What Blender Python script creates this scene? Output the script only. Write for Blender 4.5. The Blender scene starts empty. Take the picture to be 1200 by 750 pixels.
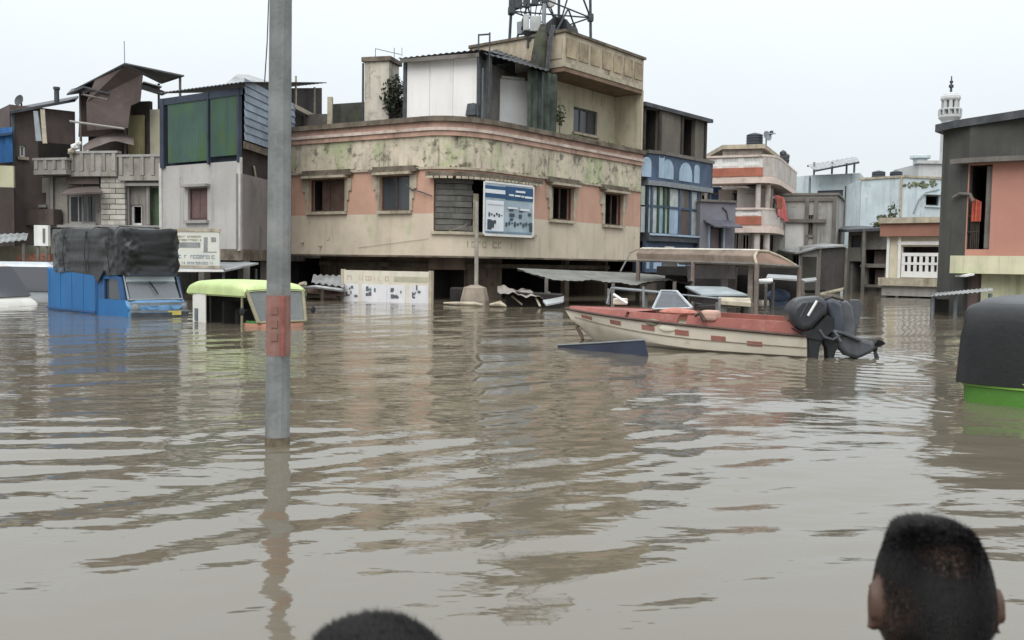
import bpy, bmesh, math, random
import numpy as np
from mathutils import Vector, Matrix, Euler
random.seed(7); rng = np.random.default_rng(7)
sc = bpy.context.scene
COL = sc.collection
R = math.radians

# ------------------------------------------------------------------ camera, sky, sun, exposure
CAM_H, PITCH, ROLL, FPX = 1.2, R(3.4), R(0.9), 1100.0
cam = bpy.data.cameras.new('camera'); cam_o = bpy.data.objects.new('camera', cam); COL.objects.link(cam_o)
cam.sensor_width = 36; cam.lens = FPX / 1200 * 36; cam.clip_start = .05; cam.clip_end = 3000
cam.dof.use_dof = True; cam.dof.focus_distance = 20; cam.dof.aperture_fstop = 7.0
CM = Matrix.Rotation(R(90) - PITCH, 4, 'X') @ Matrix.Rotation(ROLL, 4, 'Z')
cam_o.matrix_world = Matrix.Translation((0, 0, CAM_H)) @ CM
sc.camera = cam_o

SUN_EL, SUN_AZ = R(46), R(200)          # behind the camera, high, veiled by cloud
w = bpy.data.worlds.new('World'); sc.world = w; w.use_nodes = True
nt = w.node_tree; nt.nodes.clear()
def N(tree, t, **kw):
    n = tree.nodes.new(t)
    for k, v in kw.items():
        if hasattr(n, k): setattr(n, k, v)
    return n
wo = N(nt, 'ShaderNodeOutputWorld'); bg = N(nt, 'ShaderNodeBackground'); bg.inputs['Strength'].default_value = .1
sky = N(nt, 'ShaderNodeTexSky'); sky.sky_type = 'NISHITA'; sky.sun_disc = False
sky.sun_elevation = SUN_EL; sky.sun_rotation = SUN_AZ
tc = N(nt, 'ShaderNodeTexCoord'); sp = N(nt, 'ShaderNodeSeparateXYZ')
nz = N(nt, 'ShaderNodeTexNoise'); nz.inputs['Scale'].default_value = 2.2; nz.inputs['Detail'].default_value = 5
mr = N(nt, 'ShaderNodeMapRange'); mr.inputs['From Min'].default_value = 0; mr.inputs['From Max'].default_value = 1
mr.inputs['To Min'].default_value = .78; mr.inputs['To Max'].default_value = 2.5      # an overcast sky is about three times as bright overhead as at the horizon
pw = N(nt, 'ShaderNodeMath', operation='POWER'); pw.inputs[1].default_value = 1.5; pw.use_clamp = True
mr2 = N(nt, 'ShaderNodeMapRange'); mr2.inputs['To Min'].default_value = .95; mr2.inputs['To Max'].default_value = 1.05
mu = N(nt, 'ShaderNodeMath', operation='MULTIPLY')
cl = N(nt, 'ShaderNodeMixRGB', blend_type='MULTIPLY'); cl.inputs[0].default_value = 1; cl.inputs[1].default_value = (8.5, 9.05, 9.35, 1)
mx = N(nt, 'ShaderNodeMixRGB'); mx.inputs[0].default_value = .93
L = nt.links.new
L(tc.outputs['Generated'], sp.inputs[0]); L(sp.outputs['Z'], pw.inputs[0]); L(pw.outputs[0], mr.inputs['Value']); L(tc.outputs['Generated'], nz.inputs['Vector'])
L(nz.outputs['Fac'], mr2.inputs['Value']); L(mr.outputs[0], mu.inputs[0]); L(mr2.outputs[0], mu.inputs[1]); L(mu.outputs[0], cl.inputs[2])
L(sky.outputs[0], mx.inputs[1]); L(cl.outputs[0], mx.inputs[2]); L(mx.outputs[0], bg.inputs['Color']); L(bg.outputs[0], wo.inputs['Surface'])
sun = bpy.data.lights.new('sun', 'SUN'); sun.energy = 1.5; sun.angle = R(50); sun.color = (1, .97, .93)
sun_o = bpy.data.objects.new('sun', sun); COL.objects.link(sun_o)
sd = Vector((math.sin(SUN_AZ) * math.cos(SUN_EL), math.cos(SUN_AZ) * math.cos(SUN_EL), math.sin(SUN_EL)))
sun_o.rotation_euler = sd.to_track_quat('Z', 'Y').to_euler(); sun_o.location = sd * 60
sc.view_settings.view_transform = 'Standard'; sc.view_settings.look = 'None'
sc.view_settings.exposure = 0.25; sc.view_settings.gamma = 1
sc.render.engine = 'CYCLES'; sc.cycles.use_denoising = True
sc.cycles.max_bounces = 5; sc.cycles.diffuse_bounces = 3; sc.cycles.glossy_bounces = 3; sc.cycles.transmission_bounces = 4

FLOOD = .9                               # depth of the flood; water surface is z = 0

# ------------------------------------------------------------------ measuring
C0 = Vector((0, 0, CAM_H)); C3 = CM.to_3x3()
def ray(u, v): return C3 @ Vector(((u - 600) / FPX, -(v - 375) / FPX, -1))
def at(u, v, Y):
    d = ray(u, v); return C0 + d * (Y / d.y)
def on(u, v, z=0.0):
    d = ray(u, v); return C0 + d * ((z - CAM_H) / d.z)
def zz(u, v, Y): return at(u, v, Y).z
def g2(u, Y, v=310):
    p = at(u, v, Y); return (p.x, p.y)

# ------------------------------------------------------------------ mesh builder
class MB:
    def __init__(s): s.v = []; s.f = []; s.m = []
    def add(s, vs, fs, mi=0):
        o = len(s.v); s.v += [tuple(p) for p in vs]
        for f in fs: s.f.append(tuple(i + o for i in f)); s.m.append(mi)
    def quad(s, a, b, c, d, mi=0): s.add([a, b, c, d], [(0, 1, 2, 3)], mi)
    def hexa(s, p, mi=0):                # p: 4 bottom + 4 top
        s.add(p, [(3, 2, 1, 0), (4, 5, 6, 7), (0, 1, 5, 4), (1, 2, 6, 5), (2, 3, 7, 6), (3, 0, 4, 7)], mi)
    def box(s, x0, x1, y0, y1, z0, z1, mi=0, M=None):
        p = [Vector(q) for q in ((x0, y0, z0), (x1, y0, z0), (x1, y1, z0), (x0, y1, z0), (x0, y0, z1), (x1, y0, z1), (x1, y1, z1), (x0, y1, z1))]
        if M is not None: p = [M @ q for q in p]
        s.hexa(p, mi)
    def prism(s, poly, z0, z1, mi=0):    # poly of (x,y); vertical prism; z may be lists
        n = len(poly)
        b = [(p[0], p[1], z0[i] if hasattr(z0, '__len__') else z0) for i, p in enumerate(poly)]
        t = [(p[0], p[1], z1[i] if hasattr(z1, '__len__') else z1) for i, p in enumerate(poly)]
        s.add(b + t, [tuple(range(n))[::-1], tuple(range(n, 2 * n))] + [(i, (i + 1) % n, n + (i + 1) % n, n + i) for i in range(n)], mi)
    def slab(s, pts, th, mi=0, dirv=(0, 0, -1)):   # polygon of 3d points given thickness along dirv
        n = len(pts); d = Vector(dirv) * th
        t = [Vector(p) for p in pts]; b = [p + d for p in t]
        s.add(t + b, [tuple(range(n)), tuple(range(n, 2 * n))[::-1]] + [(i, n + i, n + (i + 1) % n, (i + 1) % n) for i in range(n)], mi)
    def tube(s, p0, p1, r0, r1=None, n=8, mi=0, cap=True): s.path([p0, p1], [r0, r0 if r1 is None else r1], n, mi, cap)
    def path(s, pts, r, n=8, mi=0, cap=True):
        pts = [Vector(p) for p in pts]; k = len(pts)
        if not hasattr(r, '__len__'): r = [r] * k
        vs = []
        a = (pts[1] - pts[0]).normalized(); up = Vector((0, 0, 1)) if abs(a.z) < .9 else Vector((1, 0, 0))
        x = a.cross(up).normalized()
        for i, p in enumerate(pts):
            t = (pts[min(i + 1, k - 1)] - pts[max(i - 1, 0)]).normalized()
            x = (x - t * x.dot(t)).normalized(); y = t.cross(x)
            for j in range(n):
                an = 2 * math.pi * j / n; vs.append(p + (x * math.cos(an) + y * math.sin(an)) * r[i])
        fs = [(i * n + j, i * n + (j + 1) % n, (i + 1) * n + (j + 1) % n, (i + 1) * n + j) for i in range(k - 1) for j in range(n)]
        if cap: fs += [tuple(range(n))[::-1], tuple(range((k - 1) * n, k * n))]
        s.add(vs, fs, mi)
    def lathe(s, prof, c=(0, 0, 0), n=16, mi=0, M=None):
        vs = []
        for r, z in prof:
            for j in range(n):
                an = 2 * math.pi * j / n; p = Vector((r * math.cos(an), r * math.sin(an), z))
                if M is not None: p = M @ p
                vs.append(Vector(c) + p)
        k = len(prof)
        fs = [(i * n + j, i * n + (j + 1) % n, (i + 1) * n + (j + 1) % n, (i + 1) * n + j) for i in range(k - 1) for j in range(n)]
        fs += [tuple(range(n))[::-1], tuple(range((k - 1) * n, k * n))]
        s.add(vs, fs, mi)
    def grid(s, fn, nu, nv, mi=0, closeu=False):
        vs = [fn(i / (nu if closeu else nu - 1), j / (nv - 1)) for j in range(nv) for i in range(nu)]
        fs = []
        for j in range(nv - 1):
            for i in range(nu if closeu else nu - 1):
                fs.append((j * nu + i, j * nu + (i + 1) % nu, (j + 1) * nu + (i + 1) % nu, (j + 1) * nu + i))
        s.add(vs, fs, mi)
    def ico(s, c, r, sub=2, mi=0, M=None):
        b = bmesh.new(); bmesh.ops.create_icosphere(b, subdivisions=sub, radius=1)
        rr = Vector(r) if hasattr(r, '__len__') else Vector((r, r, r))
        vs = []
        for v in b.verts:
            p = Vector((v.co.x * rr.x, v.co.y * rr.y, v.co.z * rr.z))
            if M is not None: p = M @ p
            vs.append(Vector(c) + p)
        b.verts.index_update()
        s.add(vs, [tuple(v.index for v in f.verts) for f in b.faces], mi); b.free()

def children(o): return [c for c in COL.objects if c.parent == o]
def thing(name, label, cat, loc=(0, 0, 0), rz=0, group=None):
    o = bpy.data.objects.new(name, None); COL.objects.link(o); o.empty_display_size = .3
    o.location = loc; o.rotation_euler = (0, 0, rz); o['label'] = label; o['category'] = cat
    if group: o['group'] = group
    return o
def root_of(o):
    while o.parent: o = o.parent
    return o
def part(name, mb, mats, parent=None, smooth=False, bevel=0, label=None, kind=None, local=False, mods=None, fix=True):
    me = bpy.data.meshes.new(name)
    off = Vector((0, 0, 0))
    if parent is not None and not local: off = root_of(parent).location
    me.from_pydata([(x - off.x, y - off.y, z - off.z) for x, y, z in mb.v], [], mb.f)
    for m in (mats if isinstance(mats, (list, tuple)) else [mats]): me.materials.append(m)
    me.polygons.foreach_set('material_index', mb.m)
    if fix:
        b = bmesh.new(); b.from_mesh(me); bmesh.ops.remove_doubles(b, verts=b.verts, dist=1e-5)
        bmesh.ops.recalc_face_normals(b, faces=b.faces); b.to_mesh(me); b.free()
    if smooth: me.polygons.foreach_set('use_smooth', [True] * len(me.polygons))
    me.update()
    o = bpy.data.objects.new(name, me); COL.objects.link(o)
    if parent is not None: o.parent = parent
    if bevel:
        md = o.modifiers.new('bevel', 'BEVEL'); md.width = bevel; md.segments = 2; md.limit_method = 'ANGLE'; md.angle_limit = R(40)
    if smooth:
        try:
            me.set_sharp_from_angle(angle=R(38))
        except Exception: pass
    if label: o['label'] = label
    if kind: o['kind'] = kind
    return o
def tag(o, label=None, cat=None, group=None, kind=None):
    if label: o['label'] = label
    if cat: o['category'] = cat
    if group: o['group'] = group
    if kind: o['kind'] = kind
    return o
def solo(name, mb, mats, label, cat, group=None, **kw):
    """a thing that is a single mesh, origin at its base"""
    P = np.array(mb.v); c = Vector(((P[:, 0].min() + P[:, 0].max()) / 2, (P[:, 1].min() + P[:, 1].max()) / 2, P[:, 2].min()))
    mb.v = [(x - c.x, y - c.y, z - c.z) for x, y, z in mb.v]
    o = part(name, mb, mats, None, local=True, **kw); o.location = c
    return tag(o, label, cat, group)
def copy_tree(o, parent=None):
    c = o.copy(); COL.objects.link(c)
    if parent is not None: c.parent = parent
    for ch in children(o): copy_tree(ch, c)
    return c

# ------------------------------------------------------------------ materials
def lin(r, g, b):
    f = lambda x: (x / 255 / 12.92) if x / 255 <= .04045 else ((x / 255 + .055) / 1.055) ** 2.4
    m_ = .3 * r + .55 * g + .15 * b; k = .86      # the video is soft in colour
    return (f(m_ + (r - m_) * k), f(m_ + (g - m_) * k), f(m_ + (b - m_) * k), 1)
_mats = {}
def mat(name, col, rough=.8, var=.15, scale=3.0, stain=None, stain_amt=0.0, moss=None, moss_amt=0.0, streak=.18, bump=.15, spec=.3, metal=0.0, fine=40.0, grime=None, grime_amt=.0):
    """colour with broad variation, run-down streaks (stain), patches (moss) and grain"""
    if name in _mats: return _mats[name]
    m = bpy.data.materials.new(name); m.use_nodes = True; t = m.node_tree; t.nodes.clear(); _mats[name] = m
    out = N(t, 'ShaderNodeOutputMaterial'); b = N(t, 'ShaderNodeBsdfPrincipled'); t.links.new(b.outputs[0], out.inputs[0])
    b.inputs['Roughness'].default_value = rough; b.inputs['Metallic'].default_value = metal
    b.inputs['Specular IOR Level'].default_value = spec
    tc = N(t, 'ShaderNodeTexCoord'); oi = N(t, 'ShaderNodeObjectInfo')
    ad = N(t, 'ShaderNodeVectorMath', operation='ADD'); vm = N(t, 'ShaderNodeVectorMath', operation='SCALE'); vm.inputs['Scale'].default_value = 1
    t.links.new(tc.outputs['Object'], ad.inputs[0])
    cmb = N(t, 'ShaderNodeMath', operation='MULTIPLY'); cmb.inputs[1].default_value = 37; t.links.new(oi.outputs['Random'], cmb.inputs[0]); t.links.new(cmb.outputs[0], ad.inputs[1])
    vec = ad.outputs[0]
    def noise(sc_, det=5, map_=None, rough_=.6):
        n = N(t, 'ShaderNodeTexNoise'); n.inputs['Scale'].default_value = sc_; n.inputs['Detail'].default_value = det; n.inputs['Roughness'].default_value = rough_
        if map_:
            mp = N(t, 'ShaderNodeMapping'); mp.inputs['Scale'].default_value = map_; t.links.new(vec, mp.inputs[0]); t.links.new(mp.outputs[0], n.inputs['Vector'])
        else: t.links.new(vec, n.inputs['Vector'])
        return n.outputs['Fac']
    def ramp(fac, lo, hi, amt=1.0):
        r = N(t, 'ShaderNodeMapRange', clamp=True); r.interpolation_type = 'SMOOTHSTEP'
        r.inputs['From Min'].default_value = lo; r.inputs['From Max'].default_value = hi; r.inputs['To Max'].default_value = amt
        t.links.new(fac, r.inputs['Value']); return r.outputs[0]
    def mix(fac, a, c):
        x = N(t, 'ShaderNodeMixRGB')
        if isinstance(fac, float): x.inputs[0].default_value = fac
        else: t.links.new(fac, x.inputs[0])
        for k, q in ((1, a), (2, c)):
            if isinstance(q, tuple): x.inputs[k].default_value = q
            else: t.links.new(q, x.inputs[k])
        return x.outputs[0]
    dk = tuple(c * (1 - var * 1.6) for c in col[:3]) + (1,); lt = tuple(min(.9, c * (1 + var)) for c in col[:3]) + (1,)
    n1 = noise(scale)
    c = mix(ramp(n1, .3, .7), dk, lt)
    n2 = noise(fine, 3)
    c = mix(ramp(n2, .35, .8, .35 * min(1, var * 4)), c, dk)
    if stain_amt > 0:
        s1 = noise(1.0, 6, (3.2, 3.2, streak), .7); s2 = noise(.9, 4)
        mm = N(t, 'ShaderNodeMath', operation='MULTIPLY'); t.links.new(ramp(s1, .45, .72), mm.inputs[0]); t.links.new(ramp(s2, .35, .65, min(1, stain_amt)), mm.inputs[1])
        c = mix(mm.outputs[0], c, stain)
    if moss_amt > 0:
        g1 = noise(1.1, 7, (1, 1, .6), .68)
        c = mix(ramp(g1, .62 - .2 * moss_amt, .74 - .12 * moss_amt, .9), c, moss)
    if grime_amt > 0:
        g2_ = noise(2.3, 8, None, .75)
        c = mix(ramp(g2_, .66 - .22 * grime_amt, .76 - .14 * grime_amt, .85), c, grime)
    t.links.new(c, b.inputs['Base Color'])
    if bump > 0:
        bp = N(t, 'ShaderNodeBump'); bp.inputs['Strength'].default_value = bump; bp.inputs['Distance'].default_value = .03
        t.links.new(noise(fine * .5, 5), bp.inputs['Height']); t.links.new(bp.outputs[0], b.inputs['Normal'])
    return m
def glass(name, col=(.05, .055, .06, 1), rough=.08):
    if name in _mats: return _mats[name]
    m = bpy.data.materials.new(name); m.use_nodes = True; b = m.node_tree.nodes['Principled BSDF']; _mats[name] = m
    b.inputs['Base Color'].default_value = col; b.inputs['Roughness'].default_value = rough; b.inputs['Specular IOR Level'].default_value = .5
    return m
def clear_glass(name, tint=(.8, .85, .86, 1), opac=.25, body=(.3, .32, .33, 1)):
    if name in _mats: return _mats[name]
    m = bpy.data.materials.new(name); m.use_nodes = True; t = m.node_tree; t.nodes.clear(); _mats[name] = m
    out = N(t, 'ShaderNodeOutputMaterial'); tr = N(t, 'ShaderNodeBsdfTransparent'); tr.inputs[0].default_value = tint
    pr = N(t, 'ShaderNodeBsdfPrincipled'); pr.inputs['Base Color'].default_value = body; pr.inputs['Roughness'].default_value = .1
    mx = N(t, 'ShaderNodeMixShader'); mx.inputs[0].default_value = opac
    t.links.new(tr.outputs[0], mx.inputs[1]); t.links.new(pr.outputs[0], mx.inputs[2]); t.links.new(mx.outputs[0], out.inputs[0])
    return m

MOLD = lin(62, 60, 50); MOSS = lin(150, 158, 112); RUN = lin(70, 66, 56)
M_CREAM = mat('cream plaster', lin(198, 182, 160), .85, .07, .8, RUN, .35, lin(170, 172, 134), .4, grime=lin(120, 112, 96), grime_amt=.25)
M_PARA = mat('mouldy parapet plaster', lin(198, 184, 162), .85, .12, 1.0, lin(54, 52, 44), 1.0, lin(160, 168, 124), .8, grime=lin(70, 68, 54), grime_amt=.78, streak=.3)
M_PINK = mat('salmon paint', lin(190, 146, 124), .8, .06, 1.2, lin(150, 110, 92), .45, grime=lin(160, 128, 108), grime_amt=.3)
M_TRIM = mat('dirty cream trim', lin(172, 160, 138), .85, .15, 3, RUN, .7, grime=lin(88, 82, 66), grime_amt=.35)
M_CAP = mat('blackened coping', lin(112, 100, 86), .9, .3, 2, RUN, .9, grime=lin(60, 56, 46), grime_amt=.6)
M_DARKIN = mat('dim interior plaster', lin(78, 68, 60), .9, .25, 1.5)  # dark colour stands in for the dimness of recesses and interiors
M_BLACKIN = mat('shade and dark goods black', lin(44, 40, 38), .9, .2, 2)  # near-black paints the shade inside openings; also used on dark goods
M_BROWNBD = mat('brown board', lin(86, 66, 58), .8, .2, 2)
M_GLASS = glass('dark window glass')
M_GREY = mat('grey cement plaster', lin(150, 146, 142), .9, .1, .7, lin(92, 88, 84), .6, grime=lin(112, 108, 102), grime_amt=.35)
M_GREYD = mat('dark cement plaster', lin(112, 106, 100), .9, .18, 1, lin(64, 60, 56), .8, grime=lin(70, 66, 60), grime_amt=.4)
M_BROWNW = mat('brown weathered wall', lin(94, 82, 78), .9, .15, 1, lin(58, 50, 48), .7)
M_TIN = mat('rusty dark tin', lin(78, 80, 84), .6, .25, 2, lin(70, 52, 44), .5, metal=.2)
M_TINL = mat('pale tin sheet', lin(150, 152, 152), .55, .18, 1.5, lin(92, 84, 76), .6, metal=.2)
M_STEEL = mat('galvanised steel', lin(128, 134, 138), .5, .1, 5, lin(96, 98, 98), .5, metal=.3)
M_DKSTEEL = mat('dark steel', lin(70, 74, 78), .6, .2, 5)
M_WHITE = mat('white paint', lin(214, 212, 208), .7, .06, 1.5, lin(150, 146, 138), .4)
M_TIMBER = mat('dark timber', lin(62, 54, 48), .85, .25, 3)
M_RUBBER = mat('black rubber', lin(34, 34, 35), .7, .2, 6)

# ------------------------------------------------------------------ facades along a plan path
class Path:
    def __init__(s, pts):
        s.p = [Vector((q[0], q[1])) for q in pts]; s.l = [0]
        for a, b in zip(s.p, s.p[1:]): s.l.append(s.l[-1] + (b - a).length)
        s.L = s.l[-1]
    def nrm(s, i):
        d = (s.p[i + 1] - s.p[i]).normalized(); return Vector((d.y, -d.x))
    def map(s, q, off, z):
        n = len(s.p)
        for i in range(n):
            if abs(q - s.l[i]) < 1e-6:
                if i == 0: nn = s.nrm(0)
                elif i == n - 1: nn = s.nrm(n - 2)
                else:
                    a, b = s.nrm(i - 1), s.nrm(i); h = (a + b).normalized(); nn = h / max(.3, h.dot(a))
                p = s.p[i] + nn * off; return Vector((p.x, p.y, z))
        i = 0
        while i < n - 2 and q > s.l[i + 1]: i += 1
        p = s.p[i] + (s.p[i + 1] - s.p[i]).normalized() * (q - s.l[i]) + s.nrm(i) * off
        return Vector((p.x, p.y, z))
    def hit(s, u, v, off=0):
        d = ray(u, v); best = None
        for i in range(len(s.p) - 1):
            n = s.nrm(i); a = s.p[i] + n * off
            den = n.x * d.x + n.y * d.y
            if abs(den) < 1e-9: continue
            t = (n.x * (a.x - C0.x) + n.y * (a.y - C0.y)) / den
            q = C0 + d * t; e = (s.p[i + 1] - s.p[i]).normalized()
            sl = (q.x - a.x) * e.x + (q.y - a.y) * e.y; Ls = s.l[i + 1] - s.l[i]
            miss = max(0, -sl, sl - Ls)
            if den > 0: miss += 100
            if best is None or miss < best[0]: best = (miss, s.l[i] + sl, q.z)
        return best[1], best[2]
    def rect(s, u0, v0, u1, v1, off=0):
        um, vm = (u0 + u1) / 2, (v0 + v1) / 2
        a, b = s.hit(u0, vm, off)[0], s.hit(u1, vm, off)[0]
        return (min(a, b), max(a, b), s.hit(um, v1, off)[1], s.hit(um, v0, off)[1])
def wall(mb, P, s0, s1, z0, z1, holes=(), t=.2, off=0.0, mi=0):
    hs = [(max(s0, a), min(s1, b), max(z0, c), min(z1, d)) for a, b, c, d in holes]
    hs = [h for h in hs if h[1] - h[0] > 1e-4 and h[3] - h[2] > 1e-4]
    S = sorted(set([s0, s1] + [round(x, 5) for h in hs for x in h[:2] if s0 < x < s1] + [x for x in P.l if s0 + 1e-4 < x < s1 - 1e-4]))
    Z = sorted(set([z0, z1] + [x for h in hs for x in h[2:] if z0 < x < z1]))
    solid = lambda i, j: 0 <= i < len(S) - 1 and 0 <= j < len(Z) - 1 and not any(h[0] - 1e-4 < (S[i] + S[i + 1]) / 2 < h[1] + 1e-4 and h[2] < (Z[j] + Z[j + 1]) / 2 < h[3] for h in hs)
    F = lambda i, j: P.map(S[i], off, Z[j]); B = lambda i, j: P.map(S[i], off - t, Z[j])
    for i in range(len(S) - 1):
        for j in range(len(Z) - 1):
            if not solid(i, j): continue
            mb.quad(F(i, j), F(i + 1, j), F(i + 1, j + 1), F(i, j + 1), mi); mb.quad(B(i, j + 1), B(i + 1, j + 1), B(i + 1, j), B(i, j), mi)
            if not solid(i - 1, j): mb.quad(B(i, j), F(i, j), F(i, j + 1), B(i, j + 1), mi)
            if not solid(i + 1, j): mb.quad(F(i + 1, j), B(i + 1, j), B(i + 1, j + 1), F(i + 1, j + 1), mi)
            if not solid(i, j - 1): mb.quad(B(i, j), B(i + 1, j), F(i + 1, j), F(i, j), mi)
            if not solid(i, j + 1): mb.quad(F(i, j + 1), F(i + 1, j + 1), B(i + 1, j + 1), B(i, j + 1), mi)
def band(root, name, P, s0, s1, z0, z1, o0, o1, m, **kw):
    mb = MB(); wall(mb, P, s0, s1, z0, z1, (), o1 - o0, o1); return part(name, mb, m, root, **kw)
def room(mb, P, h, t, depth, mi=0):
    a, b, c, d = h; g = .02
    o0, o1 = -t - .002, -t - depth
    p = lambda s, o, z: P.map(s, o, z)
    a -= g; b += g; c -= g; d += g
    mb.quad(p(a, o1, c), p(b, o1, c), p(b, o1, d), p(a, o1, d), mi)
    mb.quad(p(a, o0, c), p(a, o1, c), p(a, o1, d), p(a, o0, d), mi); mb.quad(p(b, o1, c), p(b, o0, c), p(b, o0, d), p(b, o1, d), mi)
    mb.quad(p(a, o0, c), p(b, o0, c), p(b, o1, c), p(a, o1, c), mi); mb.quad(p(a, o1, d), p(b, o1, d), p(b, o0, d), p(a, o0, d), mi)
def opening(root, P, rect, name='window', fm=None, sm=None, t=.2, depth=1.2, panes=2, glassy=True, sill=True, hood=None, inner=None, frame_w=.07, board=None):
    """window or door in a facade: returns the hole; builds recess, frame, panes, sill"""
    h = P.rect(*rect) if len(rect) == 4 and not isinstance(rect, Hole) else tuple(rect)
    a, b, c, d = h
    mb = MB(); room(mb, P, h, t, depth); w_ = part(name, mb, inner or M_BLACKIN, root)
    if fm:
        fb = MB()
        for (x0, x1, z0, z1) in ((a, a + frame_w, c, d), (b - frame_w, b, c, d), (a + frame_w, b - frame_w, c, c + frame_w), (a + frame_w, b - frame_w, d - frame_w, d)):
            wall(fb, P, x0, x1, z0, z1, (), .06, -.08)
        if panes > 1:
            for k in range(1, panes):
                x = a + (b - a) * k / panes; wall(fb, P, x - .025, x + .025, c + frame_w, d - frame_w, (), .05, -.085)
        part('frame', fb, fm, w_)
    if glassy:
        for k in range(panes):
            gb = MB(); x0 = a + (b - a) * k / panes; x1 = a + (b - a) * (k + 1) / panes
            wall(gb, P, x0 + .03, x1 - .03, c + .03, d - .03, (), .01, -.11); part('pane', gb, M_GLASS, w_)
    if board:
        gb = MB(); wall(gb, P, a + (b - a) * board[0], a + (b - a) * board[1], c + (d - c) * board[2], c + (d - c) * board[3], (), .03, -.14); part('board', gb, board[4], w_)
    if sill:
        sb = MB(); wall(sb, P, a - .08, b + .08, c - .1, c - .003, (), .22, .12); part('sill', sb, sm or M_TRIM, w_)
    if hood:
        hb = MB(); wall(hb, P, a - .15, b + .15, d + .02, d + .1, (), hood, hood); part('hood', hb, sm or M_TRIM, w_)
    return h
class Hole(tuple): pass
def body(root, P, depth, z0, z1, m, holes=(), t=.2, roofm=None, rz=None, name='wall'):
    mb = MB(); wall(mb, P, 0, P.L, z0, z1, holes, t)
    a, b = P.p[0], P.p[-1]; e = (b - a).normalized(); n = Vector((-e.y, e.x))
    for q, sg in ((a, 1), (b, -1)):
        p0 = q + n * .01 + e * sg * .002; p1 = q + n * depth; w0 = e * sg * t
        mb.prism([p0 + n * t, p1, p1 + w0, p0 + w0 + n * t] if sg > 0 else [p0 + n * t, p0 + w0 + n * t, p1 + w0, p1], z0, z1 - .003)
    p0, p1 = a + n * depth + e * t * 1.01, b + n * depth - e * t * 1.01
    mb.prism([p0 - n * t, p1 - n * t, p1, p0], z0, z1 - .003)
    o = part(name, mb, m, root)
    if roofm:
        rb = MB(); zt = z1 - .12 if rz is None else rz
        poly = [P.map(q, -t * .5, 0) for q in P.l] + [Vector((*(b + n * (depth - .1) - e * .1), 0)), Vector((*(a + n * (depth - .1) + e * .1), 0))]
        rb.prism([(p.x, p.y) for p in poly], zt - .15, zt); part('roof', rb, roofm, root)
    return o
def bld(name, label, cat, pts, group=None):
    P = Path([g2(*q) if len(q) == 2 else q[:2] for q in pts])
    r = thing(name, label, cat, (P.p[0].x, P.p[0].y, -FLOOD), 0, group)
    return r, P
def sheet(mb, a, b, c, d, n=10, amp=.02, along=True, th=.01, mi=0, sag=0.0, seg=6):
    """corrugated sheet a-b (bottom/near edge), d-c (far edge); ridges run from a-b to d-c"""
    a, b, c, d = map(Vector, (a, b, c, d)); nn = (b - a).cross(d - a).normalized(); k = n * 4 + 1
    def f(o):
        def g(u, v):
            p = (a.lerp(b, u)).lerp(d.lerp(c, u), v)
            return p + nn * (math.sin(u * n * 2 * math.pi) * amp + o) - Vector((0, 0, sag * 4 * v * (1 - v)))
        return g
    mb.grid(f(0), k, seg, mi); mb.grid(f(-th), k, seg, mi)
    e0, e1 = f(0), f(-th)
    for v in (0, 1):
        for i in range(k - 1): mb.quad(e0(i / (k - 1), v), e0((i + 1) / (k - 1), v), e1((i + 1) / (k - 1), v), e1(i / (k - 1), v), mi)
def pt(P, s, o, z): return P.map(s, o, z)
def scribble(mb, P, rect, rows, off, mi=0, dens=.8, rnd=None, w=.03):
    """rows of illegible lettering strokes"""
    rnd = rnd or random; a, b, c, d = rect; hh = (d - c) / rows
    for r in range(rows):
        z0 = c + hh * (r + .22); z1 = c + hh * (r + .78); x = a
        while x < b - hh * .3:
            wd = hh * rnd.uniform(.25, .6)
            if rnd.random() < dens:
                k = rnd.randint(0, 3); x1 = min(b, x + wd)
                wall(mb, P, x, x + min(w, wd * .4), z0, z1, (), .004, off, mi)
                if k != 1: wall(mb, P, x + w * 1.01, x1, z1 - hh * .14, z1, (), .004, off, mi)
                if k >= 2: wall(mb, P, x + w * 1.01, x1, z0, z0 + hh * .14, (), .004, off, mi)
                if k == 3: wall(mb, P, x1 - w * .8, x1, z0 + hh * .15, z1 - hh * .15, (), .004, off, mi)
            x += wd + hh * .12
# ------------------------------------------------------------------ the setting: ground under the flood, the water
gm = MB(); gm.quad((-900, -300, -FLOOD), (900, -300, -FLOOD), (900, 1500, -FLOOD), (-900, 1500, -FLOOD))
tag(part('ground', gm, mat('wet street mud', lin(96, 84, 66), .8, .2, .6), None), kind='structure')

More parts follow.
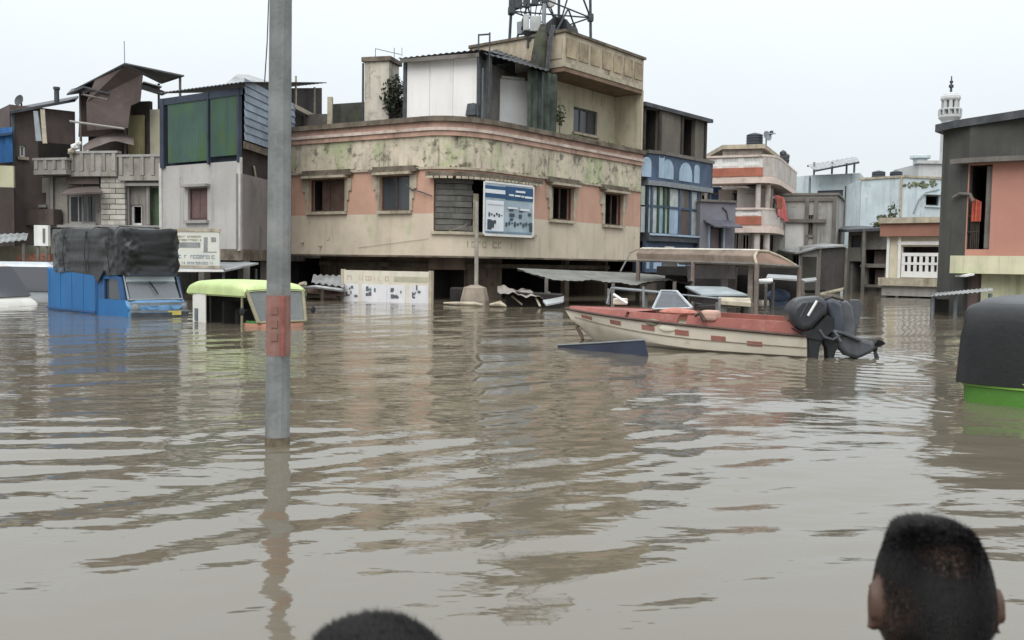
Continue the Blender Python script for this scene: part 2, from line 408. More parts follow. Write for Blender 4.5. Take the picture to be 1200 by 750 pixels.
def water_material():
    m = bpy.data.materials.new('muddy flood water'); m.use_nodes = True; t = m.node_tree; b = t.nodes['Principled BSDF']
    tc = N(t, 'ShaderNodeTexCoord'); n = N(t, 'ShaderNodeTexNoise'); n.inputs['Scale'].default_value = .35; n.inputs['Detail'].default_value = 6
    t.links.new(tc.outputs['Object'], n.inputs['Vector'])
    r = N(t, 'ShaderNodeMixRGB'); r.inputs[1].default_value = (.108, .090, .064, 1); r.inputs[2].default_value = (.128, .109, .080, 1)
    t.links.new(n.outputs['Fac'], r.inputs[0]); t.links.new(r.outputs[0], b.inputs['Base Color'])
    b.inputs['Roughness'].default_value = .05; b.inputs['IOR'].default_value = 1.66; b.inputs['Specular IOR Level'].default_value = .5
    mp = N(t, 'ShaderNodeMapping'); mp.inputs['Scale'].default_value = (1.1, 2.4, 1); mp.inputs['Rotation'].default_value = (0, 0, R(-14))
    n2 = N(t, 'ShaderNodeTexNoise'); n2.inputs['Scale'].default_value = 2.3; n2.inputs['Detail'].default_value = 3; n2.inputs['Roughness'].default_value = .45
    t.links.new(tc.outputs['Object'], mp.inputs[0]); t.links.new(mp.outputs[0], n2.inputs['Vector'])
    bp = N(t, 'ShaderNodeBump'); bp.inputs['Strength'].default_value = .4; bp.inputs['Distance'].default_value = .02
    t.links.new(n2.outputs['Fac'], bp.inputs['Height']); t.links.new(bp.outputs[0], b.inputs['Normal'])
    return m
def smooth_noise(x, y, sc_, seed, n=7):
    r = np.random.default_rng(seed); o = np.zeros_like(x)
    for _ in range(n):
        a = r.uniform(0, 2 * np.pi); k = sc_ * r.uniform(.6, 1.5); o += np.sin(k * (np.cos(a) * x + np.sin(a) * y) + r.uniform(0, 6.28))
    return o / math.sqrt(n)
def waves(x, y):
    r_ = np.sqrt(x * x + y * y); h = np.zeros_like(x); g = np.random.default_rng(11)
    wx = x + .22 * smooth_noise(x, y, 1.1, 1); wy = y + .22 * smooth_noise(x, y, 1.1, 2)
    near = np.clip((y - 2.0) / 4.0, 0, 1); near = near * near * (3 - 2 * near)
    wake = np.exp(-(((x - 3.6) / 3.0) ** 2 + ((y - 9.6) / 3.4) ** 2))
    left = np.exp(-(((x + 3.2) / 3.2) ** 2 + ((y - 8.0) / 3.2) ** 2))
    patch = np.clip(.62 + .5 * smooth_noise(x, y, .8, 5), .12, 1.5)
    patch2 = np.clip(.6 + .5 * smooth_noise(x, y, 1.5, 9), .05, 1.6)
    def train(lam, ang, slope, env, spread=.16, k=3):
        o = np.zeros_like(x)
        for _ in range(k):
            a = R(ang) + g.normal() * spread; l = lam * g.uniform(.8, 1.25); kk = 2 * np.pi / l
            p = kk * (np.cos(a) * wx + np.sin(a) * wy) + g.uniform(0, 6.28)
            s = np.sin(p); o += (slope / kk) * (s + .26 * np.cos(2 * p))
        fade = np.clip(1.6 - (r_ * r_ * .006 / 1.2) / (lam * .55), 0, 1) if lam < 1 else np.clip(2.0 - r_ / 40, 0, 1)
        return o / math.sqrt(k) * env * fade
    # crests run away to the right (travel direction up-left) near the viewer, across the street further off
    h += train(1.15, 130, .026, .7 + .4 * near)
    h += train(.50, 134, .050, patch * (.65 + .45 * near), .12)
    h += train(.40, 116, .062, patch2 * (.30 + .8 * near) * (.6 + 1.1 * left + .9 * wake))
    h += train(.27, 104, .066, patch * (.15 + .85 * near) * (.45 + 1.7 * left + 1.4 * wake), .3)
    h += train(.20, 84, .060, patch2 * near * (.3 + 1.3 * wake + .9 * left), .4)
    h += train(.52, 60, .042, wake * 1.2, .3)
    h += train(.14, 80, .05, np.clip(near, 0, 1) * patch2 * (.25 * left + .3 * wake), .4)
    h += train(2.6, 85, .012, np.ones_like(x))
    for (cx, cy, lam, a0, dec) in ((-1.54, 6.17, .21, .0028, .9), (4.75, 12.4, .34, .013, 1.3), (4.2, 8.7, .2, .0035, .8)):
        d = np.sqrt((x - cx) ** 2 + (y - cy) ** 2); h += a0 * np.sin(2 * np.pi * d / lam) * np.exp(-d / dec)
    return h
def make_water():
    NA, NR = 620, 760
    ang = np.linspace(R(-36), R(36), NA); rad = np.exp(np.linspace(math.log(.7), math.log(60), NR))
    A, D = np.meshgrid(ang, rad)
    X = D * np.sin(A); Y = D * np.cos(A); Z = waves(X, Y)
    edge = np.clip((60 - D) / 12, 0, 1) * np.clip((R(36) - np.abs(A)) / R(1.5), 0, 1) * np.clip((D - .7) / .2, 0, 1); Z = Z * edge
    co = np.stack([X, Y, Z], -1).reshape(-1, 3)
    i = np.arange(NR - 1)[:, None] * NA + np.arange(NA - 1)[None, :]
    q = np.stack([i, i + 1, i + NA + 1, i + NA], -1).reshape(-1, 4)
    # the rest of the sheet, flat, out past everything
    n0 = len(co); ext = []; ring = np.concatenate([np.arange(NA) + (NR - 1) * NA])
    extra_q = []
    far = co[(NR - 1) * NA:NR * NA] * np.array([18, 18, 0]); ext.append(far)
    f0 = n0; extra_q += [(int((NR - 1) * NA + k), int((NR - 1) * NA + k + 1), f0 + k + 1, f0 + k) for k in range(NA - 1)]
    co = np.concatenate([co] + ext)
    b0 = len(co); aa = np.linspace(R(36), R(324), 40); inner = np.stack([.7 * np.sin(aa), .7 * np.cos(aa), 0 * aa], -1); outer = inner / .7 * 1080
    co = np.concatenate([co, inner, outer]); extra_q += [(b0 + k, b0 + k + 1, b0 + 41 + k, b0 + 40 + k) for k in range(39)]
    c0 = len(co); co = np.concatenate([co, [[0, 0, 0]]])
    tris = [(c0, k, k + 1) for k in range(NA - 1)] + [(c0, b0 + k, b0 + k + 1) for k in range(39)]
    me = bpy.data.meshes.new('flood_water')
    nq = len(q) + len(extra_q); nt_ = len(tris)
    loops = np.concatenate([q.reshape(-1), np.array(extra_q, dtype=int).reshape(-1), np.array(tris, dtype=int).reshape(-1)]).astype(np.int32)
    starts = np.concatenate([np.arange(nq) * 4, nq * 4 + np.arange(nt_) * 3]).astype(np.int32)
    me.vertices.add(len(co)); me.vertices.foreach_set('co', co.astype(np.float32).reshape(-1))
    me.loops.add(len(loops)); me.loops.foreach_set('vertex_index', loops)
    me.polygons.add(nq + nt_); me.polygons.foreach_set('loop_start', starts)
    me.update(calc_edges=True); me.validate()
    me.polygons.foreach_set('use_smooth', np.ones(len(me.polygons), dtype=bool))
    me.materials.append(water_material())
    o = bpy.data.objects.new('flood_water', me); COL.objects.link(o); tag(o, kind='structure')
    b = bmesh.new(); b.from_mesh(me); 
    up = sum(1 for f in list(b.faces)[:50] if f.normal.z > 0)
    b.free()
    if up < 25: me.flip_normals()
make_water()
# ------------------------------------------------------------------ the big cream and salmon corner building
def bez(a, b, c, n): return [((1 - t) ** 2 * a[0] + 2 * t * (1 - t) * b[0] + t * t * c[0], (1 - t) ** 2 * a[1] + 2 * t * (1 - t) * b[1] + t * t * c[1]) for t in [i / n for i in range(n + 1)]]
A_ = g2(341, 33.4); C_ = g2(538, 29.7); D_ = g2(749, 38.4)
def onseg(a, b, u):
    lo, hi = 0, 1
    for _ in range(40):
        m_ = (lo + hi) / 2; x = a[0] + (b[0] - a[0]) * m_; y = a[1] + (b[1] - a[1]) * m_
        if x / y * FPX + 600 < u: lo = m_
        else: hi = m_
    return (x, y)
PMAIN = Path([A_] + bez(onseg(A_, C_, 496), C_, onseg(C_, D_, 592), 8) + [D_])
main = thing('corner_building', 'large cream and salmon corner building with rounded mouldy parapet and rooftop tower', 'building', (PMAIN.p[0].x, PMAIN.p[0].y, -FLOOD))
P = PMAIN
ZB, ZL, ZP, ZC, ZT = 1.44, 2.79, 4.25, 5.26, 5.86
W = [P.rect(363, 210, 405, 248), P.rect(446, 206, 481, 247), P.rect(645, 219, 671, 258), P.rect(707.5, 227, 729, 264)]
BIG = (P.hit(508, 240)[0], P.hit(626, 240)[0], P.hit(532, 271)[1], P.hit(532, 207)[1])
holes = W + [BIG]
SEND = P.L
mb = MB(); wall(mb, P, 0, SEND, ZB, ZL, holes, .25); part('wall', mb, M_CREAM, main)
mb = MB(); wall(mb, P, 0, SEND, ZL + .001, ZP, holes, .25); part('wall', mb, M_PINK, main, label='salmon painted window band')
mb = MB(); wall(mb, P, 0, SEND, ZP + .001, ZC, (), .25); part('parapet', mb, M_PARA, main)
band(main, 'cornice', P, 0, SEND, ZC + .001, 5.42, -.25, .07, mat('cornice salmon', lin(180, 142, 124), .85, .15, 2, lin(110, 92, 80), .9, grime=lin(120, 104, 88), grime_amt=.45, streak=.6))
band(main, 'cornice', P, 0, SEND, 5.421, 5.52, -.25, .12, mat('cornice pale', lin(196, 178, 164), .85, .15, 2, lin(120, 104, 92), .9, grime=lin(140, 116, 100), grime_amt=.5, streak=.6))
band(main, 'cornice', P, 0, SEND, 5.521, 5.70, -.25, .09, _mats['cornice salmon'])
band(main, 'coping', P, 0, SEND, 5.701, ZT, -.27, .2, M_CAP)
band(main, 'string_course', P, 0, SEND, ZP - .05, ZP + .03, .0, .07, M_TRIM)
# dripping mould and hood ledges over the windows
band(main, 'base_ledge', P, 0, SEND, ZB - .06, ZB - .001, -.25, .03, M_CAP)
# return walls, floor slabs, recessed ground storey
e_ = (P.p[1] - P.p[0]).normalized(); nL = Vector((-e_.y, e_.x)); e2 = (P.p[-1] - P.p[-2]).normalized(); nR = Vector((-e2.y, e2.x))
a, d = P.p[0], P.p[-1]; a2, d2 = a + nL * 8.5, d + nR * 7.0
mb = MB(); mb.prism([a + nL * .26, a + nL * .26 + e_ * .25, a2 + e_ * .25, a2], ZB, ZC); mb.prism([d + nR * .26, d2, d2 - e2 * .25, d - e2 * .25 + nR * .26], ZB, ZC)
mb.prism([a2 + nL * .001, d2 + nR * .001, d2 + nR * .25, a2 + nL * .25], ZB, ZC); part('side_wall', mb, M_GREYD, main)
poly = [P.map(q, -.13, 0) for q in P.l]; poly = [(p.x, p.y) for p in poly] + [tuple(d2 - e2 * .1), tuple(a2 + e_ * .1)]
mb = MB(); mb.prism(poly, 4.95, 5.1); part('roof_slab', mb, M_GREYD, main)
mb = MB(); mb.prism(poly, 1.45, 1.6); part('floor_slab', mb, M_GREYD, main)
PG = Path([P.map(q, -1.5, 0)[:2] for q in (0.05, P.l[1])] + [P.map(P.l[5], -1.5, 0)[:2]] + [P.map(q, -1.5, 0)[:2] for q in (P.l[-2], P.L - .05)])
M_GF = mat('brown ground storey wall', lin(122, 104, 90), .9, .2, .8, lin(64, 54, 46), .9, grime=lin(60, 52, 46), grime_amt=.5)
gh = [PG.rect(346, 303, 376, 350, ), PG.rect(505, 316, 548, 356), PG.rect(588, 304, 662, 358), PG.rect(667, 304, 748, 358)]
gh = [Hole((h[0], h[1], -.9, h[3])) for h in gh]
mb = MB(); wall(mb, PG, 0, PG.L, -FLOOD, 1.44, gh, .2); part('ground_storey_wall', mb, M_GF, main)
for h in gh:
    opening(main, PG, h, 'shop_opening', None, None, .2, 2.2, 1, False, False)
mb = MB(); mb.prism([a + nL * 1.5, a + nL * 1.5 + e_ * .2, a + nL * 8.4 + e_ * .2, a + nL * 8.4], -FLOOD, 1.44); mb.prism([d + nR * 1.5, d + nR * 6.9, d + nR * 6.9 - e2 * .2, d + nR * 1.5 - e2 * .2], -FLOOD, 1.44); part('ground_side_wall', mb, M_GF, main)
# beam band of the recess and brackets
band(main, 'beam', PG, 0, PG.L, 1.05, 1.2, .0, .12, M_CAP)
M_GRILL = mat('iron bars', lin(60, 58, 58), .6, .2, 5)
# windows
specs = [(W[0], dict(board=(.28, .98, .02, .98, M_BROWNBD))), (W[1], dict(board=(.3, .72, .04, .45, M_WHITE))), (W[2], dict()), (W[3], dict())]
for k, (h, kw) in enumerate(specs):
    opening(main, P, Hole(h), 'window', mat('window timber', lin(84, 66, 56), .7, .2, 4), M_TRIM, .25, 1.4, 2, k == 1, True, .3, M_BLACKIN, .05, **kw)
    wobj = [o for o in children(main) if o.name.startswith('window')][-1]
    # stepped ornamental jambs and moulded hood
    a0, b0, c0, d0 = h
    hh = (d0 - c0)
    for sgn, x in ((-1, a0), (1, b0)):
        jb = MB()
        for q, (z0, z1, wd) in enumerate(((0, .34, .1), (.34, .62, .17), (.62, 1.0, .28))):
            xa, xb = (x - wd, x - .002) if sgn < 0 else (x + .002, x + wd)
            wall(jb, P, xa, xb, c0 + hh * z0 + .001, c0 + hh * z1, (), .06, .06)
        part('jamb', jb, M_TRIM, wobj)
    mb = MB(); wall(mb, P, a0 - .35, b0 + .35, d0 + .1, d0 + .2, (), .22, .22); wall(mb, P, a0 - .25, b0 + .25, d0 + .201, d0 + .3, (), .14, .14); part('moulding', mb, M_CAP, wobj)
    ins = .02 * (b0 - a0)
    xb = [a0 + (b0 - a0) * (.62 if k < 2 else .03), a0 + (b0 - a0) * (.97 if k < 2 else .28)]
    if k != 1:
        mb = MB(); wall(mb, P, xb[0], xb[1], c0 + hh * (.55 if k < 2 else .02), d0 - .02, (), .04, -.16); part('shutter', mb, M_TRIM if k > 1 else M_BROWNBD, wobj)
# the wide opening on the rounded corner: recess, slatted shutter, scalloped hood
mb = MB(); wall(mb, P, BIG[0] - .02, BIG[1] + .02, BIG[2] - .02, BIG[3] + .02, (), .02, -.9); rec = part('corner_opening', mb, M_BLACKIN, main)
M_SLAT = mat('weathered grey slat', lin(98, 96, 90), .75, .2, 2, lin(52, 50, 46), .8, grime=lin(70, 68, 64), grime_amt=.4)
s1 = P.hit(556, 240)[0]; nsl = 9; zs = np.linspace(BIG[2] + .02, BIG[3] - .02, nsl + 1)
for k in range(nsl):
    mb = MB(); wall(mb, P, BIG[0] + .03, s1 - .05 * (k % 3 == 1), zs[k] + .012, zs[k + 1] - .006, (), .04, -.08 - .03 * (k % 2)); part('slat', mb, M_SLAT, rec)
mb = MB(); wall(mb, P, s1 + .02, s1 + .2, BIG[2], BIG[3] - .5, (), .06, -.05); part('post', mb, M_TRIM, rec)
mb = MB(); wall(mb, P, s1 + .8, BIG[1] - .03, BIG[2] + .02, BIG[3] - .02, (), .04, -.3); part('shutter', mb, M_TIMBER, rec)
hb = MB(); wall(hb, P, BIG[0] - .15, BIG[1] + .1, BIG[3] + .0, BIG[3] + .14, (), .3, .3); part('hood', hb, M_CAP, rec)
nb = 24
for k in range(nb):
    x0 = BIG[0] - .1 + (BIG[1] - BIG[0] + .15) * k / nb; x1 = BIG[0] - .1 + (BIG[1] - BIG[0] + .15) * (k + .8) / nb
    mb = MB(); wall(mb, P, x0, x1, BIG[3] - .075, BIG[3] - .002, (), .05, .3); part('scallop', mb, M_TRIM, rec)
mb = MB(); wall(mb, P, BIG[0] - .05, BIG[1] + .05, BIG[2] - .1, BIG[2] - .003, (), .2, .1); part('sill', mb, M_TRIM, rec)
# moss cushions and grass on the coping and patch below the banner
mb = MB()
for k in range(150):
    s = rng.uniform(.2, P.L - .2); 
    p = P.map(s, rng.uniform(-.2, .12), ZT); r_ = rng.uniform(.02, .07); mb.ico(p, (r_, r_, r_ * .5), 1)
for k in range(60):
    s = rng.uniform(.5, P.L - .5); z = ZP + .04; p = P.map(s, rng.uniform(.01, .06), z); r_ = rng.uniform(.02, .05); mb.ico(p, (r_, r_, r_ * .6), 1)
for k in range(46):
    s = rng.uniform(PMAIN.hit(664, 160)[0], P.L - .2); p = P.map(s, rng.uniform(-.2, .12), ZT + .02); r_ = rng.uniform(.04, .11); mb.ico(p, (r_, r_, r_ * .8), 1)
part('moss', mb, mat('moss cushion', lin(96, 100, 68), .95, .3, 8), main, kind='stuff')
# vents / rain spouts and conduit on the lower wall
for u, v in ((356, 283), (377, 287)):
    s, z = P.hit(u, v); mb = MB(); mb.tube(P.map(s, 0, z), P.map(s, .14, z - .06), .03); part('spout', mb, M_TRIM, main)
mb = MB(); q = [P.map(*[P.hit(u, v)[0], .03, P.hit(u, v)[1]]) for u, v in ((420, 290), (460, 285), (500, 280), (540, 266), (548, 262))]; mb.path(q, .006, 5); part('cable', mb, M_TRIM, main)
mb = MB(); q = [P.map(P.hit(u, v)[0], .1, P.hit(u, v)[1]) for u, v in ((478, 216), (484, 222), (498, 226), (508, 230))]; mb.path(q, .02, 5); part('cable', mb, M_DKSTEEL, main)

# ---- stair tower flush with the right facade
PR = Path([C_, D_])
ex = (PR.p[1] - PR.p[0]).normalized(); ey = Vector((-ex.y, ex.x))
def pr(u, off=0): return PR.hit(u, 300, off)[0]
sT0, sT1 = PR.hit(662, 60)[0], PR.L - .02
ZT0, ZT1 = 8.3, 9.5
def prism_s(mb, s0, s1, o0, o1, z0, z1, mi=0):     # box in the right facade's own axes; o = depth behind facade
    c = [PR.map(s0, -o0, 0), PR.map(s1, -o0, 0), PR.map(s1, -o1, 0), PR.map(s0, -o1, 0)]
    mb.prism([(p.x, p.y) for p in c], z0, z1, mi)
M_TOWER = mat('tower plaster', lin(184, 174, 148), .85, .08, 1, lin(96, 84, 62), .7, lin(150, 146, 110), .35, grime=lin(120, 110, 84), grime_amt=.3)
M_TOWERP = mat('tower parapet plaster', lin(178, 164, 142), .85, .12, 1.2, lin(84, 70, 52), .9, lin(130, 118, 88), .4, grime=lin(124, 100, 74), grime_amt=.5, streak=.5)
REC = 1.3; TD = 4.2
sR = PR.hit(722, 140, -REC)[0]
twin = None
PTW = Path([PR.map(sT0 + .9, -REC, 0)[:2], PR.map(sR, -REC, 0)[:2]])
hw = PTW.rect(672, 128, 700, 157)
mb = MB(); wall(mb, PTW, 0, PTW.L, 4.95, ZT0, [hw], .2); part('tower_wall', mb, M_TOWER, main)
opening(main, PTW, Hole(hw), 'window', M_DKSTEEL, M_TRIM, .2, 1.0, 3, True, True, None)
mb = MB(); prism_s(mb, sR + .001, sT1, 0.02, TD, 4.95, ZT0); part('tower_wing', mb, M_TOWER, main)
mb = MB(); prism_s(mb, sT0 + .7, sT0 + .899, REC + .1, TD, 4.95, ZT0); prism_s(mb, sT0 + .9, sR, TD - .2, TD - .001, 4.95, ZT0); part('tower_side_wall', mb, M_TOWER, main)
mb = MB(); prism_s(mb, sT0, sT1, 0, TD + .3, ZT0 + .001, ZT0 + .16); part('tower_slab', mb, M_TRIM, main)
PTP = Path([PR.map(sT0, -TD - .3, 0)[:2], PR.map(sT0, 0, 0)[:2], PR.map(sT1, 0, 0)[:2], PR.map(sT1, -TD - .3, 0)[:2], PR.map(sT0, -TD - .3, 0)[:2]])
mb = MB(); wall(mb, PTP, 0, PTP.L, ZT0 + .161, ZT1, (), .15); part('tower_parapet', mb, M_TOWERP, main)
mb = MB(); wall(mb, PTP, 0, PTP.L, ZT1 + .001, ZT1 + .1, (), .27, .08); part('coping', mb, M_CAP, main)
npan = 7
Lf = sT1 - sT0; base = TD + .3
for k in range(npan):
    x0 = base + Lf * (k + .12) / npan; x1 = base + Lf * (k + .88) / npan
    mb = MB(); wall(mb, PTP, x0, x1, ZT0 + .35, ZT1 - .18, (), .02, .03); part('parapet_panel', mb, mat('stained parapet panel', lin(164, 146, 118), .85, .25, 1.2, lin(92, 76, 54), .9, grime=lin(104, 88, 62), grime_amt=.5, streak=.4), main)
mb = MB(); wall(mb, PTP, base - .75, base - .12, ZT0 + .3, ZT1 - .18, (), .02, .03); part('parapet_panel', mb, M_TOWERP, main)
mb = MB(); prism_s(mb, sT0 + .03, sT1 - .03, 0.03, TD, ZT0 - .16, ZT0 - .002); part('soffit', mb, mat('brown soffit', lin(128, 104, 84), .9, .2, 1.2, lin(80, 62, 48), .5, grime=lin(70, 84, 62), grime_amt=.4), main)
mb = MB(); prism_s(mb, sT0 + .01, sT1 - .02, .16, TD + .1, ZT0 + .17, ZT0 + .3); part('tower_roof', mb, M_GREYD, main)
# grass / fern in front of the tower wall
# second lower parapet running left behind the tank (seen between roof and column)
LP0, LP1 = at(572, 62, 39.0), at(640, 55, 36.2)
PLP = Path([LP0[:2], LP1[:2]]); zt = zz(605, 57, 37.6)
mb = MB(); wall(mb, PLP, 0, PLP.L, 8.1, zt, (), .15); wall(mb, PLP, 0, PLP.L, zt + .001, zt + .09, (), .25, .06); part('tower_parapet', mb, M_TOWERP, main)
mb = MB(); wall(mb, PLP, 0, PLP.L, 4.95, 8.099, (), .15, -.4); part('tower_wall', mb, M_DARKIN, main)

# ---- rooftop room of white panels under a tin roof, tank shed beside it
PW = Path([g2(475, 32.6), g2(556, 31.6)])
zr = zz(475, 72, 32.6); zr2 = zz(556, 63, 31.6)
room_ = thing('rooftop_room', 'white panel rooftop room under a dark tin lean-to roof', 'room', (PW.p[0].x, PW.p[0].y, 5.1))
M_PANEL = mat('off white panel', lin(226, 222, 218), .55, .03, .7, lin(176, 172, 166), .35)
npn = 3
for k in range(npn):
    mb = MB(); wall(mb, PW, PW.L * k / npn + .006, PW.L * (k + 1) / npn - .006, 5.1, zr - .02, (), .06); part('panel', mb, M_PANEL, room_)
ew = (PW.p[1] - PW.p[0]).normalized(); nw = Vector((-ew.y, ew.x))
mb = MB()
for q in (PW.p[0] - ew * .07, PW.p[1] + ew * .08): 
    mb.prism([q - ew * .06 - nw * .04, q + ew * .06 - nw * .04, q + ew * .06 + nw * .08, q - ew * .06 + nw * .08], 5.1, zr)
part('frame', mb, M_DKSTEEL, room_)
mb = MB(); q0, q1 = PW.p[0], PW.p[1]
mb.prism([q0 + nw * .1, q0 + nw * 3.2, q0 + nw * 3.2 - ew * .08, q0 + nw * .1 - ew * .08], 5.1, zr - .05); mb.prism([q1 + nw * .1, q1 + nw * .1 + ew * .08, q1 + nw * 3.2 + ew * .08, q1 + nw * 3.2], 5.1, zr - .05); part('side_wall', mb, M_GREYD, room_)
mb = MB()
f0 = q0 - ew * .15 - nw * .35; f1 = q1 + ew * .3 - nw * .35; b0_ = f0 + nw * 3.9; b1_ = f1 + nw * 3.9
V3 = lambda p, z: Vector((p[0], p[1], z))
sheet(mb, V3(f0, zr + .05), V3(f1, zr2 + .05), V3(b1_, zr2 + .45), V3(b0_, zr + .45), 14, .02); part('roof', mb, M_TIN, room_)
mb = MB(); wall(mb, PW, -.1, PW.L + .2, zr - .1, zr + .03, (), .05, .33); part('fascia', mb, M_GREYD, room_)
mb = MB(); q = PW.map(PW.L - .1, .05, 0); zc = zz(553, 128, 31.5)
mb.lathe([(.02, .42), (.2, .38), (.26, 0), (.2, -.02), (.02, 0)], (q.x, q.y, zc - .2), 10); solo('hanging_lamp', mb, M_DKSTEEL, 'dark basket shaped bundle hanging at the corner of the white room', 'basket')
# shed over the tank
sh = thing('tank_shed', 'dark open tin shed sheltering the white water tank', 'shed', (at(590, 150, 33).x, 33.5, 5.1))
mb = MB(); sa = V3(f1, zr2 + .12); 
r0, r1 = at(566, 62, 31.2), at(641, 83, 33.0); r2, r3 = at(655, 78, 37.0), at(580, 58, 36.0)
sheet(mb, r0, r1, r2, r3, 12, .02); part('roof', mb, M_TIN, sh)
for (u, Y, v) in ((571, 31.6, 64), (575.5, 31.6, 66), (636, 33.1, 84), (620, 33.0, 80)):
    mb = MB(); p = at(u, v, Y); mb.tube((p.x, p.y, 5.1), (p.x, p.y, p.z), .035, None, 6); part('post', mb, M_DKSTEEL, sh)
for u, c in ((560.5, M_TRIM), (565, M_STEEL)):
    p = at(u, 80, 31.7); mb = MB(); mb.tube((p.x, p.y, 5.1), (p.x, p.y, p.z), .06, None, 8); part('pipe', mb, c, sh)
PB = Path([g2(556, 35.0), g2(650, 36.0)]); mb = MB(); wall(mb, PB, 0, PB.L, 5.1, zz(600, 70, 35.5), (), .1); part('back_wall', mb, mat('shed back sheet', lin(66, 72, 68), .8, .25, 1.4, lin(46, 48, 44), .7), sh)
# hanging shade cloth at the right of the tank
PCL = Path([g2(615, 32.9), g2(650, 33.8)])
def clothf(u, v):
    p = PCL.map(PCL.L * u, .05 * math.sin(u * 30) + .02 * math.sin(u * 61 + v * 5), 5.1 + (zz(632, 84, 33.3) - 5.1) * v); return p
mb = MB(); mb.grid(clothf, 40, 10); part('shade_cloth', mb, mat('dark green shade cloth', lin(72, 80, 72), .9, .3, 2.2, lin(44, 50, 42), .8), sh, smooth=True)
# square white tank
tk = thing('water_tank', 'white square plastic water tank with arched feet on the roof', 'tank', (at(595, 140, 33.9).x, 33.9, 5.1), R(24))
w2 = .56; zt_ = zz(596, 92, 33.9) - 5.1; zb_ = .25
mb = MB(); mb.box(-w2, w2, -w2, w2, zb_ + .12, zt_ - .12); mb.box(-w2 * .85, w2 * .85, -w2 * .85, w2 * .85, zt_ - .119, zt_); 
part('tank_body', mb, mat('white plastic', lin(206, 206, 204), .45, .04, 1, lin(140, 138, 132), .35), tk, bevel=.06, local=True)
for k, (sx, sy) in enumerate(((1, 1), (1, -1), (-1, 1), (-1, -1))):
    mb = MB(); mb.box(sx * w2 * .62 - .16, sx * w2 * .62 + .16, sy * w2 * .62 - .16, sy * w2 * .62 + .16, 0, zb_ + .119); part('foot', mb, _mats['white plastic'], tk, local=True)
# H shaped pipe frame, antenna frame
mb = MB()
for u, v0 in ((561, 40), (574, 38)):
    p = at(u, v0, 31.3); mb.tube((p.x, p.y, 5.1), p, .03, None, 6)
mb.tube(at(561, 41, 31.3), at(574, 40, 31.3), .03, None, 6); solo('pipe_frame', mb, M_DKSTEEL, 'thin goalpost shaped steel pipe frame beside the white rooftop room', 'pipe frame')
mb = MB(); p0 = at(440, 57, 34.2); mb.tube((p0.x, p0.y, zz(440, 70, 34.2)), p0, .012, None, 5); p1 = at(462, 56, 34.2); mb.tube((p1.x, p1.y, zz(462, 70, 34.2)), p1, .012, None, 5); mb.tube(p0, at(470, 64, 34), .012, None, 5)
p2 = at(471, 56, 33.5); mb.tube(at(471, 66, 33.5), p2, .01, None, 5)
solo('wire_frame', mb, M_DKSTEEL, 'thin wire aerial frame on top of the stained pillar', 'aerial')
# stained pillar (water tower stub) and dark plants behind the left parapet
pil = thing('stained_pillar', 'square stained plaster pillar with dark cap on the left of the roof', 'pillar', (*g2(446, 34.6), 5.1), R(-15))
pw = 34.6 * 15 / FPX; zp = zz(446, 70, 34.6) - 5.1
mb = MB(); mb.box(-pw, pw, -pw, pw, 0, zp - .16); part('shaft', mb, mat('stained pillar plaster', lin(190, 182, 166), .9, .1, 1.5, lin(84, 76, 64), 1.0, grime=lin(92, 84, 70), grime_amt=.55), pil, local=True)
mb = MB(); mb.box(-pw - .09, pw + .09, -pw - .09, pw + .09, zp - .159, zp); part('cap', mb, M_CAP, pil, local=True)
mb = MB(); mb.tube((-pw - .06, -pw, .5), (-pw - .06, -pw, zp - .2), .04, None, 6); part('pipe', mb, M_DKSTEEL, pil, local=True)
PD = Path([g2(386, 35.2), g2(474, 33.9)]); mb = MB(); zd = zz(430, 119, 34.5); wall(mb, PD, 0, PD.L, 5.1, zd, (), .15)
solo('rooftop_wall', mb, mat('black mouldy wall', lin(72, 72, 66), .9, .3, 1.2, lin(40, 40, 36), .9, lin(70, 74, 56), .5), 'low blackened wall on the roof left of the white room', 'wall')
PD = Path([g2(344, 35.6), g2(385, 35.3)]); mb = MB(); wall(mb, PD, 0, PD.L, 5.1, zz(365, 134, 35.5), (), .15); 
solo('rooftop_wall', mb, M_GREYD, 'short grey rooftop wall stub left of the blackened wall', 'wall')
p = at(387, 122, 34.6); mb = MB(); mb.box(p.x - .09, p.x + .09, p.y - .09, p.y + .09, 5.1, p.z + .25); solo('concrete_post', mb, M_TRIM, 'pale concrete post rising from the left end of the roof parapet', 'post')
def leaf_blob(mb, c, r, n, size, rg):
    for _ in range(n):
        d = Vector(rg.normal(size=3)); d.normalize(); p = Vector(c) + Vector((d.x * r[0], d.y * r[1], d.z * r[2])) * rg.uniform(.3, 1)
        a = Vector(rg.normal(size=3)).normalized(); b = a.cross(Vector(rg.normal(size=3))).normalized(); s = size * rg.uniform(.6, 1.3)
        mb.quad(p - a * s, p + b * s * .45, p + a * s, p - b * s * .45)
M_LEAF = mat('dull green leaves', lin(84, 92, 58), .7, .35, 3)
M_LEAFD = mat('dark scrub leaves', lin(52, 58, 42), .8, .35, 3)
sb_ = thing('roof_shrub', 'dark scrubby shrub growing between stained pillar and white room', 'shrub', (*g2(462, 33.9), 5.1))
mb = MB(); leaf_blob(mb, at(462, 112, 33.9), (.5, .4, .75), 500, .09, rng); part('foliage', mb, M_LEAFD, sb_, fix=False)
mb = MB(); p = at(462, 125, 33.9); mb.tube((p.x, p.y, 5.1), (p.x + .05, p.y, p.z + .5), .03, .012, 5); part('stem', mb, M_TIMBER, sb_)
sb_ = thing('roof_fern', 'small green fern sprouting against the tower wall', 'fern', (*g2(656, 34.2), 5.1))
mb = MB(); leaf_blob(mb, at(656, 135, 34.2), (.22, .2, .4), 110, .08, rng); part('foliage', mb, M_LEAF, sb_, fix=False)
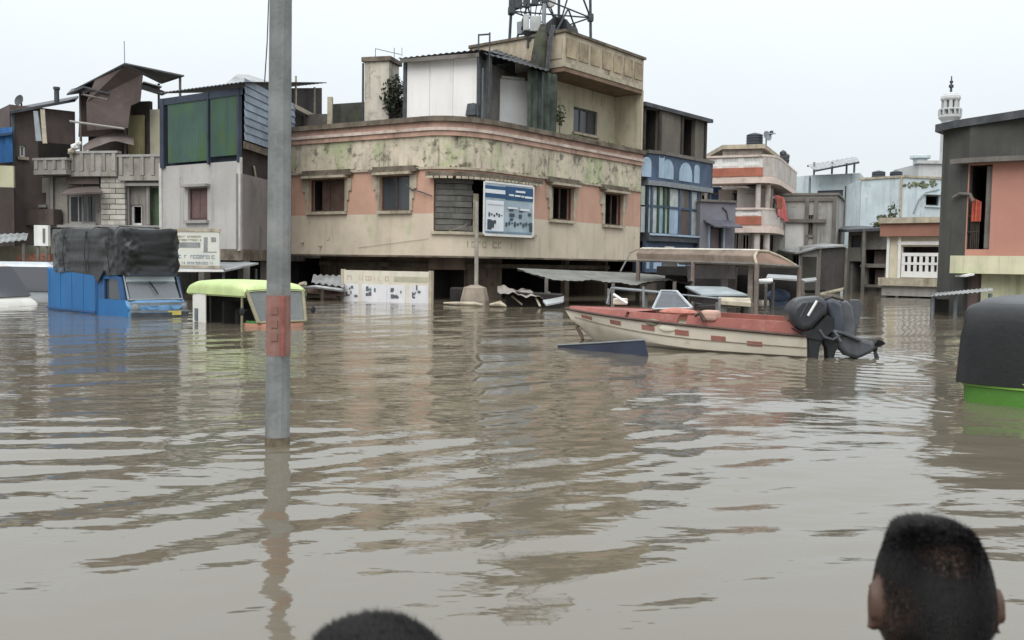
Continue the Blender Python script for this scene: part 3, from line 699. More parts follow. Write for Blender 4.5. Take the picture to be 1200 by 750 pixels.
mb = MB(); p = at(656, 145, 34.2); mb.tube((p.x, p.y, 5.1), p, .02, .01, 5); part('stem', mb, M_TIMBER, sb_)
# dark pipe duct climbing the tower corner
dk = thing('cable_duct', 'dark overgrown cable duct climbing from the roof to the lattice mast', 'duct', (*g2(629, 34.0), 5.1))
pts = [at(627, 160, 34.0), at(628, 110, 34.0), at(630, 75, 34.0), at(634, 45, 34.2), at(637, 30, 34.4)]
pts[0].z = 5.1
mb = MB(); mb.path(pts, [.3, .3, .28, .24, .12], 10); part('duct', mb, mat('dark mossy duct', lin(70, 70, 62), .95, .35, 3, lin(40, 40, 34), .8, lin(64, 70, 50), .6), dk, smooth=True)
mb = MB()
for k in range(3):
    mb.path([p + Vector((.3 + .05 * k, -.1, 0)) for p in pts], .025, 5)
part('cable', mb, M_DKSTEEL, dk)

# ---- lattice telecom mast on the tower
LG = {'l': (597, 36.4), 'f': (637, 34.6), 'r': (694, 37.2), 'b': (655, 39.0)}
zb = ZT0 + .3; ztop = zz(640, -95, 36.5)
mast = thing('lattice_mast', 'steel lattice telecom mast standing on the stair tower', 'mast', (*g2(645, 36.8), zb))
legs = {}
cx, cy = g2(645, 36.8)
for k, (u, Y) in LG.items():
    x, y = g2(u, Y, 20); x2, y2 = x + (cx - x) * .12, y + (cy - y) * .12
    zl0 = zb if k != 'l' else zz(597, 58, 36.4)
    legs[k] = (Vector((x, y, zl0)), Vector((x2, y2, ztop)))
    mb = MB(); mb.tube(*legs[k], .075 if k == 'f' else .055, None, 8); part('leg', mb, M_STEEL if k == 'f' else M_DKSTEEL, mast)
def lp(k, z):
    a, b = legs[k]; return a.lerp(b, (z - a.z) / (b.z - a.z))
lev = [zz(645, 17, 36.8), zz(645, -40, 36.8), zz(645, -92, 36.8)]
order = ['l', 'f', 'r', 'b']
for li, z in enumerate(lev):
    for i, k in enumerate(order):
        k2 = order[(i + 1) % 4]; mb = MB(); mb.tube(lp(k, z), lp(k2, z), .03, None, 6); part('brace', mb, M_DKSTEEL, mast)
        m_ = (lp(k, z) + lp(k2, z)) / 2
        zlo = zb if li == 0 else lev[li - 1]
        for kk in (k, k2):
            mb = MB(); mb.tube(m_, lp(kk, zlo + (.15 if li == 0 else 0)), .035, None, 6); part('brace', mb, M_DKSTEEL, mast)
            if li < 2:
                mb = MB(); mb.tube(lp(kk, z), (lp(k, lev[li + 1]) + lp(k2, lev[li + 1])) / 2, .03, None, 6); part('brace', mb, M_DKSTEEL, mast)
        mb = MB(); p = lp(k, z); mb.lathe([(.12, -.14), (.13, 0), (.12, .14)], p, 8); part('joint', mb, M_DKSTEEL, mast)
mb = MB(); mb.tube(lp('l', lev[0]), lp('r', lev[0]), .03, None, 6); mb.tube(lp('f', lev[0]), lp('b', lev[0]), .03, None, 6); part('brace', mb, M_DKSTEEL, mast)
# antenna equipment on the mast
eq = thing('radio_cabinet', 'pale grey radio cabinets bracketed to the mast leg', 'cabinet', at(618, 52, 35.2))
for (u0, u1, v0, v1, Y) in ((613, 620, 18, 37, 35.0), (621, 634, 20, 38, 35.0)):
    a = at(u0, v1, Y); b = at(u1, v0, Y); mb = MB(); mb.box(a.x, b.x, Y - .2, Y + .2, a.z, b.z); part('cabinet', mb, mat('cabinet grey', lin(176, 178, 176), .6, .1, 3, lin(110, 108, 100), .6), eq, bevel=.03)
a = at(610, 41, 35.3); b = at(610, 25, 35.3); mb = MB(); mb.lathe([(.02, 0), (.13, .02), (.14, b.z - a.z - .04), (.02, b.z - a.z)], a, 12); part('canister', mb, M_STEEL, eq, smooth=True)
mb = MB()
a = at(620, 46, 35.1); mb.lathe([(.3, 0), (.16, -.12), (.1, -.3)], at(621, 39, 35.1), 10); mb.tube(at(613, 30, 35.1), at(602, 53, 35.6), .03, None, 5); mb.tube(at(619, 40, 35.1), at(619, 56, 35.1), .06, None, 6); part('bracket', mb, M_DKSTEEL, eq)
for k in range(5):
    p = at(612 + 5 * k, 18, 35.0); mb = MB(); mb.path([p, p + Vector((.05 * (k - 2), .1, .35)), p + Vector((.3 - .1 * k, .2, .8))], .02, 5); part('cable', mb, M_RUBBER, eq)
an = thing('panel_antenna', 'dark cluster of panel antennas at the top left of the mast', 'antenna', at(612, 14, 35.6))
for (u, v0, v1, Y) in ((600, -30, 16, 36.0), (608, -32, 10, 35.6), (617, -30, 9, 35.2), (627, -28, 6, 35.0)):
    a = at(u, v1, Y); b = at(u, v0, Y); mb = MB(); mb.box(a.x - .13, a.x + .13, Y - .08, Y + .08, a.z, b.z); part('panel', mb, M_DKSTEEL, an, bevel=.02)
mb = MB(); mb.tube(at(597, 9, 36.2), at(640, 5, 34.8), .035, None, 6); mb.tube(at(597, -3, 36.2), at(640, -6, 34.8), .035, None, 6); part('bracket', mb, M_DKSTEEL, an)
ds = thing('microwave_dish', 'white drum antenna inside the mast near the frame top', 'antenna', at(643, 4, 36))
mb = MB(); Mr = Matrix.Rotation(R(90), 3, 'X'); mb.lathe([(.02, .16), (.26, .14), (.28, 0), (.2, -.12), (.02, -.16)], at(643, 1, 36), 16, M=Mr); part('drum', mb, M_WHITE, ds, smooth=True)
mb = MB(); mb.tube(at(643, 1, 36), at(637, 2, 34.7), .03, None, 6); part('arm', mb, M_DKSTEEL, ds)
tb = thing('tarp_bundle', 'dark tarp bundle lying on the tower roof under the mast', 'tarp', (*g2(655, 36), ZT0 + .3))
mb = MB(); 
def bun(u, v):
    a = 2 * math.pi * u; rr = 1 + .15 * math.sin(5 * a + 7 * v) + .1 * math.sin(11 * a); c = at(655, 40, 36)
    return Vector((c.x + .75 * math.cos(a) * math.sin(math.pi * v) * rr, c.y + .5 * math.sin(a) * math.sin(math.pi * v) * rr, ZT0 + .3 + (c.z + .35 - ZT0 - .3) * (.5 - .5 * math.cos(math.pi * v)) * rr))
mb.grid(bun, 24, 10, closeu=True); part('tarp', mb, mat('black tarp sheet', lin(54, 54, 56), .4, .3, 3), tb, smooth=True)

# ---- blue advert banner hung in the corner opening
bs = P.rect(567.5, 216.5, 623.5, 274.5, .34)
bn = thing('advert_banner', 'blue and white printed banner hung in the corner opening', 'banner', P.map((bs[0] + bs[1]) / 2, .34, bs[2]))
a, b, c, d = bs; wb, hb_ = b - a, d - c
def chord(mb, x0, x1, z0, z1, off, mi=0):
    A0, B0 = P.map(a, .36, 0), P.map(b, .36, 0); n = Vector((B0.y - A0.y, -(B0.x - A0.x), 0)).normalized()
    q = lambda x, o, z: A0.lerp(B0, x) + n * o + Vector((0, 0, c + hb_ * z))
    mb.hexa([q(x0, off, z0), q(x1, off, z0), q(x1, off - .012, z0), q(x0, off - .012, z0), q(x0, off, z1), q(x1, off, z1), q(x1, off - .012, z1), q(x0, off - .012, z1)], mi)
mb = MB(); scribble(mb, PMAIN, (PMAIN.hit(538, 285)[0], PMAIN.hit(604, 285)[0], PMAIN.hit(570, 294)[1], PMAIN.hit(570, 280)[1]), 1, .004, 0, .75, random.Random(2), .05); part('faded_lettering', mb, mat('faded olive paint', lin(168, 157, 134), .9, .2, 4), main, kind='stuff')
BC = [mat('banner pale blue', lin(152, 168, 178), .5, .12, 2, lin(120, 132, 140), .5), mat('banner blue', lin(40, 78, 118), .5, .1, 2), mat('banner white', lin(206, 210, 214), .5, .05, 2), mat('banner dark', lin(62, 72, 82), .5, .1, 2), mat('banner mid blue', lin(112, 138, 158), .5, .1, 2)]
mb = MB(); chord(mb, 0, 1, 0, 1, 0); part('sheet', mb, BC[0], bn)
mb = MB(); chord(mb, 0, .42, .72, .95, .015); chord(mb, .42, 1, .70, .97, .018); part('header', mb, BC[1], bn)
mb = MB(); chord(mb, .02, .38, .04, .66, .015); part('photo_panel', mb, BC[2], bn)
mb = MB(); chord(mb, 0, .4, .8, .88, .03, 0)
for k, (x0, x1, z0, z1) in enumerate(((.62, .82, .86, .90), (.48, .58, .78, .815), (.6, .72, .775, .81), (.74, .8, .77, .805), (.82, .98, .76, .8), (.46, .66, .52, .555), (.72, .92, .5, .535), (.05, .36, .58, .63))): chord(mb, x0, x1, z0, z1, .034, 0)
part('lettering', mb, BC[2], bn, kind='stuff')
mb = MB()
for (x0, x1, z0, z1) in ((.5, .58, .48, .52), (.5, .6, .36, .43), (.51, .57, .28, .33), (.7, .78, .47, .5), (.7, .76, .34, .42), (.9, .96, .4, .46)): chord(mb, x0, x1, z0, z1, .03)
for k in range(9): 
    x = .42 + .06 * k; chord(mb, x, x + .035, .16 + .03 * (k % 3), .24 + .02 * (k % 2), .03)
for k in range(6):
    x = .07 + .05 * k; chord(mb, x, x + .03, .34 + .03 * (k % 2), .42 - .02 * (k % 3), .03)
chord(mb, .05, .13, .08, .28, .03); chord(mb, .13, .18, .12, .26, .031); chord(mb, .18, .22, .2, .27, .03)
chord(mb, .93, .99, .08, .26, .03); part('print', mb, BC[3], bn, kind='stuff')
mb = MB(); chord(mb, .02, .98, .03, .05, .04); part('print', mb, BC[4], bn)
mb = MB(); chord(mb, -.03, -.001, -.02, 1.02, .01); chord(mb, 1.001, 1.03, -.02, 1.02, .01); chord(mb, 0, 1, -.05, -.001, .01); chord(mb, 0, 1, 1.001, 1.04, .01); part('frame', mb, M_WHITE, bn)
mb = MB(); A0 = P.map(a + .3, .3, d); mb.tube(A0, P.map(a + .3, -.05, d + .1), .02, None, 5); A0 = P.map(b - .3, .3, d); mb.tube(A0, P.map(b - .3, -.05, d + .1), .02, None, 5); part('bracket', mb, M_DKSTEEL, bn)
# ------------------------------------------------------------------ blue arched building right of the corner building
r, P = bld('blue_building', 'narrow dark blue building with pale arched balcony panels and black top storey', 'building', [(750.5, 39.0), (766, 39.4), (824, 42.6)])
M_NAVY = mat('navy paint', lin(72, 88, 112), .7, .18, 1.5, lin(44, 52, 66), .7); M_PALEB = mat('pale blue panel', lin(150, 172, 192), .7, .1, 1.2, lin(104, 122, 140), .7)
z = {k: zz(790, v, 40.5) for k, v in dict(roof=126, lot=131, b1t=186, b1b=216, w2b=275, l2=284, low=318).items()}
body(r, P, 6, -FLOOD, z['low'], M_DARKIN, ())
# top storey: dark loggia
s_ = [P.hit(u, 150)[0] for u in (752, 757, 773, 799, 815, 822)]
mb = MB(); wall(mb, P, 0, P.L, z['b1t'] - .1, z['lot'], [(s_[1], s_[2], z['b1t'], z['lot'] - .12), (s_[3], s_[4], z['b1t'], z['lot'] - .12)], .2); part('top_storey_wall', mb, mat('dull beige sheet', lin(104, 98, 88), .85, .12, 1, lin(70, 66, 60), .8), r)
for a, b in ((1, 2), (3, 4)): opening(r, P, Hole((s_[a], s_[b], z['b1t'], z['lot'] - .12)), 'loggia_opening', None, None, .2, 2.4, 1, False, False)
for s in (s_[0] + .1, s_[2], s_[3], P.L - .15): 
    mb = MB(); wall(mb, P, s - .08, s + .08, z['b1t'], z['lot'], (), .1, .06); part('post', mb, M_TIMBER, r)
sd = mb = MB(); e = (P.p[2] - P.p[1]).normalized(); n = Vector((-e.y, e.x))
mb.prism([P.p[2] + n * .2, P.p[2] + n * 6, P.p[2] + n * 6 - e * .2, P.p[2] - e * .2 + n * .2], z['low'], z['lot']); part('side_wall', mb, M_BROWNW, r)
mb = MB(); a = at(749, 119, 39.2); b = at(757, 119, 38.6); c_ = at(836, 140, 42.4); d_ = c_ + Vector((n.x * 6.6, n.y * 6.6, .5)); e_4 = a + Vector((n.x * 6, n.y * 6, .5))
mb.slab([a, b, c_, d_, e_4], .16); part('roof', mb, M_TIN, r)
# balcony with arch panels
mb = MB(); wall(mb, P, -.02, P.L, z['b1b'], z['b1t'], (), .15, .35); part('balcony_front', mb, M_NAVY, r)
mb = MB(); wall(mb, P, -.05, P.L + .04, z['b1t'] + .001, z['b1t'] + .14, (), .3, .42); part('balcony_cap', mb, M_GREYD, r)
mb = MB(); wall(mb, P, -.02, P.L, z['b1b'] - .2, z['b1b'] - .001, (), 1.0, .4); part('balcony_slab', mb, M_STEEL, r)
def archpanel(mb, P, s0, s1, z0, z1, off, mi=0, nseg=8):
    rad = (s1 - s0) / 2; zc = z1 - rad; pts = [(s0, z0), (s1, z0)] + [((s0 + s1) / 2 + rad * math.cos(math.pi * k / nseg), zc + rad * math.sin(math.pi * k / nseg)) for k in range(nseg + 1)]
    f = [P.map(s, off, q) for s, q in pts]; b = [P.map(s, off - .03, q) for s, q in pts]; nn = len(f)
    mb.add(f + b, [tuple(range(nn)), tuple(range(nn, 2 * nn))[::-1]] + [(i, nn + i, nn + (i + 1) % nn, (i + 1) % nn) for i in range(nn)], mi)
for (u0, u1, dv) in ((752, 763.0, -3), (765.5, 772, -1), (774, 789, 1), (796, 811, 4), (813.5, 819.5, 6)):
    a, b = P.hit(u0, 195, .35)[0], P.hit(u1, 195, .35)[0]; 
    if u0 < 765: b = min(b, P.l[1] - .05)
    elif u0 < 773: a = max(a, P.l[1] + .05)
    mb = MB(); archpanel(mb, P, a, b, z['b1b'] + .13, z['b1t'] - .15, .375); part('arch_panel', mb, M_PALEB, r)
# curtained floor
M_CURT = mat('faded curtain', lin(176, 182, 180), .85, .12, 3, lin(128, 138, 126), .9, streak=.08); M_CURTG = mat('pale green curtain', lin(160, 174, 160), .85, .1, 3, lin(120, 140, 112), .9, streak=.08)
mb = MB(); wall(mb, P, 0, P.L, z['low'], z['b1b'] - .2, (), .2, -.3); part('wall', mb, M_NAVY, r)
edges = [751, 757, 763.5, 771, 778, 783, 796, 809, 818]
for k in range(len(edges) - 1):
    u0, u1 = edges[k], edges[k + 1]; a, b = P.hit(u0 + .7, 240, .25)[0], P.hit(u1 - .7, 240, .25)[0]
    zm = z['w2b'] + (z['b1b'] - z['w2b']) * (.52)
    mb = MB(); wall(mb, P, a, b, z['w2b'] + .02, zm - .05, (), .04, .24); part('curtain', mb, (M_CURT, M_CURTG, M_CURT, M_PALEB, M_CURTG, M_PALEB, M_BROWNW, M_CURT)[k], r)
    mb = MB(); wall(mb, P, a, b, zm + .02, z['b1b'] - .24, (), .04, .22); part('curtain', mb, (M_CURTG, M_CURT, M_CURT, M_CURTG, M_GREYD, M_CURT, M_GREYD, M_CURT)[k], r)
    if k in (3, 4): continue
for u in edges:
    s = max(.06, P.hit(u, 240, .25)[0]); mb = MB(); wall(mb, P, s - .05, s + .05, z['w2b'], z['b1b'] - .22, (), .1, .3); part('mullion', mb, mat('dark green frame', lin(52, 76, 64), .7, .2, 3) if u in (771, 778, 783) else M_NAVY, r)
mb = MB(); wall(mb, P, 0, P.L, z['w2b'] + (z['b1b'] - z['w2b']) * .5, z['w2b'] + (z['b1b'] - z['w2b']) * .54, (), .05, .28); part('transom', mb, M_NAVY, r)
band(r, 'ledge', P, 0, P.L + .1, z['l2'], z['w2b'], -.3, .5, M_DKSTEEL); band(r, 'ledge', P, 0, P.L + .1, z['w2b'] - .1, z['w2b'] - .02, .501, .56, M_PALEB)
mb = MB(); wall(mb, P, 0, P.L, z['low'] - .05, z['l2'] - .002, (), .2, .3); part('lower_front', mb, M_NAVY, r)
for (u0, u1) in ((751.5, 761), (766, 775), (793, 803), (806, 813)):
    a, b = P.hit(u0, 290, .3)[0], P.hit(u1, 290, .3)[0]; a = a if u0 > 764 else max(.05, a); b = b if u0 > 764 else min(b, P.l[1] - .04)
    mb = MB(); archpanel(mb, P, a, b, z['low'] + .1, z['l2'] - .25, .325); part('arch_panel', mb, M_PALEB, r)
a, b = P.hit(780, 290, .36)[0], P.hit(790, 290, .36)[0]; mb = MB(); wall(mb, P, a, b, z['l2'] - .85, z['l2'] - .2, (), .05, .36); part('air_conditioner', mb, M_WHITE, r)
for u in (822.5,):
    s = P.L - .1; mb = MB(); mb.tube(P.map(s, .3, z['low']), P.map(s, .3, z['b1t']), .07, None, 6); part('downpipe', mb, M_DKSTEEL, r)

# ------------------------------------------------------------------ small purple-blue house
r, P = bld('purple_house', 'small dusty purple-blue house with an awning over its doorway', 'house', [(819, 41.2), (860, 41.8)])
M_PURP = mat('dusty purple paint', lin(118, 116, 124), .85, .1, 1, lin(88, 86, 96), .8, grime=lin(104, 102, 110), grime_amt=.4)
zt = zz(838, 237, 41.5)
h = P.rect(832, 266, 846, 296); h = Hole((h[0], h[1], zz(838, 300, 41.5), h[3])); 
body(r, P, 5, -FLOOD, zt, M_PURP, [h], roofm=M_GREYD); opening(r, P, h, 'door', M_TIMBER, None, .2, 1.5, 1, False, False, board=(0, 1, 0, 1, mat('dull mauve door', lin(116, 102, 106), .8, .15, 2)))
band(r, 'coping', P, -.05, P.L + .05, zt + .001, zt + .1, -.25, .1, M_GREYD)
mb = MB(); a, b = P.hit(824, 265)[0], P.hit(857, 265)[0]; z1 = zz(840, 258, 41.5); p0, p1 = P.map(a, .02, z1), P.map(b, .02, z1); p2, p3 = P.map(b, .9, z1 - .3), P.map(a, .9, z1 - .3); mb.slab([p0, p3, p2, p1], .06); 
p4, p5 = P.map(a, .9, z1 - .5), P.map(b, .9, z1 - .5); part('awning', mb, mat('dark mauve awning', lin(84, 82, 92), .8, .2, 3), r)
mb = MB(); mb.path([P.map(P.hit(u, v)[0], .03, P.hit(u, v)[1]) for u, v in ((846, 243), (851, 248), (853, 258))], .03, 5); part('pipe', mb, M_DKSTEEL, r)
for (u0, u1) in ((829.5, 831.5), (847, 849)):
    a, b = P.hit(u0, 280)[0], P.hit(u1, 280)[0]; mb = MB(); wall(mb, P, a, b, zz(838, 300, 41.5), h[3] + .05, (), .06, .05); part('door_jamb', mb, M_PALEB, r)

# ------------------------------------------------------------------ pink house with two balcony storeys
PK = Path([g2(815, 48.5)] + bez(onseg(g2(815, 48.5), g2(900, 47), 884), g2(903, 46.9), g2(910, 48.6), 5) + [g2(929, 55.5)])
r = thing('balcony_house', 'tall pinkish house with red banded curved balconies', 'house', (PK.p[0].x, PK.p[0].y, -FLOOD)); P = PK
M_PKW = mat('pale pinkish plaster', lin(186, 176, 168), .85, .1, 1, lin(116, 104, 96), .7, grime=lin(126, 116, 106), grime_amt=.35)
M_RED = mat('brick red band', lin(172, 100, 78), .8, .12, 2, lin(122, 78, 62), .6); M_LEDGE = mat('pinkish ledge', lin(206, 186, 174), .8, .08, 1.5, lin(140, 122, 112), .7)
Yk = 47.4; zk = {k: zz(850, v, Yk) for k, v in dict(rail=181, rb=196, red=206, ledge=213, sof=218, rail2=243, rb2=253, red2=263, ledge2=271).items()}
Pi = Path([P.map(q, -1.6, 0)[:2] for q in P.l])
hs = [Pi.rect(829, 219, 842, 242), Pi.rect(858, 226, 872, 240), Pi.rect(876, 228, 886, 244), Pi.rect(858, 272, 866, 300), Pi.rect(869, 274, 878, 300), Pi.rect(881, 273, 890, 300)]
hs = [Hole(x) for x in hs]
body(r, Pi, 7, -FLOOD, zk['sof'], M_PKW, hs, roofm=M_GREYD)
M_BLUED = mat('blue door', lin(58, 92, 136), .7, .1, 3)
for i, h in enumerate(hs): opening(r, Pi, h, 'door' if i in (0,) else 'window', M_WHITE if i else M_BLUED, M_LEDGE, .2, 1.2, 2 if i else 1, i == 1, False, board=(0, 1, 0, 1, M_BLUED) if i == 0 else None)
for (zs, zl, zr, zb_, zt_) in ((zk['ledge'], zk['ledge'], zk['red'], zk['rb'], zk['rail']), (zk['ledge2'], zk['ledge2'], zk['red2'], zk['rb2'], zk['rail2'])):
    sA = P.hit(894, 200)[0]
    band(r, 'balcony_slab', P, 0, P.L, zl - .05, zl + .2, -1.58, .12, M_LEDGE)
    band(r, 'balcony_base', P, 0, P.L, zl + .201, zr, -.15, .05, M_LEDGE)
    band(r, 'balcony_band', P, 0, sA, zr + .001, zb_, -.15, .1, M_RED)
    band(r, 'balcony_panel', P, sA + .001, P.L, zr + .001, zt_ - .1, -.15, .06, M_PKW)
    band(r, 'balcony_rail', P, 0, P.L, zt_ - .099, zt_, -.18, .08, M_LEDGE)
    mb = MB(); n_ = 40
    for k in range(n_):
        s = sA * (k + .5) / n_
        if k % 13 == 0: wall(mb, P, s - .14, s + .14, zb_ + .001, zt_ - .1, (), .14, .0)
        else: mb.lathe([(.05, 0), (.075, .18 * (zt_ - zb_)), (.04, .5 * (zt_ - zb_)), (.05, zt_ - zb_ - .1)], P.map(s, -.06, zb_), 6)
    part('balusters', mb, M_WHITE, r, kind='stuff')
for s in (P.l[1], P.l[4], P.L - 2.2):
    mb = MB(); mb.tube(P.map(s, -.25, -FLOOD), P.map(s, -.25, zk['ledge2'] - .06), .16, None, 10); part('column', mb, M_PKW, r)
    mb = MB(); mb.tube(P.map(s, -.25, zk['rail2']), P.map(s, -.25, zk['ledge'] - .06), .13, None, 10); part('column', mb, M_PKW, r)
# roof stair hut and tank
M_GR2H = mat('grey hut plaster', lin(150, 140, 132), .9, .12, .8, lin(100, 92, 86), .9, grime=lin(110, 104, 96), grime_amt=.4)
PH = Path([g2(843, 50.2), g2(888, 49.6), g2(904, 54.5)]); zh = zz(870, 172, 50)
hh_ = [Hole(PH.rect(868, 181, 878, 194)), Hole(PH.rect(851, 180, 861, 193))]
mb = MB(); wall(mb, PH, 0, PH.L, zk['sof'], zh - .14, hh_, .2); part('roof_hut_wall', mb, M_GR2H, r)
for h in hh_: opening(r, PH, h, 'window', M_WHITE, None, .2, 1, 2, True, False)
mb = MB(); q = [PH.map(x, .2, 0) for x in (0, PH.l[1], PH.L)]; mb.prism([(q[0].x, q[0].y), (q[1].x, q[1].y), (q[2].x + .1, q[2].y), (q[2].x - 3, q[2].y + 3), (q[0].x, q[0].y + 4)], zh - .139, zh + .08); part('roof_hut_slab', mb, M_TRIM, r)
def drum_tank(u, Y, v0, v1, half, label, M_, zbase):
    c = at(u, v1, Y); rr = half / FPX * Y; hgt = zz(u, v0, Y) - zbase
    t = thing('roof_tank', label, 'water tank', (c.x, c.y, zbase)); mb = MB()
    pr_ = [(rr * .9, 0), (rr, .04 * hgt)]
    for k in range(4): pr_ += [(rr, hgt * (.1 + .2 * k)), (rr * .95, hgt * (.13 + .2 * k)), (rr * .95, hgt * (.17 + .2 * k)), (rr, hgt * (.2 + .2 * k))]
    pr_ += [(rr * .98, hgt * .86), (rr * .6, hgt * .95), (rr * .3, hgt * .97)]
    mb.lathe(pr_, c=(0, 0, 0), n=18); part('tank_body', mb, M_, t, smooth=True, local=True)
    mb = MB(); mb.lathe([(rr * .3, hgt * .971), (rr * .3, hgt), (.02, hgt * 1.01)], n=14); part('lid', mb, M_, t, local=True)
    return t
M_TANK = mat('black plastic tank', lin(58, 64, 72), .55, .15, 2, lin(90, 92, 94), .4)
drum_tank(884, 50.6, 156, 173, 9.5, 'black cylindrical water tank on the roof hut of the pinkish house', M_TANK, zh + .08)
ds = thing('satellite_dish', 'small pale dish and fittings beside the black roof tank', 'dish', at(899, 172, 50.2)); ds.location.z = zh + .08
c = at(898, 160, 50.2); mb = MB(); mb.tube((c.x, c.y, zh + .08), c, .04, None, 6); mb.tube(c + Vector((0, -.3, .1)), c + Vector((.35, -.5, .1)), .03, None, 5); part('stand', mb, M_STEEL, ds)
mb = MB(); mb.lathe([(.02, 0), (.16, .03), (.28, .1), (.26, .11), (.02, .02)], c, 14, M=Matrix.Rotation(R(70), 3, 'X') @ Matrix.Rotation(R(25), 3, 'Y')); part('dish', mb, M_STEEL, ds, smooth=True)
c2 = at(904, 158, 50.2); mb = MB(); mb.lathe([(.02, 0), (.1, .02), (.1, .2), (.02, .22)], c2, 8); part('feed', mb, M_DKSTEEL, ds)
for u in (918, 922):
    s, zq = P.hit(u, 205); c = P.map(s, -.05, zk['rail']); mb = MB(); mb.lathe([(.12, 0), (.18, .25), (.14, .3)], c, 8); mb.ico(c + Vector((0, 0, .42)), .2, 1); solo('roof_pot', mb, M_DKSTEEL, 'dark pot on the right end of the pinkish roof parapet' if u == 918 else 'dark pot nearest the right corner of the pinkish roof parapet', 'pot')
# pink cloth hanging from the balcony
PCt = Path([P.map(P.hit(901, 240)[0], .25, 0)[:2], P.map(P.hit(917, 240)[0], .25, 0)[:2]])
z0, z1 = zz(908, 258, 48.5), zz(908, 230, 48.5)
mb = MB(); mb.grid(lambda u, v: PCt.map(PCt.L * (u * .72 + .28 * (1 - v) * 1.0), .08 * math.sin(u * 14 + v * 2), z0 + (z1 - z0) * (v - .15 * (1 - u) * (1 - v) * -1.2)), 16, 10)
solo('hanging_cloth', mb, mat('salmon pink cloth', lin(214, 108, 106), .85, .08, 4), 'salmon pink cloth hanging over the lower curved balcony', 'cloth', smooth=True)
mb = MB(); mb.grid(lambda u, v: PCt.map(PCt.L * (.05 + u * .3), .14 + .05 * math.sin(u * 14), z0 + (z1 - z0) * (.45 + .45 * v)), 10, 6)
solo('hanging_cloth', mb, mat('rust cloth', lin(140, 82, 62), .85, .15, 4), 'small rust brown cloth drying left of the pink cloth', 'cloth', smooth=True)

# ------------------------------------------------------------------ grey shed building with dark shutter
r, P = bld('grey_house', 'drab grey plaster house with stained wall and dark sheet lean-to', 'house', [(905, 50.5), (978, 49.5), (986, 54)])
zt = zz(940, 229, 50)
hg = [Hole(P.rect(946, 252, 953, 276)), Hole(P.rect(928, 298, 938, 330)), Hole(P.rect(911, 300, 922, 335))]
M_GR2 = mat('washed grey plaster', lin(150, 148, 142), .9, .12, .7, lin(88, 84, 78), .9, grime=lin(100, 98, 90), grime_amt=.45)
body(r, P, 6, -FLOOD, zt, M_GR2, hg, roofm=M_GREYD)
for h in hg: opening(r, P, h, 'window', M_GREYD, M_GREYD, .2, 1.2, 2, False, True)
band(r, 'coping', P, -.05, P.L + .05, zt + .001, zt + .12, -.25, .1, M_GREYD)
for (u0, u1, v0, v1, o) in ((922, 968, 257, 261, .25), (905, 978, 232, 236, .1)):
    q = P.rect(u0, v0, u1, v1); band(r, 'ledge', P, q[0], q[1], q[2], q[3], .001, o, M_GREYD)
q = P.rect(920, 262, 944, 296); band(r, 'whitewashed_panel', P, q[0], q[1], q[2], q[3], .001, .04, mat('whitewash', lin(186, 184, 180), .9, .08, 1, lin(130, 126, 120), .8), label='whitewashed wall patch')
for u in (945, 955.5, 977):
    s = P.hit(u, 270)[0]; mb = MB(); wall(mb, P, max(0, s - .1), s + .1, zz(u, 300, 50), zt - .1, (), .2, .12); part('pilaster', mb, M_GREYD, r)
r2, P2 = bld('sheet_lean_to', 'dark sheet metal lean-to in front of the drab grey house', 'shed', [(936, 47), (959, 45.8), (991, 46.8)])
z0 = zz(970, 289, 46)
h2 = Hole((0.15, P2.l[1] - .1, -FLOOD, z0 - .5)); M_SHT = mat('charcoal sheet', lin(72, 68, 66), .8, .12, 1.2, lin(52, 48, 46), .6)
mb = MB(); wall(mb, P2, P2.l[1], P2.L, zz(975, 340, 46), z0, (), .06); part('sheet_wall', mb, M_SHT, r2)
mb = MB(); wall(mb, P2, 0, P2.l[1] - .01, -FLOOD, z0, [h2], .06); part('side_wall', mb, M_GREY, r2)
a, b = P2.p[1], P2.p[2]
mb = MB(); q = [at(934, 296, 46.9), at(958, 289.5, 45.5), at(993, 287, 46.6)]; mb.slab([q[0], q[1], q[2], q[2] + Vector((0, 4, .2)), q[0] + Vector((0, 4, .2))], .08); part('roof', mb, M_TINL, r2)
for u, Y in ((959, 45.75), (990, 46.75), (938, 46.9)):
    p = at(u, 340, Y); mb = MB(); mb.tube((p.x, p.y, -FLOOD), (p.x, p.y, zz(u, 291, Y)), .08, None, 6); part('post', mb, M_GREYD, r2)
mb = MB(); mb.slab([at(960, 345, 45.5), at(988, 339, 46.2), at(989, 336, 46.9), at(962, 342, 46.2)], .06); part('plank', mb, M_TRIM, r2)
mb = MB(); wall(mb, P2, P2.l[1] + .05, P2.L, -FLOOD, zz(975, 341, 46), (), .05, -1.2); part('back_wall', mb, M_BLACKIN, r2)

# ------------------------------------------------------------------ far pale building with tin canopy
r, P = bld('terrace_house', 'distant pale blue house with a tin canopy on thin posts over its terrace', 'house', [(947, 66), (1004, 64), (1012, 69)])
zt = zz(975, 204, 65); hq = [Hole(P.rect(958, 223, 988, 230)), Hole(P.rect(990, 218, 995, 232))]
M_PB2 = mat('pale blue wash', lin(186, 198, 202), .85, .07, 1, lin(128, 136, 138), .8, grime=lin(156, 162, 162), grime_amt=.45)
body(r, P, 6, -FLOOD, zt, M_PB2, hq, roofm=M_GREYD)
for h in hq: opening(r, P, h, 'window', M_DKSTEEL, M_PB2, .2, 1.2, 2, True, False)
q = P.rect(947, 219, 1004, 240); band(r, 'lower_wall', P, q[0], q[1], 2, P.rect(947, 233, 1004, 240)[3], .001, .06, M_GREYD)
p = [at(953, 199, 64), at(1007, 188.5, 62.5), at(1003, 183.5, 67), at(946, 193, 68)]; mb = MB(); sheet(mb, *p, 10, .03); part('canopy', mb, M_TINL, r)
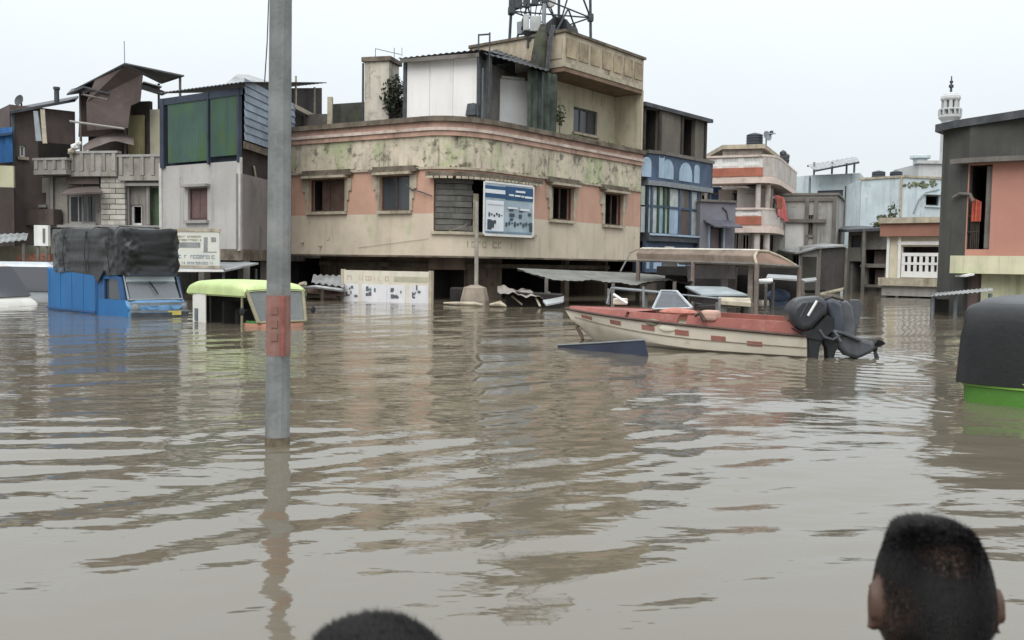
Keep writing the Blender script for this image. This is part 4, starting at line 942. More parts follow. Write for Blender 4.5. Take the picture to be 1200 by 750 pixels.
mb = MB(); mb.tube(p[0] - Vector((0, 0, .1)), p[1] - Vector((0, 0, .1)), .07, None, 6); part('canopy_beam', mb, M_DKSTEEL, r); mb = MB(); mb.tube(p[3] - Vector((0, 0, .1)), p[2] - Vector((0, 0, .1)), .07, None, 6); part('canopy_beam', mb, M_DKSTEEL, r)
for u, Y in ((954, 66), (975, 65), (992, 64.5), (1001, 64)):
    a = at(u, 200, Y); mb = MB(); mb.tube((a.x, a.y, zt), (a.x, a.y, zz(u, 190, Y)), .07, None, 6); part('post', mb, M_STEEL, r)
# ------------------------------------------------------------------ pale blue block with tanks
r, P = bld('pale_blue_house', 'plain pale blue block with streaked walls and two dark roof tanks', 'house', [(1006, 58), (1056, 56), (1112, 57)])
zt = zz(1050, 207, 57); hq = [Hole(P.rect(1085, 229, 1100, 241))]
body(r, P, 6, -FLOOD, zt, M_PB2, hq, roofm=M_GREYD)
opening(r, P, hq[0], 'window', M_DKSTEEL, M_PB2, .2, 1.2, 1, False, True, .4)
for (u0, v0, u1, v1) in ((1006, 205.5, 1112, 208), (1055, 208, 1057, 262)):
    q = P.rect(u0, v0, u1, v1); band(r, 'trim', P, q[0], q[1], q[2], q[3], .001, .08, M_TRIM)
mb = MB(); mb.path([P.map(P.hit(u, v)[0], .06, P.hit(u, v)[1]) for u, v in ((1070, 250), (1076, 235), (1084, 226), (1100, 222))], .04, 5); part('pipe', mb, M_STEEL, r)
mb = MB()
for k in range(40):
    u = rng.uniform(1058, 1098); s, z_ = P.hit(u, 216 + rng.normal() * 2); rr = rng.uniform(.05, .16); mb.ico(P.map(s, .03, z_), (rr, .05, rr * .7), 1)
part('mould', mb, mat('moss on wall', lin(110, 116, 88), .9, .3, 4), r, kind='stuff')
drum_tank(1029.5, 60, 200, 207, 7.5, 'dark domed water tank at the left end of the pale blue roof', M_TANK, zt)
drum_tank(1050, 60, 200, 207, 7.0, 'dark domed water tank second along the pale blue roof', M_TANK, zt)
# shrub in front
sb_ = thing('wall_shrub', 'scrubby green bush at the foot of the pale blue wall', 'bush', (*g2(1036, 50), 2.0))
mb = MB(); leaf_blob(mb, at(1036, 262, 50), (.7, .5, .5), 260, .12, rng); leaf_blob(mb, at(1046, 249, 50), (.35, .3, .55), 120, .1, rng); part('foliage', mb, M_LEAF, sb_, fix=False)
mb = MB(); p = at(1036, 262, 50); mb.tube((p.x, p.y, 2), p, .04, .02, 5); part('stem', mb, M_TIMBER, sb_)
# ------------------------------------------------------------------ low dark house between
r, P = bld('low_house', 'low shadowy cement house with open dark ground floor', 'house', [(993, 51), (1046, 49)])
zt = zz(1018, 268, 50)
hq = [Hole(P.rect(997, 276, 1009, 290)), Hole(P.rect(1013, 292, 1038, 309)), Hole(P.rect(1016, 314, 1036, 334)), Hole((P.hit(994.5, 320)[0], P.hit(1009, 320)[0], -FLOOD, zz(1000, 306, 50)))]
body(r, P, 5, -FLOOD, zt, mat('low house plaster', lin(128, 124, 116), .9, .15, .9, lin(76, 72, 66), .9, lin(112, 116, 90), .3, grime=lin(88, 84, 76), grime_amt=.5), hq, roofm=M_GREYD)  # grey plaster with random stains and moss
for i, h in enumerate(hq): opening(r, P, h, 'window', None if i else M_TIMBER, None, .2, 1.5, 1, i == 0, False, board=(.4, .95, 0, .9, M_BROWNW) if i in (1, 2) else None)
p = [at(992, 269, 50), at(1046, 266.5, 48.3)]; mb = MB(); mb.slab([p[0], p[1], p[1] + Vector((0, 5, .3)), p[0] + Vector((0, 5, .3))], .14); part('roof', mb, M_TIN, r)
for v in (291, 312, 335):
    q = P.rect(1012, v - 1.5, 1042, v + 1.5); band(r, 'ledge', P, q[0], q[1], q[2], q[3], .001, .35, M_GREYD)
p = at(1011, 320, 49.4); mb = MB(); mb.tube((p.x, p.y, -FLOOD), (p.x, p.y, zz(1011, 268, 49.4)), .1, None, 6); part('downpipe', mb, M_GREYD, r)
# ------------------------------------------------------------------ cream house with terracotta fascia and white grille
r, P = bld('terracotta_house', 'cream house with terracotta fascia and a white grille balcony', 'house', [(1039.5, 42.5), (1112, 40.8)])
zt = zz(1075, 255, 41.6); zf = zz(1075, 277, 41.6); zb_ = zz(1075, 326, 41.6)
M_CR2 = mat('pale cream paint', lin(206, 196, 170), .85, .06, 1, lin(150, 138, 114), .6)
bal = Hole(P.rect(1057, 289, 1116, 325))
body(r, P, 6, zb_, zf, M_CR2, [bal], roofm=M_GREYD)
opening(r, P, bal, 'balcony_recess', None, None, .2, 1.6, 1, False, False, inner=mat('mauve interior', lin(120, 108, 108), .9, .15, 1))
wl = Hole(P.rect(1075, 289, 1089, 299)); 
band(r, 'fascia', P, -.25, P.L, zf + .001, zt - .25, -.3, .35, mat('terracotta paint', lin(148, 102, 86), .8, .1, 1.2, lin(112, 74, 62), .6)); band(r, 'fascia_cap', P, -.3, P.L, zt - .249, zt, -.35, .5, M_TRIM)
band(r, 'slab', P, -.2, P.L, zb_ - .35, zb_ - .001, -2, .5, M_TRIM); band(r, 'slab_edge', P, -.1, P.L, zb_ - .8, zb_ - .351, -2, .3, M_GREY)
for u0, u1 in ((1040, 1043), (1053.5, 1056.5)):
    a, b = P.hit(u0, 300)[0], P.hit(u1, 300)[0]; band(r, 'pilaster', P, a, b, zb_ + .001, zf - .001, .001, .14, M_WHITE)
q = P.rect(1053, 283, 1116, 287); band(r, 'lintel', P, q[0], q[1], q[2], q[3], .001, .12, M_WHITE)
# grille: white slats with slots
qr = P.rect(1057, 295, 1116, 325); ng = 9
for k in range(ng):
    u = 1057 + 6.9 * k; s0, s1 = P.hit(u, 310)[0], P.hit(u + 3.6, 310)[0]
    if s0 > P.L: break
    mb = MB(); wall(mb, P, s0, min(s1, P.L), qr[2] + .25, qr[3] - .2, (), .08, .06); part('slat', mb, M_WHITE, r)
band(r, 'grille_rail', P, qr[0], min(qr[1], P.L), qr[2] + (qr[3] - qr[2]) * .48, qr[2] + (qr[3] - qr[2]) * .58, -.02, .075, M_WHITE)
band(r, 'grille_rail', P, qr[0], min(qr[1], P.L), qr[2] - .02, qr[2] + .249, -.02, .07, M_WHITE)
band(r, 'grille_rail', P, qr[0], min(qr[1], P.L), qr[3] - .199, qr[3] - .05, -.02, .07, M_WHITE)
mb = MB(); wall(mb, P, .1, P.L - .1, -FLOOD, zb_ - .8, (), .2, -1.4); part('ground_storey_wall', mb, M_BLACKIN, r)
for u in (1043, 1075, 1108):
    s = min(P.L - .2, P.hit(u, 335)[0]); mb = MB(); wall(mb, P, s - .15, s + .15, -FLOOD, zb_ - .8, (), .3, .0); part('column', mb, M_GREY, r)
# ------------------------------------------------------------------ minaret
mi_ = thing('minaret', 'white minaret with a railed gallery and thin finial behind the dark wall', 'minaret', (*g2(1114, 78, 118), -FLOOD))
c = g2(1114, 78, 118); q = lambda v: zz(1113, v, 78); px = 78 / FPX
M_MIN = mat('minaret white', lin(182, 183, 182), .8, .1, .5, lin(128, 128, 126), .8)
mb = MB(); mb.lathe([(9.5 * px, -FLOOD), (9.2 * px, q(150)), (8.8 * px, q(142))], (c[0], c[1], 0), 12); part('shaft', mb, M_MIN, mi_)
mb = MB(); mb.lathe([(9 * px, q(142)), (12.5 * px, q(138)), (12.5 * px, q(135)), (9 * px, q(134.9))], (c[0], c[1], 0), 12); part('gallery', mb, M_MIN, mi_)
mb = MB(); mb.lathe([(12 * px, q(129.5)), (12.4 * px, q(128.5)), (12 * px, q(127.5))], (c[0], c[1], 0), 12); part('gallery_rail', mb, M_MIN, mi_)
for k in range(12):
    an = 2 * math.pi * k / 12; mb = MB(); x, y = c[0] + 11.8 * px * math.cos(an), c[1] + 11.8 * px * math.sin(an); mb.tube((x, y, q(135)), (x, y, q(128.5)), .08, None, 5); part('gallery_post', mb, M_MIN, mi_)
for k in range(8):
    an = 2 * math.pi * (k + .5) / 8; mb = MB(); x, y = c[0] + 7.5 * px * math.cos(an), c[1] + 7.5 * px * math.sin(an); mb.tube((x, y, q(134.9)), (x, y, q(118)), .16, None, 6); part('lantern_post', mb, M_MIN, mi_)
mb = MB(); mb.lathe([(4.5 * px, q(134.8)), (4.5 * px, q(118))], (c[0], c[1], 0), 10); part('core', mb, M_GREYD, mi_)
mb = MB(); mb.lathe([(10 * px, q(118)), (11 * px, q(116)), (10.5 * px, q(113)), (8.5 * px, q(112)), (8 * px, q(110.5)), (5 * px, q(109)), (1 * px, q(108))], (c[0], c[1], 0), 12); part('dome', mb, M_MIN, mi_)
mb = MB(); mb.tube((c[0], c[1], q(108)), (c[0], c[1], q(89)), .1, .04, 6); mb.ico((c[0], c[1], q(101)), .22, 1); mb.ico((c[0], c[1], q(96)), .16, 1); part('finial', mb, M_DKSTEEL, mi_)
r, P = bld('mosque_roof', 'white stepped roof block with a small corner turret below the minaret', 'roof block', [(1072, 76), (1110, 76)])
zt = zz(1090, 192, 76); body(r, P, 5, -FLOOD, zt, M_MIN, (), roofm=M_MIN)
band(r, 'coping', P, -.2, P.L, zt + .001, zt + .25, -.3, .2, M_MIN)
p = P.map(.3, -.5, 0); mb = MB(); mb.lathe([(.55, zt), (.55, zz(1078, 186, 76)), (.8, zz(1078, 185, 76)), (.8, zz(1078, 182, 76)), (.2, zz(1078, 180.5, 76))], (p.x, p.y, 0), 10); part('turret', mb, M_PB2, r)

# ------------------------------------------------------------------ near right building: dark wall, salmon panel, cream slab
PRB = Path([g2(1099, 28.3), g2(1130, 27.4), g2(1159, 27.0), g2(1265, 25.8)])
r = thing('salmon_building', 'dark roofed building with salmon wall panel and tall charcoal side wall', 'building', (PRB.p[0].x, PRB.p[0].y, -FLOOD)); P = PRB
M_CHAR = mat('charcoal stained plaster', lin(76, 76, 72), .9, .15, .9, lin(52, 50, 46), .8, grime=lin(60, 60, 56), grime_amt=.4); M_SALM = mat('salmon wall', lin(176, 122, 106), .85, .05, .8, lin(146, 100, 88), .35)
s1, s2 = P.l[1], P.l[2]; zt = zz(1112, 148, 28); zsl0, zsl1 = zz(1170, 321, 26.8), zz(1170, 300, 26.8); zso = zz(1170, 190, 26.8); ztop = 5.62
e = (P.p[3] - P.p[1]).normalized(); n = Vector((-e.y, e.x))
hole = Hole((s1 + .03, s2 - .02, zz(1150, 292, 27), zz(1150, 192, 27)))
mb = MB(); wall(mb, P, 0, s1, -FLOOD, zt, (), .25); part('side_wall', mb, M_CHAR, r)
mb = MB(); wall(mb, P, s1 + .001, P.L, zsl1, ztop, [hole, (s2, P.L, zso - .001, ztop + 1)], .25); part('wall', mb, M_SALM, r)
mb = MB(); wall(mb, P, s1 + .001, P.L, zso + .14, ztop, (), .25, .03); part('upper_wall', mb, M_CHAR, r)
band(r, 'soffit_edge', P, s1 - .3, P.L, zso, zso + .139, -.25, .4, M_GREYD)
opening(r, P, hole, 'balcony_recess', None, None, .25, 2.0, 1, False, False, inner=M_DARKIN)
# recess contents: side wall strip, rail, cloth
mb = MB(); wall(mb, P, hole[1] - .16, hole[1] - .02, hole[2] + .02, hole[3] - .05, (), .05, -.1); part('door_panel', mb, M_GREYD, r)
for k in range(5):
    x = hole[0] + .1 + (hole[1] - hole[0] - .4) * k / 4; mb = MB(); mb.tube(P.map(x, -.05, hole[2]), P.map(x, -.05, hole[2] + .95), .02, None, 5); part('rail_bar', mb, M_TIMBER, r)
for zq in (.5, .95):
    mb = MB(); mb.tube(P.map(hole[0], -.05, hole[2] + zq), P.map(hole[1] - .3, -.05, hole[2] + zq), .025, None, 5); part('rail', mb, M_TIMBER, r)
mb = MB(); wall(mb, P, s1 - .1, P.L, zsl0, zsl1 - .001, (), 1.2, .45); part('slab', mb, mat('pale lime cream', lin(198, 192, 160), .85, .08, 1, lin(140, 136, 106), .6, lin(168, 180, 122), .4), r)
mb = MB(); wall(mb, P, s2 - .2, P.L, -FLOOD, zsl0 - .001, (), .25, -.1); part('ground_storey_wall', mb, mat('pale yellow green plaster', lin(184, 182, 150), .85, .08, 1, lin(120, 120, 92), .7, lin(150, 166, 104), .55), r)
mb = MB(); wall(mb, P, s1 + .05, s2 - .21, -FLOOD, zsl0 - .001, (), .2, -.35); part('ground_storey_wall', mb, mat('mauve plaster', lin(132, 112, 106), .9, .15, 1, lin(84, 70, 66), .8), r)
a = at(1096, 146, 28.2); b = at(1118, 141, 27.6); c = at(1265, 118, 25.4); 
mb = MB(); mb.slab([a, b, c, c + Vector((n.x * 6, n.y * 6, .3)), a + Vector((n.x * 5, n.y * 5, .3))], .22); part('roof', mb, M_TIN, r)
mb = MB(); d0 = P.p[0]; d1 = P.p[3]
mb.prism([d0 + n * .26, d0 + n * 5, d0 + n * 5 + e * .25, d0 + n * .26 + e * .25], -FLOOD, zt); mb.prism([d1 + n * .26, d1 + n * .26 - e * .25, d1 + n * 6 - e * .25, d1 + n * 6], -FLOOD, ztop); part('end_wall', mb, M_CHAR, r)
mb = MB(); p0 = P.map(s1 - .05, .05, 0); mb.path([P.map(P.hit(u, v)[0], .1, P.hit(u, v)[1]) for u, v in ((1120, 232), (1128, 227), (1138, 228), (1141, 236))], .05, 7); part('pipe', mb, M_GREYD, r, smooth=True)
c_ = P.map((hole[0] * .55 + hole[1] * .45), .06, hole[2] + 1.1); 
mb = MB(); mb.grid(lambda u, v: P.map(hole[0] + (hole[1] - hole[0]) * (.18 + .42 * u), .04 + .04 * math.sin(u * 16), hole[2] + .8 + .7 * v * (1 - .2 * u)), 12, 6); solo('hanging_cloth', mb, mat('orange red cloth', lin(184, 84, 64), .85, .15, 4), 'orange red cloth hung on the dark balcony of the salmon building', 'cloth', smooth=True)
mb = MB(); q = [at(1131, 322.5, 26.8), at(1142, 320.5, 26.6)]; mb.slab([q[0], q[1], q[1] + Vector((0, .6, 0)), q[0] + Vector((0, .6, 0))], .05); part('drip_ledge', mb, M_WHITE, r)
# tin awning with post below it
aw = thing('tin_awning', 'flat grey tin awning on a thin post beside the charcoal wall', 'awning', (*g2(1120, 26), -FLOOD))
q = [at(1089, 347, 26.0), at(1164, 341, 23.5), at(1163, 337, 25.0), at(1098, 343, 28.0)]
mb = MB(); sheet(mb, *q, 14, .012); part('sheet', mb, M_TINL, aw)
for u, Y in ((1119.5, 25.6), (1093, 26.2), (1160, 24)):
    p = at(u, 360, Y); mb = MB(); mb.tube((p.x, p.y, -FLOOD), (p.x, p.y, zz(u, 344, Y)), .05, None, 6); part('post', mb, M_STEEL, aw)
mb = MB(); a, b = at(1097, 352, 27), at(1118, 352, 27); mb.box(a.x, b.x, 27.3, 27.35, -FLOOD, zz(1105, 351, 27)); part('board', mb, M_BLACKIN, aw)
# ------------------------------------------------------------------ grey house with green tin upper storey
PGH = Path([g2(188, 31.6), g2(284, 29.2), g2(380, 37.8)])
r = thing('green_tin_house', 'grey plaster house whose upper storey is clad in green and blue tin', 'house', (PGH.p[0].x, PGH.p[0].y, -FLOOD)); P = PGH
z1 = zz(284, 188, 29.2); zb0 = zz(284, 292, 29.2); zt = zz(284, 102, 29.2)
hw = Hole(P.rect(220, 220, 243, 258)); l1 = P.l[1]
M_GHW = mat('soft grey plaster', lin(170, 166, 162), .9, .08, .6, lin(110, 106, 102), .6, grime=lin(128, 120, 116), grime_amt=.3)
mb = MB(); wall(mb, P, 0, l1, zb0, z1, [hw], .2); 
part('wall', mb, M_GHW, r)
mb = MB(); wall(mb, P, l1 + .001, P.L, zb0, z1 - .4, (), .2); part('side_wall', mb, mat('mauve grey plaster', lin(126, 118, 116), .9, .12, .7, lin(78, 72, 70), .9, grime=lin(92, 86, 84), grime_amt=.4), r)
opening(r, P, hw, 'window', mat('plum shutter frame', lin(90, 66, 64), .7, .15, 3), M_GREY, .2, .6, 1, False, True, .2)
wo_ = [o for o in children(r) if o.name.startswith('window')][-1]
for k in range(2):
    a = hw[0] + .08 + (hw[1] - hw[0] - .16) * k / 2; mb = MB(); wall(mb, P, a + .01, a + (hw[1] - hw[0] - .16) / 2 - .01, hw[2] + .08, hw[3] - .08, (), .04, -.1); part('shutter', mb, mat('plum shutter', lin(104, 80, 76), .75, .12, 3), wo_)
for s in (.08, l1 - .12): 
    mb = MB(); wall(mb, P, s - .05, s + .08, zb0 - .05, z1 + .1, (), .1, .06); part('corner_strip', mb, mat('pale grey strip', lin(186, 182, 176), .8, .1, 2, lin(130, 126, 120), .7), r)
mb = MB(); wall(mb, P, .1, P.L, zb0 - .35, zb0 - .001, (), .5, .02); part('beam', mb, M_CAP, r)
Pg = Path([P.map(.3, -1.2, 0)[:2], P.map(l1, -1.2, 0)[:2], P.map(P.L, -.3, 0)[:2]])
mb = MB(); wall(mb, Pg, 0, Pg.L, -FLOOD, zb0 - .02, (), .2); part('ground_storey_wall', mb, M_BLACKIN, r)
for s in (.15, l1 * .5, l1 - .15, l1 + 2.5):
    mb = MB(); wall(mb, P, s - .13, s + .13, -FLOOD, zb0 - .36, (), .26, -.05); part('column', mb, M_GREYD, r)
# upper storey
M_NVY2 = mat('dark navy frame', lin(52, 60, 74), .7, .15, 2)
mb = MB(); wall(mb, P, .02, l1, z1 + .001, zt, (), .1, -.15); part('upper_wall', mb, M_NVY2, r)
M_GTIN = mat('green tin sheet', lin(62, 90, 80), .6, .12, .9, lin(50, 66, 52), .7, lin(66, 96, 44), .75, grime=lin(52, 74, 50), grime_amt=.35)
for (u0, u1, vb) in ((198, 243.5, 188), (248, 281.5, 185)):
    a, b = P.hit(u0, 150)[0], P.hit(u1, 150)[0]; zlo = zz((u0 + u1) / 2, vb, 30.2); zhi = zt - .22
    mb = MB(); k = 14
    def f(o): return lambda u, v: P.map(a + (b - a) * u, .04 + .022 * math.sin(u * k * 2 * math.pi) + o, zlo + (zhi - zlo) * v)
    mb.grid(f(0), k * 4 + 1, 2); mb.grid(f(-.02), k * 4 + 1, 2); part('tin_panel', mb, M_GTIN, r, smooth=False)
for u in (192, 245.8, 283.0):
    s = max(.1, min(l1 - .1, P.hit(u, 150)[0])); pwid = {192: .1, 245.8: .035, 283.0: .05}[u]; mb = MB(); wall(mb, P, s - pwid, s + pwid, z1 - .05, zt - .02, (), .12, .09); part('post', mb, M_NVY2, r)
mb = MB(); wall(mb, P, .05, l1, zt - .24, zt - .02, (), .1, .07); part('beam', mb, M_NVY2, r)
nS = 8; s0, s1 = l1 + .1, P.hit(344, 140)[0]; zsb = zz(300, 170, 30.5); zst = zz(300, 100, 30.5)
for k in range(nS):
    a, b = zsb + (zst - zsb) * k / nS, zsb + (zst - zsb) * (k + 1) / nS
    mb = MB(); p = [P.map(s0, .05, a + .005), P.map(s1, .05, a + .005), P.map(s1, .02, b), P.map(s0, .02, b)]; nv = (P.nrm(1).x, P.nrm(1).y, 0)
    mb.slab(p, .02, 0, nv); part('tin_slat', mb, mat('pale blue tin slat', lin(136, 150, 166), .5, .15, 1.2, lin(84, 92, 104), .7, metal=.2), r)
mb = MB(); mb.slab([P.map(l1, -.12, z1 - .4), P.map(P.L, -.12, z1 - .4), P.map(P.L, -.12, zz(380, 100, 37.8) - .1), P.map(l1, -.12, zt)], .1, 0, (-P.nrm(1).x, -P.nrm(1).y, 0)); part('upper_side_wall', mb, mat('dark brown timber wall', lin(62, 54, 52), .85, .25, 1.2, lin(44, 38, 36), .6), r)
mb = MB(); wall(mb, P, P.hit(343, 120)[0], P.L - .1, zz(360, 133, 35), zz(360, 128, 35), (), .06, .1); part('rail', mb, M_TRIM, r)
mb = MB(); wall(mb, P, s0, P.L - .1, zsb - .25, zsb - .03, (), .05, .04); part('rail', mb, M_CAP, r)
q = [at(186, 109, 31.7), at(285, 96, 28.6), at(383, 96.5, 37.5), at(345, 93, 44)]
mb = MB(); sheet(mb, q[0], q[1], q[2], q[0] + (q[2] - q[1]) * .9, 22, .02, seg=3); part('roof', mb, M_TIN, r)
mb = MB(); a = [at(264, 98, 30.4), at(312, 97, 32), at(318, 96, 36), at(280, 97, 35.5)]; ap = [at(278, 87, 32), at(292, 87.5, 34)]
mb.add([*a, *ap], [(0, 1, 5, 4), (1, 2, 5), (2, 3, 4, 5), (3, 0, 4), (3, 2, 1, 0)]); part('roof_vent', mb, M_TINL, r)
mb = MB(); mb.tube(at(297, 195, 30.4), at(308, 262, 31.4), .05, None, 6); part('pipe', mb, M_TRIM, r)
mb = MB(); mb.path([at(296, 195, 30.2), at(301, 230, 30.6), at(312, 290, 31.8)], .02, 5); part('cable', mb, M_RUBBER, r)
for u in (345, 367): 
    s = P.hit(u, 110)[0]; mb = MB(); mb.tube(P.map(s, .05, zz(u, 128, 35)), P.map(s, .05, zz(u, 97, 35.4)), .04, None, 5); part('post', mb, M_TRIM, r)
# sheet awning and sign board in front
aw = thing('sheet_awning', 'bent whitish sheet awning over the dark shopfront behind the green rickshaw', 'awning', (*g2(250, 28), -FLOOD))
q = [at(196, 317, 27.8), at(262, 317, 26.6), at(303, 308, 28.5), at(270, 306, 30), at(206, 310, 29.8)]
mb = MB(); mb.slab(q, .05); part('sheet', mb, M_TINL, aw)
mb = MB(); mb.slab([at(196, 318.5, 27.75), at(262, 318.5, 26.55), at(262, 316, 26.55), at(196, 315, 27.75)], .03, 0, (0, .6, 0)); part('valance', mb, M_WHITE, aw)
for u, Y in ((198, 27.9), (262, 26.8), (300, 28.6)):
    p = at(u, 330, Y); mb = MB(); mb.tube((p.x, p.y, -FLOOD), (p.x, p.y, zz(u, 315, Y)), .04, None, 6); part('post', mb, M_DKSTEEL, aw)
PS = Path([g2(196, 27.6), g2(257, 27.1)]); q = (0, PS.L, zz(226, 313, 27.3), zz(226, 269, 27.3))
sg = thing('shop_sign', 'white sign board of faded lettering on the grey house awning', 'sign', PS.map(PS.L / 2, 0, q[2]))
mb = MB(); wall(mb, PS, 0, PS.L, q[2], q[3], (), .05); part('board', mb, mat('sign board white', lin(196, 196, 186), .6, .05, 1.5, lin(150, 148, 138), .5), sg)
mb = MB(); wall(mb, PS, -.03, PS.L + .03, q[3] - .06, q[3] + .03, (), .07, .02); wall(mb, PS, -.03, PS.L + .03, q[2] - .03, q[2] + .05, (), .07, .02); part('frame', mb, M_TRIM, sg)
M_INK = mat('faded ink', lin(132, 134, 132), .7, .15, 4); M_INKB = mat('faded blue ink', lin(136, 150, 158), .7, .15, 4); M_INKY = mat('faded ochre ink', lin(158, 152, 124), .7, .1, 4)
Ls, Hs = PS.L, q[3] - q[2]; rr_ = random.Random(3)
def sc(x0, x1, z0, z1): return (Ls * x0, Ls * x1, q[2] + Hs * z0, q[2] + Hs * z1)
mb = MB(); scribble(mb, PS, sc(.22, .66, .68, .86), 2, .01, 0, .95, rr_, .014); part('lettering', mb, M_INKY, sg, kind='stuff')
mb = MB(); wall(mb, PS, *sc(.22, .64, .52, .66), (), .004, .008); part('lettering', mb, M_INK, sg)
mb = MB(); scribble(mb, PS, sc(.22, .95, .2, .36), 1, .01, 0, .95, rr_, .018); scribble(mb, PS, sc(.2, .9, .05, .17), 1, .01, 0, .9, rr_, .014); part('lettering', mb, M_INKB, sg, kind='stuff')
mb = MB(); wall(mb, PS, *sc(.71, .78, .42, .8), (), .004, .01); wall(mb, PS, *sc(.85, .94, .68, .8), (), .004, .01); wall(mb, PS, *sc(.69, .95, .4, .419), (), .004, .01); part('print', mb, M_INK, sg, kind='stuff')

# ------------------------------------------------------------------ weathered grey house with balconies at left
r, P = bld('weathered_house', 'weathered grey two storey house with cracked balcony and white brick pillar', 'house', [(38, 33.8), (112, 33.0), (196, 32.4)])
M_WTH = mat('weathered cement', lin(146, 140, 132), .9, .14, .8, lin(84, 78, 70), 1.0, lin(112, 116, 92), .3, grime=lin(96, 90, 82), grime_amt=.5)
zt = zz(120, 178, 33); zfl = zz(120, 207, 33)
hs = [Hole(P.rect(79, 228, 112, 262)), Hole((P.hit(153, 250)[0], P.hit(166, 250)[0], zz(160, 264, 32.8), zz(160, 240, 32.8))), Hole(P.rect(44, 226, 54, 240)), Hole(P.rect(176, 220, 190, 264))]
mb = MB(); wall(mb, P, 0, P.L, -FLOOD, zfl - .02, hs, .2); part('wall', mb, M_WTH, r)
opening(r, P, hs[0], 'window', M_GREY, M_GREY, .2, 1.2, 3, True, True); opening(r, P, hs[1], 'door', M_WHITE, None, .2, 1.2, 1, False, False); opening(r, P, hs[2], 'window', M_GREYD, M_GREY, .2, 1, 1, False, True)
opening(r, P, hs[3], 'door', None, None, .2, 1.2, 1, False, False, board=(0, 1, 0, 1, mat('moss green door', lin(88, 110, 82), .85, .2, 2, lin(70, 86, 62), .6)))
body_ = MB(); e = (P.p[-1] - P.p[0]).normalized(); n = Vector((-e.y, e.x))
mb = MB(); mb.prism([P.p[0] + n * .21, P.p[0] + n * .21 + e * .2, P.p[0] + n * 6 + e * .2, P.p[0] + n * 6], -FLOOD, zfl); part('side_wall', mb, M_WTH, r); mb = MB(); mb.prism([P.p[-1] + n * .21, P.p[-1] + n * 6, P.p[-1] + n * 6 - e * .2, P.p[-1] - e * .2 + n * .21], -FLOOD, zfl); part('side_wall', mb, M_WTH, r)
mb = MB(); mb.prism([P.p[0] + n * .1 + e * .1, P.p[-1] + n * .1 - e * .1, P.p[-1] + n * 6, P.p[0] + n * 6], zfl - .2, zfl - .03); part('roof_slab', mb, M_GREYD, r)
# balcony parapets: left box and right run
for (u0, u1, v0, v1, o0, o1, m_) in ((40, 78, 185, 199, .5, .7, M_WTH), (82, 137, 177, 201, .3, .45, M_WTH), (139, 195, 181, 206, .25, .4, M_WTH)):
    q = P.rect(u0, v0, u1, v1, o1); mb = MB(); wall(mb, P, q[0], q[1], q[2], q[3] - .08, (), .15, o1); wall(mb, P, q[0], q[1], q[2] - .16, q[2] - .001, (), o1 + .3, o1 + .03); part('balcony_front', mb, m_, r)
    mb = MB(); wall(mb, P, q[0] - .04, q[1] + .04, q[3] - .079, q[3], (), .25, o1 + .05); part('balcony_cap', mb, M_GREY, r)
    nn = max(2, int((u1 - u0) / 12))
    for k in range(nn + 1):
        s = q[0] + .1 + (q[1] - q[0] - .2) * k / nn; mb = MB(); wall(mb, P, s - .07, s + .07, q[2] + .02, q[3] - .085, (), .05, o1 + .04); part('pilaster', mb, M_WTH, r)
# white brick pillar built course by course
sP0, sP1 = P.hit(119, 225, .3)[0], P.hit(147, 225, .3)[0]; zp0, zp1 = zz(133, 264, 32.6), zz(133, 190, 32.6); nC = 12
M_BRK = [mat('limewashed block', lin(186, 180, 170), .9, .12, 2, lin(128, 120, 110), .7), mat('grey limewashed block', lin(166, 160, 150), .9, .14, 2, lin(110, 104, 96), .8)]
mb = MB(); wall(mb, P, sP0 + .05, sP1 - .05, -FLOOD, zp1, (), .3, .3); po = part('pillar', mb, M_GREYD, r)
for k in range(nC):
    a, b = zp0 + (zp1 - zp0) * k / nC, zp0 + (zp1 - zp0) * (k + 1) / nC
    cut = sP0 + (sP1 - sP0) * (.36 if k % 2 else .62)
    for x0, x1 in ((sP0, cut - .012), (cut + .012, sP1)):
        mb = MB(); wall(mb, P, x0, x1, a + .012, b - .012, (), .1, .34 + rng.uniform(-.015, .015)); part('brick', mb, M_BRK[rng.integers(2)], po)
# lower balcony strip, awning over the window
q = P.rect(140, 205, 193, 216, .3); mb = MB()
for k in range(9):
    s = q[0] + (q[1] - q[0]) * (k + .5) / 9; mb = MB(); wall(mb, P, s - .1, s + .1, q[2] + .06, q[3] - .06, (), .06, .28); part('grille_block', mb, M_GREYD, r)
for zq in (q[2], q[3]):
    mb = MB(); wall(mb, P, q[0], q[1], zq - .05, zq + .05, (), .2, .32); part('grille_rail', mb, M_GREY, r)
p = [at(72, 227, 32.0), at(120, 224.5, 31.8), at(114, 217, 32.9), at(80, 219, 33.2)]; mb = MB(); mb.slab(p, .06); part('window_awning', mb, M_BROWNW, r)
q = P.rect(80, 206, 118, 216, .2); band(r, 'planter_band', P, q[0], q[1], q[2], q[3], .01, .3, M_BROWNW)
for (u, v0, v1, w_) in ((97, 205, 264, .03), (61, 200, 262, .05), (150, 208, 264, .06), (174, 216, 264, .06)):
    s = P.hit(u, 240, .1)[0]; mb = MB(); mb.tube(P.map(s, .1, zz(u, v1, 33)), P.map(s, .1, zz(u, v0, 33)), w_, None, 6); part('pipe', mb, M_GREY, r)
mb = MB(); wall(mb, P, P.hit(40, 250)[0], P.hit(75, 250)[0], zz(56, 264, 33), zz(56, 245, 33), (), .4, .5); part('balcony_front', mb, mat('dark brown plaster', lin(92, 80, 74), .9, .2, 1, lin(56, 48, 44), .8), r)
band(r, 'ledge', P, 0, P.L, zz(120, 267, 32.8), zz(120, 264, 32.8), .001, .35, M_GREY)
